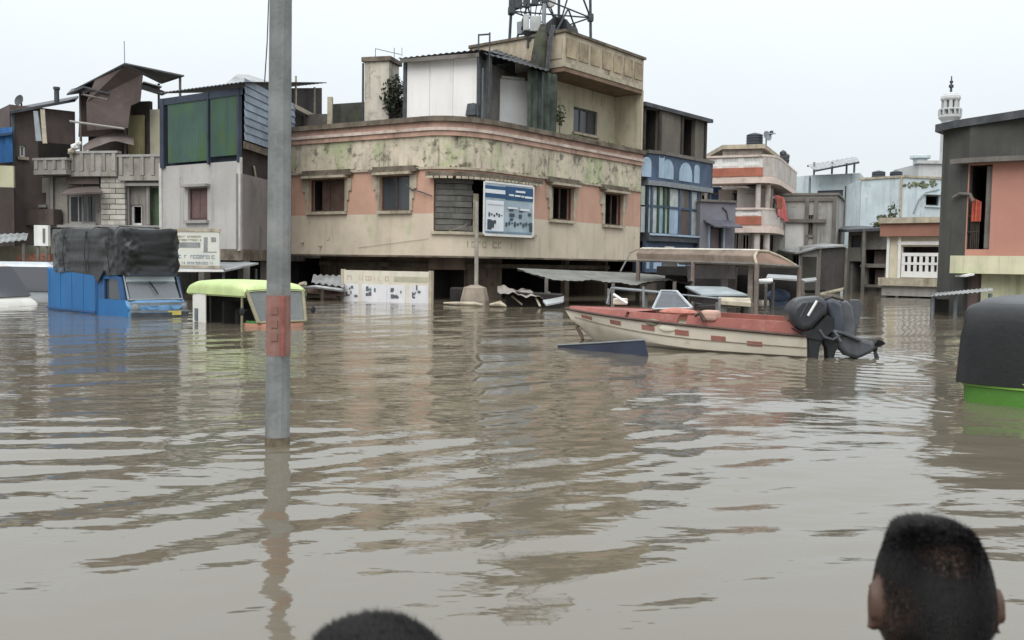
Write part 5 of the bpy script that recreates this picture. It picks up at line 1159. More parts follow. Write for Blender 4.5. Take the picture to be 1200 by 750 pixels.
# rooms behind the balconies under the tin roofs
PR2 = Path([P.map(P.hit(75, 190)[0], -1.2, 0)[:2], P.map(P.hit(152, 190)[0], -1.2, 0)[:2], P.map(P.hit(198, 190)[0], -1.0, 0)[:2]])
mb = MB(); wall(mb, PR2, 0, PR2.l[1], zfl, zz(110, 118, 34), (), .15); part('upper_wall', mb, mat('dark brown room wall', lin(70, 62, 60), .9, .25, 1, lin(46, 40, 40), .7), r)  # dark brown wall with darker streaks
mb = MB(); wall(mb, PR2, PR2.l[1] + .001, PR2.L, zfl, zz(175, 128, 33.8), (), .15); part('upper_wall', mb, mat('yellowed plaster', lin(176, 170, 148), .9, .1, 1, lin(120, 112, 80), .8, lin(150, 158, 110), .5), r, label='pale yellowed upper wall')
for (u0, u1, m_) in ((154, 172, mat('ochre plaster', lin(158, 148, 108), .9, .12, 1, lin(104, 96, 64), .8, lin(126, 138, 82), .5)),):
    a, b = PR2.hit(u0, 160)[0], PR2.hit(u1, 160)[0]; mb = MB(); wall(mb, PR2, a, b, zfl, zz(163, 135, 33.8), (), .1, .2); part('pier', mb, m_, r)
mb = MB(); a = [at(150, 152, 33), at(160, 149, 33), at(160, 172, 33), at(150, 176, 33)]
# rubble and household clutter on the balcony
for k, (u, v, rr) in enumerate(((88, 172, .16), (92, 168, .12), (84, 177, .14))):
    c = at(u, v, 32.6); mb = MB(); mb.ico(c, (rr, rr, rr * .8), 1); solo('bundle', mb, M_WHITE if k < 2 else M_TRIM, ('whitish bundle lying on the cracked balcony parapet', 'smaller whitish bundle on top of the balcony clutter', 'tan bundle at the left of the balcony clutter')[k], 'bundle')
mb = MB(); mb.grid(lambda u, v: at(97 + 60 * u, 180 - 14 * math.sin(u * 2.4) - 10 * v, 32.9 + .5 * v) + Vector((0, 0, .02 * math.sin(u * 13 + v * 5))), 30, 6)
solo('fallen_tarp', mb, mat('muddy tarp', lin(108, 96, 90), .8, .2, 2, lin(66, 58, 54), .7), 'muddy brown tarp sagging over the balcony parapet', 'tarp', smooth=True)
# big tin gable roof and brown sheet
tr = thing('tin_roof_shed', 'dark gabled tin roof shed on poles above the weathered house', 'shed', (*g2(130, 34), zfl))
rd = [at(87, 104, 33.6), at(146, 73.5, 32.6), at(216, 88, 33.4)]
bk = [at(100, 112, 38), at(150, 96, 38), at(186, 104, 37)]
mb = MB(); mb.slab([rd[0], rd[1], bk[1] + Vector((0, 0, .6)), bk[0]], .05); part('roof_slope', mb, M_TIN, tr)
mb = MB(); mb.slab([rd[1] + Vector((.02, 0, 0)), rd[2], at(189, 97, 36.5), bk[1] + Vector((.02, 0, .6))], .05); part('roof_slope', mb, mat('grey tin underside', lin(92, 92, 94), .7, .2, 1.2, lin(60, 54, 52), .6), tr)
mb = MB(); a = [at(112, 92, 33.2), at(146, 77, 32.7), at(167, 87, 33.0), at(164, 119, 33.0), at(153, 124, 33.0), at(150, 150, 32.9), at(102, 153, 33.2), at(101, 120, 33.2)]
mb.slab(a, .05, 0, (0, 1, 0)); part('brown_sheet', mb, mat('brown sheet', lin(88, 75, 71), .85, .16, .8, lin(58, 48, 46), .9, grime=lin(104, 84, 74), grime_amt=.35), tr, label='torn brown sheet hanging from the gable')
mb = MB(); mb.slab([at(168, 95, 33.3), at(190, 101, 33.6), at(186, 104, 34.6), at(166, 99, 34.6)], .03); part('loose_sheet', mb, M_WHITE, tr)
mb = MB(); mb.slab([at(166, 97, 33.6), at(196, 108, 33.8), at(190, 111, 35.2), at(164, 103, 35)], .04); part('loose_sheet', mb, M_TIN, tr)
for (u, Y, v0) in ((146, 33.5, 80), (211, 33.6, 88), (186, 36.2, 98), (94, 33.8, 102)):
    p = at(u, v0, Y); mb = MB(); mb.tube((p.x, p.y, zfl), p, .045, None, 6); part('post', mb, M_GREYD, tr)
mb = MB(); mb.tube(at(82, 142, 33.0), at(146, 151, 32.8), .04, None, 6); part('rail', mb, M_GREY, tr)
mb = MB(); mb.tube(at(98, 111, 33.0), at(126, 117, 32.8), .035, None, 6); part('rail', mb, M_GREYD, tr)
mb = MB(); mb.tube(at(146, 74, 32.6), at(145.5, 48, 32.6), .015, None, 5); part('aerial', mb, M_STEEL, tr)
mb = MB(); p = [at(80, 107, 33.3), at(98, 98.5, 33.2), at(116, 89.5, 33), at(130, 83, 33), at(150, 80, 33), at(150, 140, 33.2), at(126, 156, 33.3), at(78, 156, 33.5)]; mb.slab([q_ + Vector((0, .9, 0)) for q_ in p], .06, 0, (0, 1, 0)); part('side_sheet', mb, mat('dark brown sheet', lin(78, 66, 63), .85, .18, 1, lin(48, 42, 42), .6), tr)
mb = MB(); p = [at(80, 100, 33.2), at(99, 103, 33.0), at(128, 117, 33.2), at(128, 116, 36), at(84, 104, 37)]; 
mb.slab([at(78, 110, 33.2), at(98, 101, 33.1), at(127, 108.5, 33), at(124, 104, 36.5), at(84, 104, 36.5)], .05); part('lower_roof', mb, M_TIN, tr)

# ------------------------------------------------------------------ narrow brown building at far left
r, P = bld('brown_building', 'narrow tall brown building with a rooftop dish at the left edge', 'building', [(14, 33.0), (90, 34.4)])
zt = zz(45, 126, 33.6); hs = [Hole(P.rect(23, 170, 30, 184))]
body(r, P, 6, -FLOOD, zt, M_BROWNW, hs, roofm=M_TIN); opening(r, P, hs[0], 'window', M_WHITE, None, .2, 1, 1, False, True)
mb = MB(); mb.slab([at(11, 130, 32.6), at(88, 116, 34.2), at(92, 112, 40), at(16, 126, 39)], .1); part('roof', mb, M_TIN, r)
mb = MB(); mb.tube(at(15.5, 268, 32.9), at(15.5, 132, 32.9), .07, None, 6); part('downpipe', mb, M_DKSTEEL, r)
for (a, b, c_, d_) in (((39, 130), (44, 130), (49, 165), (42, 165)), ((47, 128), (52, 128), (55, 168), (50, 168))):
    mb = MB(); mb.slab([at(*a, 32.6), at(*b, 32.6), at(*c_, 32.5), at(*d_, 32.5)], .04, 0, (0, 1, 0)); solo('hanging_cloth', mb, M_STEEL if a[0] < 45 else M_TRIM, 'grey cloth strip hung below the brown building roof' if a[0] < 45 else 'cream cloth strip hung beside the grey strip on the brown building', 'cloth')
mb = MB(); q = P.rect(45, 168, 84, 186); wall(mb, P, q[0], q[1], q[2], q[3], (), .03, .06); part('recess_shade_panel', mb, M_BLACKIN, r)  # flat dark slab on the wall, painting the shade of a recess
ds = thing('roof_dish', 'black satellite dish on the brown building roof', 'dish', at(25, 127, 33.6)); c = at(24.5, 118.5, 33.4)
mb = MB(); mb.lathe([(.02, 0), (.12, .02), (.2, .09), (.19, .1), (.02, .02)], c, 14, M=Matrix.Rotation(R(75), 3, 'X') @ Matrix.Rotation(R(-20), 3, 'Y')); part('dish', mb, M_DKSTEEL, ds, smooth=True)
mb = MB(); mb.tube(at(26, 128, 33.6), c, .03, None, 6); part('stand', mb, M_DKSTEEL, ds)
mb = MB(); p = at(66.5, 118, 33.9); mb.lathe([(.09, 0), (.09, .5), (.12, .52), (.12, .6)], (p.x, p.y, zz(66, 122, 33.9)), 8); solo('chimney_pipe', mb, M_DKSTEEL, 'stubby dark vent pipe on the brown building roof', 'pipe')
# blue tarp shack at the frame edge
r, P = bld('tarp_shack', 'shack with a bright blue tarp over a pale wall at the left frame edge', 'shack', [(-90, 31.5), (17.5, 32.2)])
z0, z1_, z2_, z3 = zz(0, 272, 32), zz(0, 219, 32), zz(0, 197, 32), zz(0, 156, 32)
mb = MB(); wall(mb, P, 0, P.L, -FLOOD, z1_, (), .2); part('lower_wall', mb, mat('dark brown boards', lin(78, 68, 64), .9, .15, 1, lin(54, 46, 44), .7), r)
mb = MB(); wall(mb, P, 0, P.L, z1_ + .001, z2_ + .1, (), .2); part('wall', mb, mat('pale ochre wall', lin(182, 178, 146), .85, .08, 1, lin(130, 122, 96), .5), r)
mb = MB(); mb.grid(lambda u, v: P.map(P.L * u, .06 + .07 * math.sin(v * 3) * math.sin(u * 40 + 3 * v) ** 2, z2_ - .12 + .35 * u + (z3 - z2_) * v), 60, 10); part('tarp', mb, mat('blue tarp', lin(34, 92, 152), .5, .12, 1.5), r, smooth=True)
mb = MB(); mb.slab([at(-90, 168, 31), at(14, 155, 32), at(17, 152, 37), at(-90, 160, 37)], .08); part('roof', mb, mat('navy sheet', lin(44, 66, 96), .6, .15, 2), r)
# pale tin sheet low at left, board and clutter behind the vans
aw = thing('low_tin_roof', 'pale low tin roof sloping over the shopfronts behind the silver van', 'roof', (*g2(25, 30), -FLOOD))
mb = MB(); sheet(mb, at(-40, 288, 29), at(31, 281, 29.4), at(33, 273, 31.2), at(-40, 276, 31), 10, .02); part('sheet', mb, M_TINL, aw)
for u in (-20, 28):
    p = at(u, 300, 29.5); mb = MB(); mb.tube((p.x, p.y, -FLOOD), (p.x, p.y, zz(u, 285, 29.5)), .05, None, 6); part('post', mb, M_GREYD, aw)
mb = MB(); p = [at(-40, 325, 30.8), at(58, 320, 30.8), at(58, 287, 30.8), at(-40, 290, 30.8)]; mb.slab(p, .1, 0, (0, 1, 0)); 
for q in range(0): pass
solo('shop_counter', mb, mat('olive shop wall', lin(124, 120, 102), .9, .2, 1, lin(88, 84, 70), .8), 'drab olive shop wall under the low tin roof', 'wall')
mb = MB(); p = [at(17, 307, 30.0), at(58, 306, 30.0), at(58, 297, 30.0), at(20, 299, 30.0)]; mb.slab(p, .3, 0, (0, 1, 0)); solo('goods_rack', mb, mat('rust red goods', lin(146, 98, 80), .9, .3, 6), 'rusty red rack of goods above the silver van', 'rack')
bd = thing('white_board', 'small whitewashed board standing left of the black tarp load', 'board', (*g2(48, 29), 1.2))
a, b = at(40, 288, 29), at(56, 264, 29); mb = MB(); mb.box(a.x, b.x, 29, 29.15, a.z, b.z); part('board', mb, M_WHITE, bd)
mb = MB(); mb.box(a.x + .28, a.x + .34, 28.97, 28.999, a.z + .1, b.z - .1); part('strip', mb, M_GREYD, bd)
for x in (a.x + .08, b.x - .08):
    mb = MB(); mb.tube((x, 29.08, -FLOOD), (x, 29.08, a.z), .04, None, 6); part('post', mb, M_GREYD, bd)
# ------------------------------------------------------------------ street clutter in the middle distance
# tall lamp pole close by
lp_ = on(325, 520, 0)
pole = thing('street_pole', 'tall grey galvanised street pole with a faded red band standing in the flood', 'pole', (lp_.x, lp_.y, -FLOOD))
tp = at(329, 0, lp_.y); zt = 7.5; lean = (tp.x - lp_.x) / tp.z
M_POLE = mat('weathered galvanised pole', lin(124, 127, 126), .6, .18, 4, lin(96, 98, 96), .9, metal=.15, grime=lin(142, 138, 132), grime_amt=.5, fine=60, streak=.12)
M_BAND = mat('faded red paint', lin(140, 98, 88), .7, .16, 5, lin(108, 84, 76), .9, grime=lin(124, 108, 100), grime_amt=.6)
def prad(z): return .0845 - .0034 * (z + FLOOD) * 1.0
def pc(z): return Vector((lp_.x + lean * z, lp_.y, z))
zs = [-FLOOD] + list(np.linspace(0, zt, 12)); zb0, zb1 = zz(325, 416, lp_.y), zz(326, 346, lp_.y)
mb = MB(); mb.path([pc(z) for z in zs], [prad(z) for z in zs], 12); part('shaft', mb, M_POLE, pole, smooth=False)
mb = MB(); mb.path([pc(zb0), pc((zb0 + zb1) / 2), pc(zb1)], [prad(z) + .002 for z in (zb0, (zb0 + zb1) / 2, zb1)], 12); part('painted_band', mb, M_BAND, pole)
mb = MB(); mb.path([pc(zb0) + Vector((.05, -.08, 0)), pc(zb1) + Vector((.05, -.08, 0))], .012, 6); part('red_cable', mb, mat('red cable', lin(158, 84, 76), .7, .2, 9), pole)
mb = MB(); mb.path([pc(-.05), pc(.02), pc(.05)], [prad(0) + .0025, prad(0) + .002, prad(0) + .0012], 12); part('waterline_stain', mb, mat('silt stain', lin(104, 92, 74), .8, .3, 9), pole)
mb = MB()
for k in range(3):
    z = zb0 + (zb1 - zb0) * (.25 + .22 * k); a = -1.75; p = pc(z) + Vector((math.cos(a), math.sin(a), 0)) * (prad(z) + .004); mb.box(p.x - .012, p.x + .03, p.y - .004, p.y + .004, z, z + .05)
part('stencil_mark', mb, mat('stencil ink', lin(128, 88, 78), .8, .1, 5), pole, kind='stuff')
mb = MB(); mb.path([at(315, -40, 6.8), at(312, 40, 7.2), at(309, 96, 30)], .006, 5)
mb = MB(); mb.path([at(315.5, -20, 28), at(313, 50, 29), at(310, 97, 30.3)], .02, 5); solo('overhead_wire', mb, M_STEEL, 'thin pale wire dropping to the green tin house roof', 'wire')

# slim pole with concrete footing in front of the corner
sp = thing('slim_pole', 'slim grey pole rising from a pale concrete footing before the corner building', 'pole', (*g2(558.5, 27.3), -FLOOD))
p = at(558.5, 345, 27.3); mb = MB(); mb.tube((p.x, p.y, -FLOOD), (p.x - .03, p.y, zz(559, 236, 27.3)), .065, .05, 8); part('shaft', mb, mat('dull pale pole', lin(148, 142, 130), .7, .15, 4, lin(100, 94, 84), .7), sp)
mb = MB(); mb.lathe([(.46, -FLOOD), (.42, zz(557, 352, 27.3)), (.33, zz(557, 337, 27.3)), (.12, zz(557, 334, 27.3))], (p.x - .05, p.y, 0), 8); part('footing', mb, mat('pale concrete', lin(146, 132, 116), .9, .15, 2, lin(110, 100, 88), .8), sp)
mb = MB(); mb.lathe([(.3, -FLOOD), (.3, zz(540, 339, 27.6)), (.26, zz(540, 337, 27.6))], (*g2(539.5, 27.8), 0), 10); solo('oil_drum', mb, M_BLACKIN, 'dark upright drum standing beside the pale concrete footing', 'drum')

# long notice board standing in the water
PBd = Path([g2(401, 29.2), g2(505, 27.6)])
bd = thing('notice_board', 'long white hoarding with pasted posters standing in the floodwater', 'hoarding', (*PBd.p[0], -FLOOD)); P = PBd
b0, b1 = -FLOOD, zz(453, 317.5, 28.4)
mb = MB(); wall(mb, P, 0, P.L, b0, b1, (), .08); part('board', mb, mat('hoarding cream', lin(204, 196, 178), .75, .06, 2, lin(160, 150, 132), .5), bd)
mb = MB(); scribble(mb, P, (P.L * .06, P.L * .58, b1 - .36, b1 - .1), 1, .008, 0, .9, random.Random(5), .02); part('lettering', mb, mat('washed pink letters', lin(190, 168, 150), .8, .06, 3), bd, kind='stuff')
mb = MB(); wall(mb, P, P.L * .6, P.L * .97, b1 - .32, b1 - .16, (), .004, .006); part('lettering_strip', mb, mat('olive strip', lin(168, 162, 138), .8, .1, 3), bd)
M_POST = mat('poster white', lin(208, 206, 208), .7, .05, 2, lin(170, 168, 170), .4); M_PINK2 = mat('poster ink', lin(96, 100, 106), .8, .2, 6); M_PBL = mat('poster blue ink', lin(150, 182, 198), .8, .1, 6)
for (x0, x1, sd) in ((.01, .2, 1), (.235, .52, 2), (.523, .73, 3), (.775, .985, 4)):
    mb = MB(); wall(mb, P, P.L * x0, P.L * x1, -.3, b1 - .42, (), .012, .014); po = part('poster', mb, M_POST, bd)
    r_ = random.Random(sd * 7); ink = MB(); blu = MB()
    for k in range(7):
        cx_ = P.L * (x0 + (x1 - x0) * r_.uniform(.15, .85)); cz = r_.uniform(.1, b1 - .55); ww, hh = r_.uniform(.04, .13), r_.uniform(.04, .16)
        wall(blu if k in (2,) else ink, P, max(P.L * x0 + .02, cx_ - ww / 2), min(P.L * x1 - .02, cx_ + ww / 2), cz, cz + hh, (), .004, .019 + .0012 * k)
    part('print', ink, M_PINK2, po, kind='stuff'); part('print', blu, M_PBL, po, kind='stuff')
for x in (0.005, .995):
    mb = MB(); wall(mb, P, P.L * x - .05, P.L * x + .05, b0, b1 + .03, (), .12, .02); part('post', mb, M_TRIM, bd)

# wreckage left of the hoarding
wk = thing('sheet_wreckage', 'grey bent sheet lying on a reddish brown cart half under water', 'wreckage', (*g2(380, 29.5), -.4))
mb = MB(); sheet(mb, at(365, 331, 29), at(403, 336, 28.6), at(403, 323, 30.2), at(367, 322, 30.5), 5, .03); part('sheet', mb, M_TINL, wk)
mb = MB(); mb.slab([at(352, 343, 29.2), at(402, 347, 28.8), at(402, 337, 29.2), at(353, 336, 29.6)], .9, 0, (0, 1, 0)); part('cart_body', mb, mat('wet brown cart', lin(84, 62, 54), .7, .25, 2, lin(52, 42, 38), .6), wk)
mb = MB(); mb.path([at(352, 338, 29.1), at(370, 336, 28.9), at(402, 340, 28.7)], .06, 6); part('cart_rail', mb, M_TINL, wk)
for k, u in enumerate((358, 378, 396)):
    mb = MB(); a = on(u, 352, 0); mb.tube(at(u, 340, a.y), (a.x, a.y, -FLOOD), .05, None, 6); part('leg', mb, M_TIMBER, wk)
mb = MB(); mb.path([at(349, 337, 28.9), at(353, 333, 28.9), at(358, 332, 28.8)], .07, 6); solo('white_bundle', mb, M_TRIM, 'small pale cloth bundle on the left end of the wrecked cart', 'bundle')

# tarp awning in front of the corner building shopfronts
aw = thing('tarp_awning', 'long sagging grey tarp awning along the corner building shopfronts', 'awning', (*g2(690, 29), -FLOOD))
def tarpf(o):
    def f(u, v):
        un = 606 + (812 - 606) * u; 
        top = np.interp(un, [606, 640, 690, 740, 770, 812], [314, 315.5, 317.5, 319.5, 322, 328]); bot = np.interp(un, [606, 640, 665, 690, 730, 745, 770, 812], [315, 326, 329.5, 328, 332, 334, 328.5, 330])
        Yt = np.interp(un, [606, 812], [30.5, 33.0]); Yb = np.interp(un, [606, 812], [27.6, 28.6])
        a = at(un, top, Yt); b = at(un, bot, Yb); p = b.lerp(a, v); p.z += -.10 * math.sin(math.pi * v) * (1 + .5 * math.sin(un * .11)) + .015 * math.sin(un * .21) * (1 - v) + .012 * math.sin(un * .77 + 1) * (1 - v) + o; return p
    return f
mb = MB(); mb.grid(tarpf(0), 60, 10); mb.grid(tarpf(-.02), 60, 10); part('tarp', mb, mat('grey green tarp', lin(118, 118, 112), .75, .15, 1.6, lin(80, 80, 76), .8, grime=lin(92, 92, 84), grime_amt=.35), aw, smooth=True)
for u, Y, v in ((718, 28.2, 331), (757, 28.5, 331), (790, 28.5, 330), (640, 27.8, 326)):
    p = at(u, 350, Y); mb = MB(); mb.tube((p.x, p.y, -FLOOD), (p.x, p.y, zz(u, v, Y)), .06, None, 6); part('post', mb, M_GREYD, aw)
mb = MB(); mb.tube(at(727, 318, 29.5), at(739, 296, 31), .025, None, 5); mb.tube(at(739, 296, 31), at(748, 292, 34), .02, None, 5); part('stay', mb, M_GREYD, aw)
mb = MB(); mb.tube(at(718, 337.5, 28.2), at(790, 344, 28.5), .05, None, 6); part('rail', mb, M_STEEL, aw)
# collapsed stall / debris
db = thing('collapsed_stall', 'collapsed dark stall with crumpled tin sheets half sunk before the shopfronts', 'wreckage', (*g2(625, 27.5), -.5))
mb = MB(); a = [at(594, 358, 27.0), at(657, 360, 26.2), at(657, 346, 26.2), at(592, 342, 27.0)]; a[0].z = a[1].z = -.5; mb.slab(a, 1.6, 0, (.1, 1, 0)); part('frame_box', mb, M_BLACKIN, db)
mb = MB(); mb.grid(lambda u, v: at(583 + 78 * u, 342 + 11 * u - 7 * v + 1.6 * math.sin(u * 19 + v * 3) + .8 * math.sin(u * 47), 26.2 + 2.0 * v) , 44, 6); part('crumpled_sheet', mb, mat('crumpled pale sheet', lin(150, 140, 132), .6, .25, 2.5, lin(84, 76, 70), .8, metal=.1), db)
mb = MB(); mb.slab([at(636, 352, 25.8), at(661, 347, 25.9), at(660, 353, 25.6), at(640, 357, 25.5)], .04); part('loose_sheet', mb, M_TINL, db)
for (a, b) in (((600, 347, 26.8), (612, 357, 26.5)), ((628, 349, 26.4), (633, 359, 26.1))):
    mb = MB(); mb.tube(at(*a), at(*b), .03, None, 5); part('strut', mb, M_TRIM, db)
mb = MB(); mb.path([at(520, 355, 27.0), at(536, 355.5, 26.8), at(556, 356, 26.6), at(566, 357.5, 26.4)], [.025, .05, .06, .03], 7); solo('floating_pipe', mb, M_TRIM, 'pale plastic bundle floating beside the concrete footing', 'bundle')
mb = MB(); mb.path([at(574, 357.0, 26.4), at(586, 355.5, 26.3), at(593, 359, 26.1)], [.03, .08, .03], 7); solo('floating_sack', mb, M_TRIM, 'white floating sack left of the collapsed stall', 'sack')
# arched roof stall
vs = thing('arched_canopy', 'long arched brown sheet canopy over a market stall', 'canopy', (*g2(840, 28), -FLOOD))
L0, L1 = at(742, 291, 33.0), at(892, 294, 29.0); axis = (L1 - L0); axis.z = 0; axn = axis.normalized(); side = Vector((-axn.y, axn.x, 0))
f0 = at(795, 303, 31.0)
fr0, fr1 = at(748, 305, 30.8), at(887, 309.5, 26.6); bk1 = at(937, 313, 27.6); 
cr0, cr1 = at(746, 291, 32.2), at(888, 293, 27.6)
bk0 = bk1 + (fr0 - fr1)
M_ARCH = mat('brown corrugated canopy', lin(150, 128, 112), .7, .15, 1.5, lin(104, 84, 72), .7); M_ARCHL = mat('shaded canopy brown', lin(128, 110, 96), .75, .18, 1.5, lin(84, 70, 60), .9, grime=lin(96, 80, 70), grime_amt=.5)  # canopy sheet colour carries the brown shading below its top edge
def arch(t):       # t 0 front eave .. 1 back eave, at right end
    pts = [(887, 309.5, 26.6), (884, 300, 26.7), (888, 293, 27.0), (900, 294, 27.3), (917, 301, 27.5), (937, 313, 27.7)]
    x = t * 5; i = min(4, int(x)); return at(*pts[i]).lerp(at(*pts[i + 1]), x - i)
dv = fr0 - fr1
def archf(o): return lambda u, v: arch(u) + dv * v + Vector((0, 0, o + .015 * math.sin(u * 60)))
mb = MB(); mb.grid(archf(0), 41, 12); part('canopy_sheet', mb, M_ARCHL, vs, smooth=True)
mb = MB(); mb.grid(archf(-.05), 41, 12); part('canopy_lining', mb, M_ARCH, vs, smooth=True)
mb = MB(); mb.path([arch(t) + Vector((0, 0, -.02)) for t in np.linspace(0, 1, 14)], .04, 6); part('arch_rib', mb, M_TRIM, vs)
mb = MB(); q0, q1 = arch(.36), arch(.44); mb.slab([q0 + dv, q0, q1, q1 + dv], .02, 0, (0, -.3, -1)); mb.v = [(x, y - .02, z + .03) for x, y, z in mb.v]; part('ridge_light_strip', mb, mat('ridge light strip', lin(190, 182, 168), .7, .12, 1.5, lin(120, 104, 92), .9), vs)  # pale strip paints the light along the canopy's top edge
mb = MB(); mb.tube(arch(0), arch(1), .05, None, 6); part('tie_bar', mb, M_GREYD, vs)
mb = MB(); mb.tube(arch(0), arch(0) + dv, .05, None, 6); part('eave_bar', mb, M_GREYD, vs)
mb = MB(); a, b = arch(0.02), arch(0.98); mb.slab([a, b, b + Vector((0, .02, .02)), arch(.6) - Vector((0, 0, .04)), arch(.4) - Vector((0, 0, .05)), arch(.2) - Vector((0, 0, .04))], .02, 0, (-.3, 1, 0)); part('gable_sheet', mb, mat('brown gable sheet', lin(136, 108, 92), .75, .15, 1.4, lin(92, 74, 64), .6), vs)
for p in (arch(0), arch(0) + dv * .5, arch(0) + dv, arch(1), arch(1) + dv * .5):
    mb = MB(); mb.tube((p.x, p.y, -FLOOD), (p.x, p.y, p.z), .07, None, 7); part('post', mb, mat('dull stall post', lin(120, 106, 98), .8, .2, 3), vs)
p = at(880, 310, 27.4); mb = MB(); mb.tube((p.x, p.y, -FLOOD), (p.x, p.y, p.z + .2), .08, None, 7); part('post', mb, mat('pale stall post', lin(150, 138, 128), .8, .2, 3), vs)
# stalls under the canopy
st = thing('market_stall', 'market stall with a lilac counter and dark interior under the arched canopy', 'stall', (*g2(830, 30), -FLOOD))
mb = MB(); a, b = at(806, 326, 30.6), at(862, 330, 29.4); mb.slab([at(806, 326, 30.6), at(862, 327, 29.4), at(862, 311, 29.4), at(806, 311, 30.6)], .1, 0, (0, 1, 0)); part('sign_panel', mb, mat('lilac sign panel', lin(176, 168, 172), .8, .15, 1.6, lin(104, 96, 98), .7), st)
for u in (810, 849):
    p = at(u, 330, 29.9); mb = MB(); mb.box(p.x - .1, p.x + .1, p.y - .05, p.y + .05, -FLOOD, p.z + .1); part('leg', mb, mat('lilac post', lin(150, 140, 142), .8, .15, 2), st)
mb = MB(); mb.slab([at(780, 322, 31.6), at(806, 323, 31), at(806, 352, 31), at(780, 350, 31.6)], .1, 0, (0, 1, 0)); part('shade_panel', mb, M_BLACKIN, st); mb = MB(); mb.slab([at(862, 322, 30), at(888, 323, 29.4), at(888, 356, 29.4), at(862, 354, 30)], .1, 0, (0, 1, 0)); part('shade_panel', mb, M_BLACKIN, st)  # black panels paint the shade at the stall's sides
mb = MB(); mb.slab([at(770, 312, 33.2), at(935, 312, 31.4), at(935, 352, 31.4), at(770, 350, 33.2)], .1, 0, (0, 1, 0)); part('shade_backing', mb, M_BLACKIN, st)  # black sheet paints the shade under the canopy
tbl = thing('sheet_table', 'low table covered with a tilted grey sheet in front of the stall', 'table', (*g2(840, 27.5), -FLOOD))
mb = MB(); mb.slab([at(803, 335, 27.9), at(822, 345, 26.2), at(876, 345, 25.6), at(850, 336, 27.4)], .05); part('top', mb, mat('grey blue sheet', lin(146, 154, 156), .6, .12, 2, lin(104, 110, 112), .6), tbl)
mb = MB(); mb.slab([at(806, 337, 27.95), at(824, 346.5, 26.25), at(824, 356, 26.2), at(806, 352, 27.9)], .05, 0, (1, 0, 0)); mb.slab([at(824, 346.5, 26.25), at(874, 346.5, 25.65), at(874, 357, 25.6), at(824, 356, 26.2)], .05, 0, (0, 1, 0)); part('skirt', mb, M_BLACKIN, tbl)
for u, Y in ((808, 27.7), (872, 25.9)):
    p = at(u, 345, Y); mb = MB(); mb.tube((p.x, p.y, -FLOOD), (p.x, p.y, p.z - .05), .05, None, 6); part('leg', mb, M_TIMBER, tbl)
ct = thing('pale_counter', 'pale slab counter standing in the water beside the stall post', 'counter', (*g2(860, 24.6), -FLOOD))
mb = MB(); mb.slab([at(842, 352, 24.4), at(880, 355, 24.0), at(879, 349, 25.0), at(842, 348, 25.2)], .1); part('slab', mb, M_TRIM, ct)
for u in (846, 876):
    p = at(u, 352, 24.6); mb = MB(); mb.box(p.x - .12, p.x + .12, 24.5, 24.8, -FLOOD, p.z - .06); part('leg', mb, M_GREYD, ct)
mb = MB(); a, b = at(778, 312, 30.2), at(794, 305, 30.2); mb.box(a.x, b.x, 30.2, 30.25, a.z, b.z); solo('hanging_sign', mb, M_WHITE, 'small blank whitish sign hanging left of the arched canopy stall', 'sign')
for k, (q, lab) in enumerate((([(898, 325, 30), (941, 328, 29.4), (935, 323, 31), (900, 321, 31.5)], 'pale tin flap stretched right of the stall posts at the arch foot'), ([(888, 331, 28.6), (906, 330, 28.6), (905, 326, 29.6), (889, 327, 29.6)], 'small white tin flap below the arched gable'), ([(933, 331, 35), (957, 328, 35), (956, 325, 36.5), (935, 327, 36.5)], 'pale tin flap in front of the charcoal lean-to'))):
    t = thing('tin_flap', lab, 'tin sheet', (*g2(q[0][0], q[0][2]), -FLOOD)); mb = MB(); mb.slab([at(*x) for x in q], .05); part('sheet', mb, M_WHITE if k == 1 else M_TINL, t)
    for x in (q[0], q[1]):
        p = at(*x); mb = MB(); mb.tube((p.x, p.y, -FLOOD), (p.x, p.y, p.z - .02), .05, None, 6); part('post', mb, M_GREYD, t)
# shop goods in dark shade right
for k, (u, v, Y, w_, m_, lab) in enumerate(((925, 345, 33, .35, M_GREYD, 'grey sack heap in the shade right of the stall'), (912, 347, 31, .25, M_NAVY, 'dark blue crate heap between the stall posts'))):
    c = at(u, v, Y); mb = MB(); mb.ico((c.x, c.y, c.z), (w_ * 1.6, w_, w_), 2); mb.box(c.x - w_, c.x + w_, c.y - w_ * .6, c.y + w_ * .6, -FLOOD, c.z - w_ * .3); solo('covered_heap', mb, m_, lab, 'heap')
# submerged-vehicle roof corner in front of the boat
wd = thing('sunken_roof', 'dark navy corner of a sunken vehicle roof poking out of the water', 'vehicle roof')
a = on(653, 406, 0); b = on(768, 419, 0); tp_ = at(756, 399, b.y + .15); c = b + Vector((.15, .75, 0)); d_ = a + Vector((.6, .5, 0)); 
wd.location = (*((a + b) / 2)[:2], -.3)
tl = Vector((a.x, a.y, .02)); bot = lambda p: Vector((p.x, p.y, -.35))
A1, B1, T1, C1, D1 = a, b, tp_, c, d_
T2 = T1 + Vector((.05, .55, -.03))
mb = MB(); vsx = [bot(A1), bot(B1), bot(C1), bot(D1), A1 + Vector((0, 0, .015)), T1, T2, D1 + Vector((0, 0, .02))]
mb.add(vsx, [(0, 1, 5, 4), (4, 5, 6, 7), (1, 2, 6, 5), (3, 0, 4, 7), (2, 3, 7, 6), (3, 2, 1, 0)]); part('roof_panel', mb, mat('wet navy paint', lin(48, 54, 72), .35, .15, 2), wd, bevel=.015)
mb = MB(); mb.path([A1 + Vector((0, -.005, .02)), A1.lerp(T1, .5) + Vector((0, -.008, .012)), T1 + Vector((0, -.005, .01))], .012, 6); part('trim_strip', mb, M_STEEL, wd)
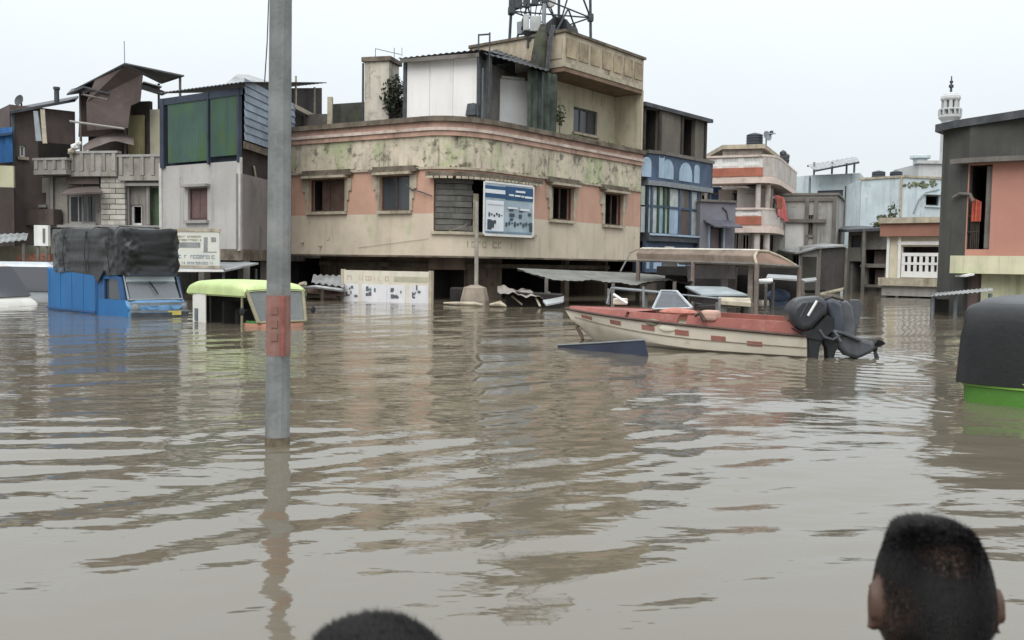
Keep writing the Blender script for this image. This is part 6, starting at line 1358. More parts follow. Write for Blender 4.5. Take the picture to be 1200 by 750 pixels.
# ------------------------------------------------------------------ boat with a tilted outboard
S_ = on(944, 420, 0); Bt = at(663, 359, 15.4); D = Vector((Bt.x - S_.x, Bt.y - S_.y)); HB = .75
BL = math.sqrt(D.length ** 2 - HB ** 2); head = math.atan2(D.y, D.x) + math.atan2(HB, BL)
port = Vector((-math.sin(head), math.cos(head)))
if port.y > 0: raise Exception('boat side')
org = Vector((S_.x, S_.y)) - port * HB
boat = thing('rescue_boat', 'weathered cream and red open motorboat with red dashes along its hull', 'boat', (org.x, org.y, 0), head)
BMI = Matrix.Translation((org.x, org.y, 0)) @ Matrix.Rotation(head, 4, 'Z'); BMI = BMI.inverted()
def bl(u, v, Y): return BMI @ at(u, v, Y)
def hb(t): return HB * (1 - max(0, (t - .4) / .6) ** 2.3)
def zsheer(t): return .30 + .19 * t ** 1.2
def zkeel(t): return -.28 if t < .7 else -.28 + (zsheer(t) + .24) * ((t - .7) / .3) ** 1.7
def zchine(t): return min(zsheer(t) - .03, .02 + .30 * max(0, (t - .35) / .65) ** 1.5)
def hull_pt(t, k):      # k: 0 keel .. 1 chine .. 2 sheer, port side
    b = hb(t); zk, zc, zs = zkeel(t), max(zchine(t), zkeel(t) + .001), zsheer(t)
    if k <= 1: return Vector((t * BL, b * .9 * (1 - .35 * max(0, (t - .6) / .4)) * k ** .9, zk + (zc - zk) * k))
    q = k - 1; bc = b * .9 * (1 - .35 * max(0, (t - .6) / .4)); return Vector((t * BL, bc + (b - bc) * q ** .8, zc + (zs - zc) * q))
ts = [0, .08, .16, .24, .32, .4, .5, .6, .68, .75, .81, .86, .9, .94, .97, 1.0]; ks = [0, .5, 1, 1.25, 1.5, 1.75, 2]
M_HULL = mat('weathered cream gelcoat', lin(204, 194, 176), .5, .06, 1.5, lin(150, 134, 112), .7, grime=lin(172, 158, 134), grime_amt=.3, bump=.05)
M_BRED = mat('faded red gelcoat', lin(152, 86, 76), .6, .12, 2, lin(118, 66, 58), .7, grime=lin(166, 116, 100), grime_amt=.4, bump=.05)
M_RAIL = mat('dark rub rail', lin(78, 58, 50), .6, .2, 4)
mb = MB()
for sg in (1, -1):
    g = lambda u, v: (lambda p: Vector((p.x, p.y * sg, p.z)))(hull_pt(ts[round(v * (len(ts) - 1))], ks[round(u * (len(ks) - 1))]))
    mb.grid(g, len(ks), len(ts))
tr = [hull_pt(0, k) for k in ks]; mb.add([p for p in tr] + [Vector((p.x, -p.y, p.z)) for p in tr[::-1][:-1]], [tuple(range(2 * len(ks) - 1))]); 
part('hull', mb, M_HULL, boat, smooth=True, local=True)
for sg in (1, -1):
    mb = MB(); mb.path([Vector((hull_pt(t, 2).x, (hull_pt(t, 2).y + .012) * sg, zsheer(t))) for t in ts], .022, 6); part('rub_rail', mb, M_RAIL, boat, local=True)
    mb = MB(); mb.path([Vector((hull_pt(t, 1.42).x, (hull_pt(t, 1.42).y + .004) * sg, hull_pt(t, 1.42).z)) for t in ts[:-2]], .008, 5); part('hull_stripe', mb, mat('dark pinstripe', lin(128, 112, 96), .6, .2, 5), boat, local=True)
def ctop(t): return zsheer(t) + .135 * (1 - t) ** .8 + .045
def coam(t, q, sg, w=0): p = hull_pt(t, 2); return Vector((p.x - .02 * q, sg * max(.0, p.y - .02 - .035 * q - w), zsheer(t) + (ctop(t) - zsheer(t)) * q))
for (t0, t1) in ((.002, .42), (.455, .655), (.67, .985)):
  for sg in (1, -1):
    tt = np.linspace(t0, t1, 9); mb = MB()
    ring = []
    for t in tt: ring.append([coam(t, 0, sg), coam(t, 1, sg), coam(t, 1, sg, .07), coam(t, -.2, sg, .07)])
    mb.add([p for r_ in ring for p in r_], [(i * 4 + j, i * 4 + (j + 1) % 4, (i + 1) * 4 + (j + 1) % 4, (i + 1) * 4 + j) for i in range(8) for j in range(4)] + [(0, 1, 2, 3), (35, 34, 33, 32)])
    part('coaming', mb, M_BRED, boat, local=True)
# deck: foredeck red, cockpit sole, transom top
td = np.linspace(.66, .985, 10); mb = MB()
mb.add([coam(t, .9, 1, .02) for t in td] + [coam(t, .9, -1, .02) for t in td], [(i, i + 1, 10 + i + 1, 10 + i) for i in range(9)]); part('foredeck', mb, M_BRED, boat, local=True)
td = np.linspace(.03, .66, 8); mb = MB()
mb.add([Vector((t * BL, hb(t) * .85, .06)) for t in td] + [Vector((t * BL, -hb(t) * .85, .06)) for t in td], [(i, i + 1, 8 + i + 1, 8 + i) for i in range(7)]); part('cockpit_sole', mb, mat('grubby pale deck', lin(170, 150, 136), .8, .15, 3), boat, local=True)
mb = MB(); mb.box(0, .08, -.62, .62, .05, zsheer(0) + .02); part('transom', mb, M_HULL, boat, local=True)
mb = MB(); mb.box(.05, .35, .5, .73, zsheer(0) - .08, zsheer(0) + .04); part('corner_block', mb, M_HULL, boat, bevel=.03, local=True)
# red dashes on the topside
def hull_hit(u, v):
    best = None
    for i in range(150):
        for j in range(24):
            t, k = i / 150, 1.15 + .85 * j / 24; p = hull_pt(t, k); wv = BMI.inverted() @ p; d = CM.to_3x3().inverted() @ (wv - C0)
            uu = 600 + FPX * d.x / -d.z; vv = 375 - FPX * d.y / -d.z; e = (uu - u) ** 2 + (vv - v) ** 2
            if best is None or e < best[0]: best = (e, t, k)
    return best[1], best[2]
M_DASH = mat('dull red dash', lin(154, 98, 86), .6, .12, 4)
for (u, v) in ((688, 372), (721.5, 377.5), (759, 384), (798, 389.5), (841, 396.5), (885, 402.5)):
    t, k = hull_hit(u, v); dt = .026 if u > 700 else .03; mb = MB(); dk_ = .115
    q = [hull_pt(t - dt, k - dk_), hull_pt(t + dt, k - dk_), hull_pt(t + dt, k + dk_), hull_pt(t - dt, k + dk_)]
    mb.slab([p + Vector((0, .006, 0)) for p in q], .012, 0, (0, -1, 0)); part('red_dash', mb, M_DASH, boat, local=True)
# patch / fender marks
for (u, v, w_, m_) in ((765, 378, .12, mat('olive scuff', lin(128, 126, 106), .8, .2, 4)), (782, 384, .14, M_HULL)):
    t, k = hull_hit(u, v); p = hull_pt(t, k); mb = MB(); mb.ico(p, (w_, .02, w_ * .42), 2); part('scuff_patch', mb, m_, boat, local=True)
mb = MB(); q = [bl(793, 383, 13.9), bl(789, 387, 13.85), bl(782, 395, 13.8), bl(775, 400, 13.8)]; mb.path(q, .012, 5); part('rope', mb, M_RAIL, boat, local=True)
# windscreen
yb = .35
mb = MB(); ws = [bl(765, 362, 14.1), bl(775, 341, 14.25), bl(793, 341.5, 14.1), bl(811, 361, 13.8)]
mb.path(ws, .022, 6); mb.path([ws[0], ws[3]], .015, 5); part('windscreen_frame', mb, mat('dull aluminium', lin(168, 174, 176), .4, .1, 5, metal=.4), boat, local=True)
mb = MB(); mb.slab(ws, .006, 0, (0, 1, 0)); part('windscreen', mb, clear_glass('hazy perspex', opac=.4, body=lin(128, 130, 138)), boat, local=True)
mb = MB(); mb.path([bl(719, 345, 14.5), bl(735, 355.5, 14.35)], .022, 6); part('mooring_cleat', mb, M_WHITE, boat, local=True)
mb = MB(); mb.box(-.09, .09, -.09, .09, 0, .1, M=Matrix.Translation(bl(727, 357, 14.6))); part('hatch', mb, M_HULL, boat, bevel=.02, local=True)
rl = [bl(711, 356, 14.7), bl(716, 337.5, 14.9), bl(760, 341.5, 14.6), bl(845, 350, 14.0), bl(900, 355, 13.5)]
mb = MB(); mb.path(rl[:4], .014, 6); part('hand_rail', mb, M_STEEL, boat, local=True)
for (u, v0, v1, Y) in ((754, 336, 360, 14.5), (713, 338, 357, 14.8), (843, 350, 369, 13.7)):
    mb = MB(); mb.tube(bl(u, v1, Y), bl(u, v0, Y), .018, None, 6); part('rail_post', mb, M_STEEL, boat, local=True)
mb = MB(); c = bl(833, 366, 13.4); mb.box(-.12, .12, -.12, .12, -.12, .03, M=Matrix.Translation(c)); part('seat', mb, mat('pinkish seat', lin(188, 148, 132), .7, .1, 3), boat, bevel=.04, local=True)
mb = MB(); c = bl(822, 372, 13.3); mb.path([c + Vector((-.05, 0, -.05)), c + Vector((.02, 0, .06)), c + Vector((.1, 0, .02))], .03, 6); part('cleat', mb, M_RAIL, boat, local=True)
mb = MB(); c = bl(795, 366, 13.9); mb.ico(c, (.3, .2, .07), 2); part('heaped_cover', mb, mat('salmon cover', lin(176, 108, 92), .7, .12, 4), boat, local=True)
# bow eye and painter
mb = MB(); mb.path([bl(680, 379, 15.3), bl(676, 384, 15.2), bl(681, 392, 15.1), bl(683, 398, 15.0)], [.03, .025, .03, .02], 6); part('bow_fitting', mb, M_RAIL, boat, local=True)

# outboard
om = thing('outboard_motor', 'black outboard motor tilted up on the boat stern', 'outboard motor', (S_.x + .15, S_.y + .2, -.1))
M_COWL = mat('satin black cowl', lin(58, 59, 63), .35, .1, 4, bump=.03); M_LEG = mat('dark grey leg casting', lin(82, 84, 88), .5, .15, 4, lin(60, 60, 62), .5); M_BLK = mat('black bracket', lin(40, 40, 42), .55, .15, 5)
Ym = S_.y + .15
cw = at(950, 371, Ym); pr_ = at(1022, 409, Ym + .15)
ax = (cw - pr_).normalized(); sid = ax.cross(Vector((0, 1, 0))).normalized()      # sid: across the motor, in the picture plane
nrm_ = ax.cross(sid)
MM = Matrix((( -sid.x, nrm_.x, ax.x, cw.x), (-sid.y, nrm_.y, ax.y, cw.y), (-sid.z, nrm_.z, ax.z, cw.z), (0, 0, 0, 1)))
def rbox(mb, x0, x1, y0, y1, z0, z1, taper=1.0, pw=.35, M=None, n=16, m=10):
    """superellipsoid box"""
    c = Vector(((x0 + x1) / 2, (y0 + y1) / 2, (z0 + z1) / 2)); r_ = Vector(((x1 - x0) / 2, (y1 - y0) / 2, (z1 - z0) / 2))
    sp_ = lambda v, e: math.copysign(abs(v) ** e, v)
    def f(u, v):
        a = 2 * math.pi * u; b = math.pi * (v - .5) * .998; cb = sp_(math.cos(b), pw)
        tz = sp_(math.sin(b), pw); k = 1 + (taper - 1) * (tz + 1) / 2
        p = c + Vector((r_.x * sp_(math.cos(a), pw) * cb * k, r_.y * sp_(math.sin(a), pw) * cb * k, r_.z * tz)); return M @ p if M is not None else p
    mb.grid(f, n, m, closeu=True)
def pslab(name, px, Yc, th, m, bev, parent=om, **kw):
    mb = MB(); mb.slab([at(u, v, Yc - th / 2) for u, v in px], th, 0, (0, 1, 0)); return part(name, mb, m, parent, bevel=bev, smooth=True, **kw)
pslab('cowl', [(926.5, 372), (928, 360), (938, 349.5), (962, 347.5), (972, 353), (971, 366), (952, 386), (938, 389)], Ym, .40, M_COWL, .07)
pslab('lower_cowl', [(931, 385), (938, 390), (953, 387), (970, 369), (977, 374), (976, 388), (962, 399), (946, 396)], Ym, .34, M_BLK, .03)
mb = MB(); mb.tube(at(947, 370, Ym - .215), at(957.5, 352.5, Ym - .215), .018, None, 4); part('cowl_stripe', mb, M_WHITE, om)
mb = MB(); mb.tube(at(938, 371, Ym - .21), at(948, 353, Ym - .21), .006, None, 4); part('cowl_seam', mb, M_LEG, om)
pslab('mid_section', [(966, 352), (978, 350.5), (988, 357), (990, 372), (991, 392), (984, 402), (974, 396), (975, 372)], Ym, .26, mat('blue grey casting', lin(66, 70, 80), .45, .12, 4), .045)
pslab('leg_fairing', [(984, 353), (994, 352), (1000, 360), (1003, 380), (1003, 398), (992, 403), (986, 394), (985, 374)], Ym + .05, .16, M_LEG, .03)
pslab('skeg', [(997, 351), (1008, 351), (1012, 358), (1007, 376), (1003, 394), (996, 392), (995, 372)], Ym + .1, .07, M_LEG, .015)
pslab('gearcase', [(981, 392), (996, 391), (1012, 397), (1024, 401), (1028, 407), (1022, 414), (1006, 421), (992, 417), (983, 406)], Ym, .2, M_LEG, .05)
pslab('cavitation_plate', [(976, 386), (990, 389), (1010, 398), (1009, 400.5), (988, 392), (975, 389)], Ym, .34, M_LEG, .008)
pslab('clamp_bracket', [(947, 386), (964, 386), (966, 396), (961, 408), (958, 428), (948, 428), (948, 405)], Ym, .3, M_BLK, .02)
pslab('swivel_bracket', [(964, 388), (984, 389), (986, 402), (980, 412), (976, 426), (970, 426), (969, 408), (963, 398)], Ym, .16, M_BLK, .02)
mb = MB(); mb.tube(at(1018, 407, Ym), at(1027, 408, Ym), .06, .05, 10); part('propeller_hub', mb, M_BLK, om)
hubc = at(1024, 408, Ym)
for k in range(3):
    an = 2 * math.pi * k / 3 + .5; up_ = Vector((.25, math.cos(an) * .6, math.sin(an))).normalized(); p = hubc + up_ * .05; tp2 = hubc + up_ * .15
    sdv = Vector((.75, -math.sin(an) * .5, math.cos(an) * .5)).normalized() * .06
    mb = MB(); mb.slab([p - sdv * .5, p + sdv * .5, tp2 + sdv * 1.1, tp2 + up_ * .02, tp2 - sdv * .7], .012, 0, (1, 0, 0)); part('propeller_blade', mb, M_BLK, om, bevel=.004)
mb = MB(); mb.path([at(960, 386, Ym - .17), at(966, 395, Ym - .18), at(976, 398, Ym - .16), at(984, 393, Ym - .13)], .018, 8); part('hose', mb, M_LEG, om, smooth=True)
mb = MB(); mb.tube(at(985, 400, Ym - .1), at(978, 388, Ym - .16), .022, None, 7); part('tilt_ram', mb, M_STEEL, om)
mb = MB(); mb.path([at(962, 352, Ym - .1), at(975, 348, Ym - .05), at(988, 352, Ym)], .016, 6); part('cable', mb, M_BLK, om)

# ------------------------------------------------------------------ auto rickshaws
M_SEAT = mat('dark seat vinyl', lin(66, 62, 62), .6, .15, 3); M_BLKIN = mat('auto dark lining', lin(38, 36, 35), .8, .2, 4)
def auto(name, label, loc, rz, m_can, m_body, m_side, belt=.86, closed=False, open_rear=True, dash=None):
    r = thing(name, label, 'auto rickshaw', (loc[0], loc[1], -FLOOD), rz); pt_ = lambda *a, **k: part(*a, local=True, **k)
    W2 = .62; X0, X1 = -1.28, .62
    # tub: floor, sides, front cowl
    mb = MB(); mb.box(X0, X1, -W2, W2, .22, .34); pt_('floor', mb, M_BLKIN, r)
    mb = MB()
    def tub(u, v):
        a = math.pi * (u * 2 - .5); sp_ = lambda q, e: math.copysign(abs(q) ** e, q)
        cx = -.62; x = cx + sp_(math.cos(a), .4) * (-.68); y = sp_(math.sin(a), .4) * W2 * (1 - .05 * (1 - v)); return Vector((x, y, .34 + (belt - .34) * v))
    us = [k / 40 for k in range(41)]
    vs = [tub(.25 + .5 * (1 if False else 1) * 0 + u, v) for v in (0, 1) for u in us]
    mb.grid(lambda u, v: tub(u, v), 40, 6, closeu=True); pt_('body_tub', mb, m_body, r, smooth=True)
    if closed:
        mb = MB(); mb.grid(lambda u, v: tub(u, 1) + Vector((0, 0, .0)) + (Vector((tub(u, 1).x + .62, tub(u, 1).y, 0)).normalized() * .018) + Vector((0, 0, -.06 * v + .02)), 40, 3, closeu=True); pt_('belt_trim', mb, mat('bright green trim', lin(120, 170, 60), .5, .08, 3), r, smooth=True)
    mb = MB(); mb.grid(lambda u, v: Vector((X1 - .05 + .55 * math.sin(u * math.pi) ** .7 * (1 - .25 * v), (W2 - .06) * -math.cos(u * math.pi) * (1 - .1 * v), .3 + .7 * v)), 20, 6); pt_('front_cowl', mb, m_body, r, smooth=True)
    if closed:
        mb = MB(); rbox(mb, -1.34, .8, -.67, .67, belt - .5, 1.83, .96, .25, None, 48, 30); mb.v = [(x + .012 * math.sin(y * 11 + z * 9), y + .012 * math.sin(x * 9 + z * 13), max(z, belt - .02)) for x, y, z in mb.v]; pt_('canopy', mb, m_can, r, smooth=True)
        mb = MB(); rbox(mb, -1.2, .78, -.62, .62, 1.5, 1.875, .93, .4, None, 48, 24); mb.v = [(x, y, max(z, 1.70 + .02 * math.sin(x * 9) + .01 * math.sin(y * 14)) + .012 * math.sin(x * 7 + y * 5)) for x, y, z in mb.v]; pt_('canopy_top_sheen', mb, mat('grey sheen vinyl', lin(70, 71, 74), .45, .15, 2, lin(70, 70, 72), .5), r, smooth=True)  # lighter cap paints the sky's sheen on top of the black hood
        mb = MB(); mb.path([(-1.2, -.668, belt + .07), (-.3, -.672, belt + .06), (.6, -.668, belt + .07)], .008, 5); pt_('piping', mb, mat('faded green piping', lin(120, 160, 80), .6, .1, 4), r)
    else:
        # canopy: rounded hood
        sp_ = lambda q, e: math.copysign(abs(q) ** e, q)
        zt_, ze = 1.72, 1.47
        xs = [-1.32, -1.31, -1.26, -1.12, -.8, -.4, 0, .4, .64, .74, .78]; dz = [.24, .16, .07, .02, 0, 0, 0, .01, .04, .09, .15]
        def hood(off=0.0):
            def f(u, v):
                i = v * (len(xs) - 1); k = min(len(xs) - 2, int(i)); fr = i - k; x = xs[k] + (xs[k + 1] - xs[k]) * fr; d = dz[k] + (dz[k + 1] - dz[k]) * fr
                a = math.pi * u; y = -sp_(math.cos(a), .42) * (W2 + .04 - off); z = ze + (zt_ - ze - d) * sp_(math.sin(a), .5) - (.0 if u not in (0, 1) else .02) - off
                return Vector((x, y, z))
            return f
        mb = MB(); mb.grid(hood(), 25, 21); mb.grid(hood(.025), 25, 21); pt_('canopy', mb, m_can, r, smooth=True)
        # rear curtain and quarter panels
        def rear(u, v):
            a = math.pi * (u - .5); y = sp_(math.sin(a), .45) * (W2 + .02); x = -.88 - .43 * sp_(max(0, math.cos(a)), .45); return Vector((x, y, belt - .02 + (ze + .03 - belt) * v))
        mb = MB(); mb.grid(rear, 31, 6); pt_('rear_curtain', mb, m_side, r, smooth=True)

    # seats
    mb = MB(); rbox(mb, -1.05, -.55, -.52, .52, .5, .72, 1, .3); pt_('rear_seat', mb, M_SEAT, r, smooth=True)
    mb = MB(); rbox(mb, -1.2, -1.02, -.52, .52, .65, 1.38, 1, .3); pt_('backrest', mb, M_SEAT, r, smooth=True)
    mb = MB(); rbox(mb, .0, .3, -.3, .3, .5, .68, 1, .3); rbox(mb, -.12, .0, -.34, .34, .66, 1.22, 1, .3); pt_('driver_seat', mb, M_BLKIN, r, smooth=True)
    mb = MB(); mb.box(-.16, -.14, -.55, .55, .55, 1.32); pt_('partition', mb, M_BLKIN, r)
    # pillars, windscreen
    M_FR = mat('yellowed pillar', lin(140, 132, 104), .6, .12, 4)
    for sg in (1, -1):
        mb = MB(); mb.tube((.98, sg * .5, .98), (.74, sg * (W2 - .02), 1.56), .035, None, 7); pt_('front_pillar', mb, M_FR, r)
        mb = MB(); mb.tube((.6, sg * (W2 - .01), .5), (.62, sg * (W2 - .01), 1.5), .025, None, 6); pt_('side_pillar', mb, M_FR, r)
        mb = MB(); mb.tube((-.5, sg * (W2 - .01), .5), (-.5, sg * (W2 - .01), 1.5), .018, None, 6); pt_('side_pillar', mb, M_BLKIN, r)
    mb = MB(); mb.tube((.98, -.5, .98), (.98, .5, .98), .03, None, 6); mb.tube((.74, -.58, 1.55), (.74, .58, 1.55), .035, None, 6); pt_('screen_rail', mb, M_FR, r)
    mb = MB(); mb.slab([(.97, -.48, 1.0), (.97, .48, 1.0), (.75, .56, 1.53), (.75, -.56, 1.53)], .008, 0, (1, 0, 0)); pt_('windscreen', mb, clear_glass('auto windscreen', opac=.35, body=lin(150, 152, 150)), r)
    mb = MB(); mb.tube((.9, .1, 1.15), (.88, -.02, 1.4), .012, None, 5); pt_('wiper', mb, M_BLK, r)
    if dash:
        mb = MB(); mb.grid(lambda u, v: Vector((X1 - .04 + .57 * math.sin(u * math.pi) ** .7, (W2 - .05) * -math.cos(u * math.pi), .86 + .1 * v)), 20, 3); pt_('front_band', mb, dash, r, smooth=True)
    mb = MB(); mb.lathe([(.02, 0), (.1, .01), (.11, .05), (.02, .1)], (1.12, 0, .78), 12, M=Matrix.Rotation(R(90), 3, 'Y')); pt_('headlight', mb, M_STEEL, r, smooth=True)
    mb = MB(); mb.tube((.95, -.3, .9), (.95, .3, .98), .018, None, 6); pt_('handlebar', mb, M_BLK, r)
    for sg in (-1, 1):
        mb = MB(); mb.tube((.8, sg * .62, 1.2), (.85, sg * .74, 1.18), .01, None, 5); mb.ico((.86, sg * .76, 1.18), (.02, .06, .08), 1); pt_('mirror', mb, M_BLK, r)
    for (x, y) in ((1.0, 0), (-.85, .5), (-.85, -.5)):
        mb = MB(); mb.lathe([(.1, -.05), (.2, -.05), (.225, -.02), (.225, .02), (.2, .05), (.1, .05)], (x, y, .225), 16, M=Matrix.Rotation(R(90), 3, 'X')); wh = pt_('wheel', mb, M_RUBBER, r, smooth=True)
        mb = MB(); mb.lathe([(.02, -.052), (.1, -.045), (.1, .045), (.02, .052)], (x, y, .225), 12, M=Matrix.Rotation(R(90), 3, 'X')); pt_('rim', mb, M_STEEL, wh)
    return r
F = on(290, 383, 0); hd = R(-43); fw = Vector((math.cos(hd), math.sin(hd))); lf = Vector((-fw.y, fw.x))
ctr = Vector((F.x, F.y)) - fw * .78 + lf * .6
M_LIME = mat('lime green canopy', lin(178, 196, 128), .6, .1, 2, lin(140, 152, 104), .7, grime=lin(158, 164, 120), grime_amt=.3); M_LIMEW = mat('white rear panel', lin(202, 200, 192), .7, .06, 3, lin(160, 156, 146), .6)
ar = auto('auto_rickshaw', 'lime green roofed auto rickshaw half under water beside the street pole', ctr, hd, M_LIME, mat('auto body green', lin(66, 122, 52), .5, .1, 3), M_LIMEW, dash=mat('orange pink band', lin(186, 128, 104), .6, .1, 4))
mb = MB(); mb.box(-1.02, -.9, -.66, -.646, .92, 1.16); part('number_panel', mb, mat('grey print', lin(96, 106, 112), .7, .2, 8), ar, local=True)
mb = MB(); mb.box(-.95, -.62, -.646, -.63, .86, 1.5); part('quarter_panel', mb, M_LIMEW, ar, local=True)
F2 = on(1124, 470, 0); hd2 = R(50); fw = Vector((math.cos(hd2), math.sin(hd2))); lf = Vector((-fw.y, fw.x))
ctr2 = Vector((F2.x, F2.y)) + fw * 1.2 - lf * .6
auto('auto_rickshaw', 'black hooded auto rickshaw with bright green body cut off at the right edge', ctr2, hd2, mat('black hood vinyl', lin(30, 30, 31), .5, .15, 2, lin(64, 64, 66), .4), mat('bright green body', lin(70, 120, 38), .45, .08, 2), M_BLKIN, belt=1.1, closed=True)

# ------------------------------------------------------------------ blue goods tempo with tarp covered load
F = on(149, 372, 0); hd = R(-41); fw = Vector((math.cos(hd), math.sin(hd))); lf = Vector((-fw.y, fw.x)); TL, TW = 3.75, 1.3
ctr = Vector((F.x, F.y)) - fw * TL / 2 + lf * TW / 2
tp = thing('goods_tempo', 'bright blue three wheeled goods tempo with windscreen facing right', 'goods vehicle', (ctr.x, ctr.y, -FLOOD), hd)
M_TB = mat('bright blue paint', lin(26, 98, 158), .5, .07, 1.4, lin(36, 82, 132), .5, bump=.05); M_TB2 = mat('mid blue trim', lin(96, 142, 186), .5, .1, 3); M_TBD = mat('deep blue panel', lin(36, 80, 130), .5, .1, 2)
pt_ = lambda *a, **k: part(*a, local=True, **k)
h2 = TL / 2; w2 = TW / 2; xc = h2 - 1.25
mb = MB(); mb.box(-h2, xc - .06, -w2, w2, .55, 1.86); pt_('cargo_box', mb, M_TB, tp, bevel=.025)
for k in range(5):
    x = -h2 + .12 + k * .56; mb = MB(); mb.box(x, x + .05, -w2 - .012, -w2 - .001, .8, 1.8) if k in (4,) else mb.box(x, x + .012, -w2 - .006, -w2 - .001, .7, 1.8); pt_('body_rib', mb, M_TBD if k == 4 else M_TB, tp)
mb = MB(); mb.box(-h2, xc - .1, -w2 - .03, -w2 - .001, .93, .97); pt_('side_rail', mb, M_TBD, tp)
# cab with window opening on the side and windscreen
cb = [(xc, .5), (h2 + .02, .5), (h2 + .04, 1.05), (h2 - .1, 1.28), (h2 - .28, 1.72), (h2 - .36, 1.78), (xc, 1.78)]
for sg in (1, -1):
    mb = MB(); y = sg * w2
    mb.slab([(xc, y, .5), (h2 + .02, y, .5), (h2 + .04, y, 1.05), (h2 - .1, y, 1.24), (xc, y, 1.24)], .04, 0, (0, -sg, 0)); pt_('door', mb, M_TB, tp)
    mb = MB(); mb.slab([(xc, y, 1.24), (xc + .28, y, 1.24), (xc + .28, y, 1.78), (xc, y, 1.78)], .04, 0, (0, -sg, 0)); mb.slab([(h2 - .3, y, 1.24), (h2 - .1, y, 1.24), (h2 - .28, y, 1.72), (h2 - .42, y, 1.72)], .04, 0, (0, -sg, 0)); mb.slab([(xc + .28, y, 1.66), (h2 - .4, y, 1.66), (h2 - .42, y, 1.78), (xc + .28, y, 1.78)], .04, 0, (0, -sg, 0)); pt_('cab_pillars', mb, M_TBD, tp)
    mb = MB(); mb.slab([(xc + .28, y - sg * .05, 1.24), (h2 - .3, y - sg * .05, 1.24), (h2 - .41, y - sg * .05, 1.66), (xc + .28, y - sg * .05, 1.66)], .006, 0, (0, -sg, 0)); pt_('side_window', mb, M_GLASS, tp)
mb = MB(); rbox(mb, xc, h2 - .2, -w2 - .01, w2 + .01, 1.74, 1.9, .94, .3); pt_('cab_roof', mb, M_TB2, tp, smooth=True)
mb = MB(); mb.grid(lambda u, v: Vector((h2 + .04 + .1 * math.sin(u * math.pi) - .12 * max(0, v - .7) / .3, -w2 + TW * u, .5 + .74 * v)), 14, 8); pt_('front_panel', mb, M_TB2, tp, smooth=True)
mb = MB(); mb.slab([(h2 - .07, -w2 + .1, 1.26), (h2 - .07, w2 - .1, 1.26), (h2 - .26, w2 - .12, 1.62), (h2 - .26, -w2 + .12, 1.62)], .008, 0, (1, 0, .4)); pt_('windscreen', mb, clear_glass('tempo windscreen', opac=.55, body=lin(134, 138, 142)), tp)
mb = MB(); mb.slab([(h2 - .262, -w2 + .1, 1.6), (h2 - .262, w2 - .1, 1.6), (h2 - .3, w2 - .12, 1.73), (h2 - .3, -w2 + .12, 1.73)], .012, 0, (1, 0, .4)); pt_('sun_strip', mb, mat('pale sun strip', lin(196, 208, 210), .5, .05, 3), tp)
mb = MB(); mb.path([(h2 - .05, -w2 + .06, 1.25), (h2 - .05, w2 - .06, 1.25), (h2 - .28, w2 - .07, 1.74), (h2 - .28, -w2 + .07, 1.74), (h2 - .05, -w2 + .06, 1.25)], .025, 6); pt_('windscreen_frame', mb, M_STEEL, tp)
mb = MB(); mb.tube((h2 - .05, .05, 1.36), (h2 - .2, -.06, 1.62), .015, None, 5); pt_('wiper', mb, M_BLK, tp)
mb = MB(); rbox(mb, h2 - .34, h2 - .2, .0, .34, 1.28, 1.4, 1, .6); pt_('dash_bundle', mb, mat('pinkish bundle', lin(206, 188, 184), .8, .1, 6), tp, smooth=True)
for (z0, z1, m_, d) in ((1.14, 1.2, M_STEEL, .09), (1.0, 1.04, M_STEEL, .12), (.9, .99, M_DKSTEEL, .13)):
    mb = MB(); mb.grid(lambda u, v: Vector((h2 + d + .1 * math.sin(u * math.pi), -w2 + .02 + (TW - .04) * u, z0 + (z1 - z0) * v)), 12, 2); pt_('grille_bar', mb, m_, tp)
for y in (-.2, .34):
    mb = MB(); mb.slab([(h2 + .155, y - .16, 1.13), (h2 + .155, y + .16, 1.13), (h2 + .165, y + .06, 1.05), (h2 + .165, y - .06, 1.05)], .02, 0, (-1, 0, 0)); pt_('grille_emblem', mb, M_TB2, tp)
mb = MB(); mb.box(h2 + .2, h2 + .215, .12, .42, .93, 1.02); pt_('number_plate', mb, mat('yellow plate', lin(190, 176, 84), .6, .1, 5), tp)
for y in (-.52, .52):
    mb = MB(); mb.lathe([(.02, 0), (.09, .01), (.1, .05), (.06, .08)], (h2 + .06, y, 1.08), 12, M=Matrix.Rotation(R(90), 3, 'Y')); pt_('headlight', mb, M_STEEL, tp, smooth=True)
for (x, y) in ((h2 - .5, 0), (-h2 + .8, -.5), (-h2 + .8, .5)):
    mb = MB(); mb.lathe([(.12, -.07), (.24, -.07), (.27, -.03), (.27, .03), (.24, .07), (.12, .07)], (x, y, .27), 16, M=Matrix.Rotation(R(90), 3, 'X')); pt_('wheel', mb, M_RUBBER, tp, smooth=True)
mb = MB(); mb.box(xc - .05, h2 - .4, -w2 + .1, w2 - .1, .55, 1.0); pt_('cab_seat', mb, M_SEAT, tp)
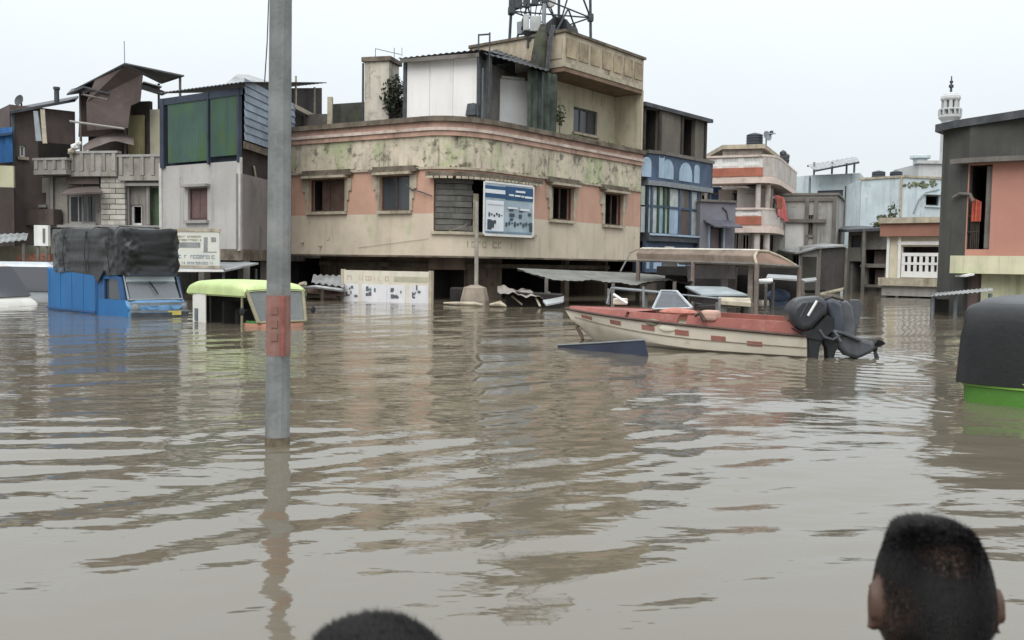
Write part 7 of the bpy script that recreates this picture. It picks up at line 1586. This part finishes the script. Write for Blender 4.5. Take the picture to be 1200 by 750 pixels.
# tarp load (its own thing, lashed on top)
tl = thing('tarp_load', 'bulging load wrapped in crumpled black plastic tarp on the blue tempo', 'covered load', (ctr.x, ctr.y, 1.0), hd)
def nz3(p, s, sd=0): return (math.sin(p[0] * s + sd) * math.cos(p[1] * s * 1.3 + sd * 2) + math.sin(p[2] * s * 1.7 + p[0] * s * .6 + sd * 3) * .7 + math.sin((p[0] + p[2]) * s * 2.3 + sd) * .4)
from mathutils import noise as mn
def tarp(u, v):
    sp_ = lambda q, e: math.copysign(abs(q) ** e, q)
    a = 2 * math.pi * u; e = .28; top = -1 + 2 * v
    b = (v ** .8) * math.pi / 2; rad = math.cos(max(0, (v - .55) / .45) * math.pi / 2) ** .35 if v > .55 else 1
    x = sp_(math.cos(a), e) * (h2 - .03) * rad; y = sp_(math.sin(a), e) * (w2 + .05) * rad
    z = -.15 + .98 * min(1, v / .62) + .04 * (1 - rad) + (.10 if x < -.3 else 0) * 0
    p = Vector((x, y, z)); q = Vector((x * 2.4, y * 2.4, z * 2.8))
    d = mn.fractal(q, 1.0, 2.0, 5) * .05 - abs(mn.noise(Vector((x * 2.2 + z, y * 2.2, z * 2.6 + x * .8)))) * .09 - abs(mn.noise(Vector((x * 6 + z * 3, y * 6, z * 7 - x * 2)))) * .04 - .01
    n = Vector((x / h2, y / w2, (z - .35) * 1.2)); n = n.normalized() if n.length > 1e-4 else Vector((0, 0, 1))
    sagx = -.09 * math.exp(-((x - .1) / .1) ** 2)
    return p + n * (d + sagx) + Vector((0, 0, -.06 * math.exp(-((x - .6) / .5) ** 2) if v < .05 else 0))
mb = MB(); mb.grid(tarp, 150, 44, closeu=True)
part('tarp', mb, mat('black plastic tarp', lin(26, 26, 28), .34, .25, 1.6, lin(52, 52, 54), .4, spec=.45, bump=.35, fine=14), tl, smooth=True, local=True)
mb = MB(); mb.slab([(.45, -w2 - .06, -.08), (1.0, -w2 - .06, -.06), (.72, -w2 - .06, -.34)], .02, 0, (0, 1, 0)); part('tarp_flap', mb, _mats['black plastic tarp'], tl, local=True)
for x in (-.9, .15, 1.2):
    mb = MB(); mb.path([(x, -w2 - .03, -.12), (x + .02, -w2 - .08, .3), (x, -w2 - .03, .75), (x, -w2 + .2, .86), (x, w2 - .2, .86)], .01, 5); part('lashing_rope', mb, M_BLK, tl, local=True)

# ------------------------------------------------------------------ vans at the left edge
def van(name, label, loc, rz, L_, W_, H_, m_body, m_glass, hood=.7):
    r = thing(name, label, 'van', (loc[0], loc[1], -FLOOD), rz); h = L_ / 2; w = W_ / 2
    prof = [(-h, .3), (h, .3), (h + .02, .75), (h - .08, .98), (h - hood, 1.08), (h - hood - .55, H_ - .05), (h - hood - .75, H_), (-h + .25, H_), (-h + .06, H_ - .12), (-h, 1.0)]
    n = len(prof); mb = MB()
    def ring(y, s): return [(x, y, .3 + (z - .3)) if z < 1.09 else (x * 1.0, y * s, z) for x, z in prof]
    a = ring(-w, .84); b = ring(w, .84); ai = [(x, y * .93, z - .02 if z > 1.2 else z) for x, y, z in a]
    mb.add(a + b, [tuple(range(n)), tuple(range(n, 2 * n))[::-1]] + [(i, n + i, n + (i + 1) % n, (i + 1) % n) for i in range(n)]); part('body', mb, m_body, r, bevel=.14, local=True, smooth=True)
    xw0, xw1 = h - hood - .02, h - hood - .53
    mb = MB(); mb.slab([(xw0 + .035, -w * .88, 1.12), (xw0 + .035, w * .88, 1.12), (xw1 + .035, w * .8, H_ - .1), (xw1 + .035, -w * .8, H_ - .1)], .02, 0, (-1, 0, -.3)); part('windscreen', mb, m_glass, r, local=True)
    for sg in (1, -1):
        for (x0, x1) in ((-h + .25, -.35), (-.28, h - hood - .55)):
            t_ = lambda z: w * (1 - .16 * (z - 1.08) / (H_ - 1.08)) + .012
            mb = MB(); mb.slab([(x0, sg * t_(1.12), 1.12), (x1 + .25 * (x1 > 0), sg * t_(1.12), 1.12), (x1, sg * t_(H_ - .14), H_ - .14), (x0, sg * t_(H_ - .14), H_ - .14)], .02, 0, (0, -sg, 0)); part('side_window', mb, m_glass, r, local=True)
        mb = MB(); mb.box(h - .02, h + .03, sg * w * .78 - .14, sg * w * .78 + .14, .72, .9); part('headlight', mb, M_WHITE, r, bevel=.02, local=True)
    mb = MB(); mb.box(h - .05, h + .1, -w, w, .4, .6); part('bumper', mb, M_DKSTEEL, r, bevel=.04, local=True)
    mb = MB(); mb.box(-h - .06, -h + .02, -w, w, .4, .6); part('bumper', mb, M_DKSTEEL, r, bevel=.04, local=True)
    for (x, y) in ((h - .7, w - .1), (h - .7, -w + .1), (-h + .7, w - .1), (-h + .7, -w + .1)):
        mb = MB(); mb.lathe([(.15, -.09), (.27, -.09), (.3, -.04), (.3, .04), (.27, .09), (.15, .09)], (x, y, .3), 16, M=Matrix.Rotation(R(90), 3, 'X')); wh = part('wheel', mb, M_RUBBER, r, smooth=True, local=True)
    return r
p = at(-26, 340, 23.2)
van('white_van', 'white van with rounded nose at the left frame edge', (p.x - .42, p.y), R(-12), 3.4, 1.5, 1.95, mat('white van paint', lin(206, 202, 194), .4, .05, 2, lin(160, 150, 136), .4, bump=.03), glass('van glass', (.09, .09, .1, 1), .1), hood=.25)
p = at(28, 325, 27.5)
van('silver_van', 'silver grey van half hidden behind the blue tempo', (p.x, p.y), R(10), 3.6, 1.5, 1.95, mat('silver van paint', lin(168, 174, 178), .35, .06, 2, lin(132, 134, 134), .5, metal=.3, bump=.03), glass('van glass', (.09, .09, .1, 1), .1), hood=.3)
# ------------------------------------------------------------------ two men standing in the water, seen from behind
M_HAIR = mat('black hair', lin(24, 21, 20), .6, .2, 30, spec=.22, bump=.0)
def skin_mat():
    m = mat('brown skin', lin(82, 60, 49), .55, .08, 8, bump=.08, fine=160); return m
M_SKIN = skin_mat(); M_SHIRT = mat('navy shirt cloth', lin(62, 68, 84), .9, .1, 20, bump=.2); M_TROU = mat('dark trouser cloth', lin(52, 50, 50), .9, .1, 20)
def man(label, x, y, ztop, rz, hair_fn, seed, shirt):
    """local frame: face looks along +y, z = 0 at the feet"""
    r = thing('person', label, 'person', (x, y, -FLOOD), rz); Hh = ztop + FLOOD - .012; g = np.random.default_rng(seed)
    hc = Vector((0, 0, Hh - .125))
    def skull(th, ph):       # th around, ph -pi/2..pi/2
        cx, cy, cz = math.cos(th) * math.cos(ph), math.sin(th) * math.cos(ph), math.sin(ph)
        rx, ry, rz_ = .080, .098, .122
        if cz > 0: q = max(0, math.cos(ph)) ** .8; cx = math.cos(th) * q; cy = math.sin(th) * max(0, math.cos(ph)) ** .9
        flat = 1 - .035 * max(0, cz) ** 3
        x_ = math.copysign(abs(cx) ** .92, cx) * rx; y_ = cy * ry; z_ = cz * rz_ * flat
        if cz < -.15:
            k = (-.15 - cz) / .85; x_ *= 1 - .28 * k; y_ = y_ * (1 - .18 * k) + (.022 * k)
            if cy < 0: y_ *= 1 - .25 * k
        return hc + Vector((x_, y_, z_))
    mb = MB(); mb.grid(lambda u, v: skull(2 * math.pi * u, math.pi * (v - .5) * .999), 48, 32, closeu=True)
    # nose, brow, lips, chin, eye mounds
    mb.ico(hc + Vector((0, .1, -.02)), (.013, .022, .03), 2); mb.ico(hc + Vector((0, .108, -.036)), (.018, .016, .012), 2)
    mb.ico(hc + Vector((0, .085, .022)), (.055, .02, .012), 2); mb.ico(hc + Vector((0, .092, -.066)), (.026, .014, .008), 2); mb.ico(hc + Vector((0, .09, -.076)), (.022, .013, .008), 2); mb.ico(hc + Vector((0, .078, -.105)), (.026, .022, .02), 2)
    for sg in (1, -1):
        mb.ico(hc + Vector((sg * .048, .07, -.03)), (.02, .02, .018), 2)
        # ear: rim ring and bowl, standing off the head
        Me = Matrix.Rotation(sg * R(14), 3, 'Z'); ec = hc + Vector((sg * .0815, -.006, -.012))
        ring = [ec + Me @ Vector((sg * .008, math.cos(t) * .017, math.sin(t) * .031 + .004)) for t in np.linspace(-2.2, 3.6, 18)]
        mb.path(ring, .0048, 7); mb.ico(ec + Me @ Vector((sg * .002, .0, 0)), (.006, .016, .028), 2); mb.ico(ec + Me @ Vector((sg * .001, .006, -.026)), (.006, .009, .01), 2)
    # neck, torso, limbs
    nk = Hh - .235
    mb.path([(0, -.012, nk + .1), (0, -.015, nk + .03), (0, -.02, nk - .05)], [.054, .057, .07], 20)
    def torso(u, v):
        zs_ = [nk + .02, nk - .03, nk - .07, nk - .13, nk - .25, nk - .42, nk - .52, nk - .62, nk - .72]; a_ = [.06, .12, .185, .205, .19, .16, .162, .172, .15]; b_ = [.055, .075, .095, .11, .12, .105, .105, .115, .1]
        i = v * (len(zs_) - 1); k = min(len(zs_) - 2, int(i)); f = i - k; L_ = lambda q: q[k] + (q[k + 1] - q[k]) * f
        an = 2 * math.pi * u; return Vector((math.cos(an) * L_(a_), math.sin(an) * L_(b_) - .015, L_(zs_)))
    mb.grid(torso, 32, 24, closeu=True)
    mb.add([(0, 0, nk + .0)], [])
    hip = nk - .68
    for sg in (1, -1):
        sh = Vector((sg * .185, -.015, nk - .085)); el = Vector((sg * .235, -.03, nk - .39)); wr = Vector((sg * .235, .03, nk - .64))
        mb.path([sh + Vector((-sg * .05, 0, .015)), sh, sh.lerp(el, .5), el, el.lerp(wr, .35), wr], [.05, .056, .05, .041, .042, .028], 14)
        pm = wr + Vector((0, .012, -.05)); mb.path([wr, wr + Vector((0, .006, -.03)), pm + Vector((0, .006, -.035))], [.026, .034, .03], 12)
        for q, (dx, ln) in enumerate(((-.027, .068), (-.009, .078), (.009, .073), (.026, .056))):
            b0 = pm + Vector((0, dx + .006, -.03)); mb.path([b0, b0 + Vector((-sg * .004, .003, -ln * .45)), b0 + Vector((-sg * .014, .005, -ln * .75)), b0 + Vector((-sg * .026, .006, -ln))], [.0098, .0092, .0085, .0072], 8)
        t0 = wr + Vector((0, .03, -.03)); mb.path([t0, t0 + Vector((-sg * .012, .026, -.022)), t0 + Vector((-sg * .02, .032, -.05))], [.013, .011, .0085], 8)
        hp = Vector((sg * .09, -.01, hip + .06)); kn = Vector((sg * .1, .0, hip * .53)); an_ = Vector((sg * .105, -.02, .09))
        mb.path([hp + Vector((0, 0, .05)), hp, hp.lerp(kn, .5), kn, kn.lerp(an_, .3), an_], [.09, .095, .078, .058, .06, .038], 16)
        mb.path([an_ + Vector((0, -.03, -.05)), an_ + Vector((0, .03, -.045)), an_ + Vector((sg * .01, .12, -.06)), an_ + Vector((sg * .012, .18, -.068))], [.034, .04, .034, .02], 10)
    b_ = part('body', mb, M_SKIN, r, local=True, fix=False)
    md = b_.modifiers.new('one skin', 'REMESH'); md.mode = 'VOXEL'; md.voxel_size = .0062; md.use_smooth_shade = True
    md = b_.modifiers.new('soften', 'SMOOTH'); md.factor = .5; md.iterations = 4
    # eyes, hidden from behind but there
    for sg in (1, -1):
        em = MB(); em.ico(hc + Vector((sg * .032, .081, .002)), .0125, 2); ey_ = part('eye', em, M_WHITE, r, smooth=True, local=True)
        em = MB(); em.ico(hc + Vector((sg * .032, .0912, .002)), (.005, .003, .005), 2); part('iris', em, M_HAIR, ey_, smooth=True, local=True)
    # shirt and trousers
    mb = MB()
    def shirt_f(u, v):
        p = torso(u, .12 + .8 * v); c = Vector((0, -.015, p.z)); return c + (p - c) * 1.07 + Vector((0, 0, 0)) + (p - c).normalized() * (.006 + .004 * math.sin(u * 40 + v * 9))
    mb.grid(shirt_f, 48, 20, closeu=True)
    for sg in (1, -1):
        sh = Vector((sg * .185, -.015, nk - .085)); el = Vector((sg * .235, -.03, nk - .39))
        mb.path([sh + Vector((-sg * .06, 0, .01)), sh + Vector((0, 0, .008)), sh.lerp(el, .4), sh.lerp(el, .8)], [.06, .068, .066, .064], 16, cap=False)
    mb.path([(0, -.018, nk + .012), (0, -.02, nk - .012)], [.066, .078], 20, cap=False)
    part('shirt', mb, shirt, r, smooth=True, local=True)
    mb = MB()
    for sg in (1, -1):
        hp = Vector((sg * .09, -.01, hip + .06)); kn = Vector((sg * .1, .0, hip * .53)); an_ = Vector((sg * .105, -.02, .09))
        mb.path([hp + Vector((0, 0, .1)), hp, hp.lerp(kn, .5), kn, an_ + Vector((0, 0, .04))], [.085, .105, .09, .075, .062], 16)
    part('trousers', mb, M_TROU, r, smooth=True, local=True)
    # hair: close cap where it is dense, then strands
    cap = MB(); nu, nv = 120, 60; keep = []
    def cp(u, v, o=.0035):
        th, ph = 2 * math.pi * u, math.pi * (v - .5) * .999; p = skull(th, ph); n = (p - hc); n = Vector((n.x / .080 ** 2, n.y / .098 ** 2, n.z / .122 ** 2)).normalized(); return p, n
    vs = []; fs = []
    for j in range(nv):
        for i in range(nu):
            p, n = cp(i / nu, j / (nv - 1)); vs.append(p + n * .0008)
    for j in range(nv - 1):
        for i in range(nu):
            dens = hair_fn(i / nu, (j + .5) / (nv - 1))[0]
            if dens > .985: fs.append((j * nu + i, j * nu + (i + 1) % nu, (j + 1) * nu + (i + 1) % nu, (j + 1) * nu + i))
    cap.add(vs, fs); hr = part('hair', cap, M_HAIR, r, smooth=True, local=True, fix=False)
    st = MB(); V_, F_ = [], []
    n_s = 60000
    for _ in range(n_s):
        u, s = g.random(), g.uniform(-.75, 1); v = math.asin(s) / math.pi + .5
        dens, ln, comb = hair_fn(u, v)
        if g.random() > dens: continue
        p, n = cp(u, v); cv = Vector(comb); ln *= g.uniform(.6, 1.15); jit = Vector(g.normal(size=3) * .22)
        d1 = (n * .28 + cv + jit * .7).normalized(); d2 = (n * .08 + cv * 1.5 + jit).normalized()
        w_ = n.cross(d1); w_ = (w_.normalized() if w_.length > 1e-5 else Vector((1, 0, 0))) * .00055
        a, b, c = p - n * .001, p + d1 * ln * .5, p + d1 * ln * .5 + d2 * ln * .5
        o = len(V_); V_ += [a - w_, a + w_, b + w_ * .8, b - w_ * .8, c]; F_ += [(o, o + 1, o + 2, o + 3), (o + 3, o + 2, o + 4)]
    st.add(V_, F_); part('strands', st, M_HAIR, hr, local=True, fix=False, kind='stuff')
    return r
def hairA(u, v):     # right hand man: face to +y; short faded sides, longer tuft on top, thin patch at the crown
    th, ph = 2 * math.pi * u, math.pi * (v - .5); cx, cy, cz = math.cos(th) * math.cos(ph), math.sin(th) * math.cos(ph), math.sin(ph)
    if cy > .55 and cz < .55: return (0, .003, (0, 0, 0))
    dens = 1.0
    sm = lambda a, b, x: (lambda t: t * t * (3 - 2 * t))(min(1, max(0, (x - a) / (b - a))))
    dens *= sm(-.78, -.3, cz)
    side = abs(cx)
    dens *= 1 - sm(.5, .85, side) * (1 - sm(-.1, .4, cz)) * (.62 if cx < 0 else .4)
    dp = math.hypot((cx + .1) / .34, (cz - .68) / .15)
    if cy < 0: dens *= .74 + .26 * sm(.2, 1.3, dp)
    top = max(0, (cz - .52) / .48)
    ln = .0075 + .010 * min(1, top * 1.4) * (.5 + .5 * sm(-.8, .1, cy))
    ln = ln - max(0, ln - .0065) * sm(.35, .75, side)
    return (dens, ln, (-.32 * top - .05, -.5 + 1.1 * top * sm(-.5, .2, cy), -.8 + .85 * sm(.3, .9, cz)))
def hairB(u, v):
    th, ph = 2 * math.pi * u, math.pi * (v - .5); cx, cy, cz = math.cos(th) * math.cos(ph), math.sin(th) * math.cos(ph), math.sin(ph)
    if cy > .6 and cz < .5: return (0, .003, (0, 0, 0))
    dens = 1.0 if cz > -.3 else max(0, 1 + (cz + .3) * 3)
    k = min(1, max(0, (cz - .3) / .5)); return (dens, .011 + .005 * k, (.2, -.3 + .8 * k, -.6 + .6 * k))
YA = 1.34; pA = at(1097, 600, YA)
man('man seen from behind with short dark hair and visible ears at lower right', pA.x, YA, pA.z + .004, R(-4), hairA, 5, M_SHIRT)
YB = .97; pB = at(445, 705, YB)
man('man of whom only the top of a dark haired head shows at the bottom edge', pB.x, YB, pB.z - .006, R(62), hairB, 9, mat('brown shirt cloth', lin(96, 80, 70), .9, .1, 20, bump=.2))
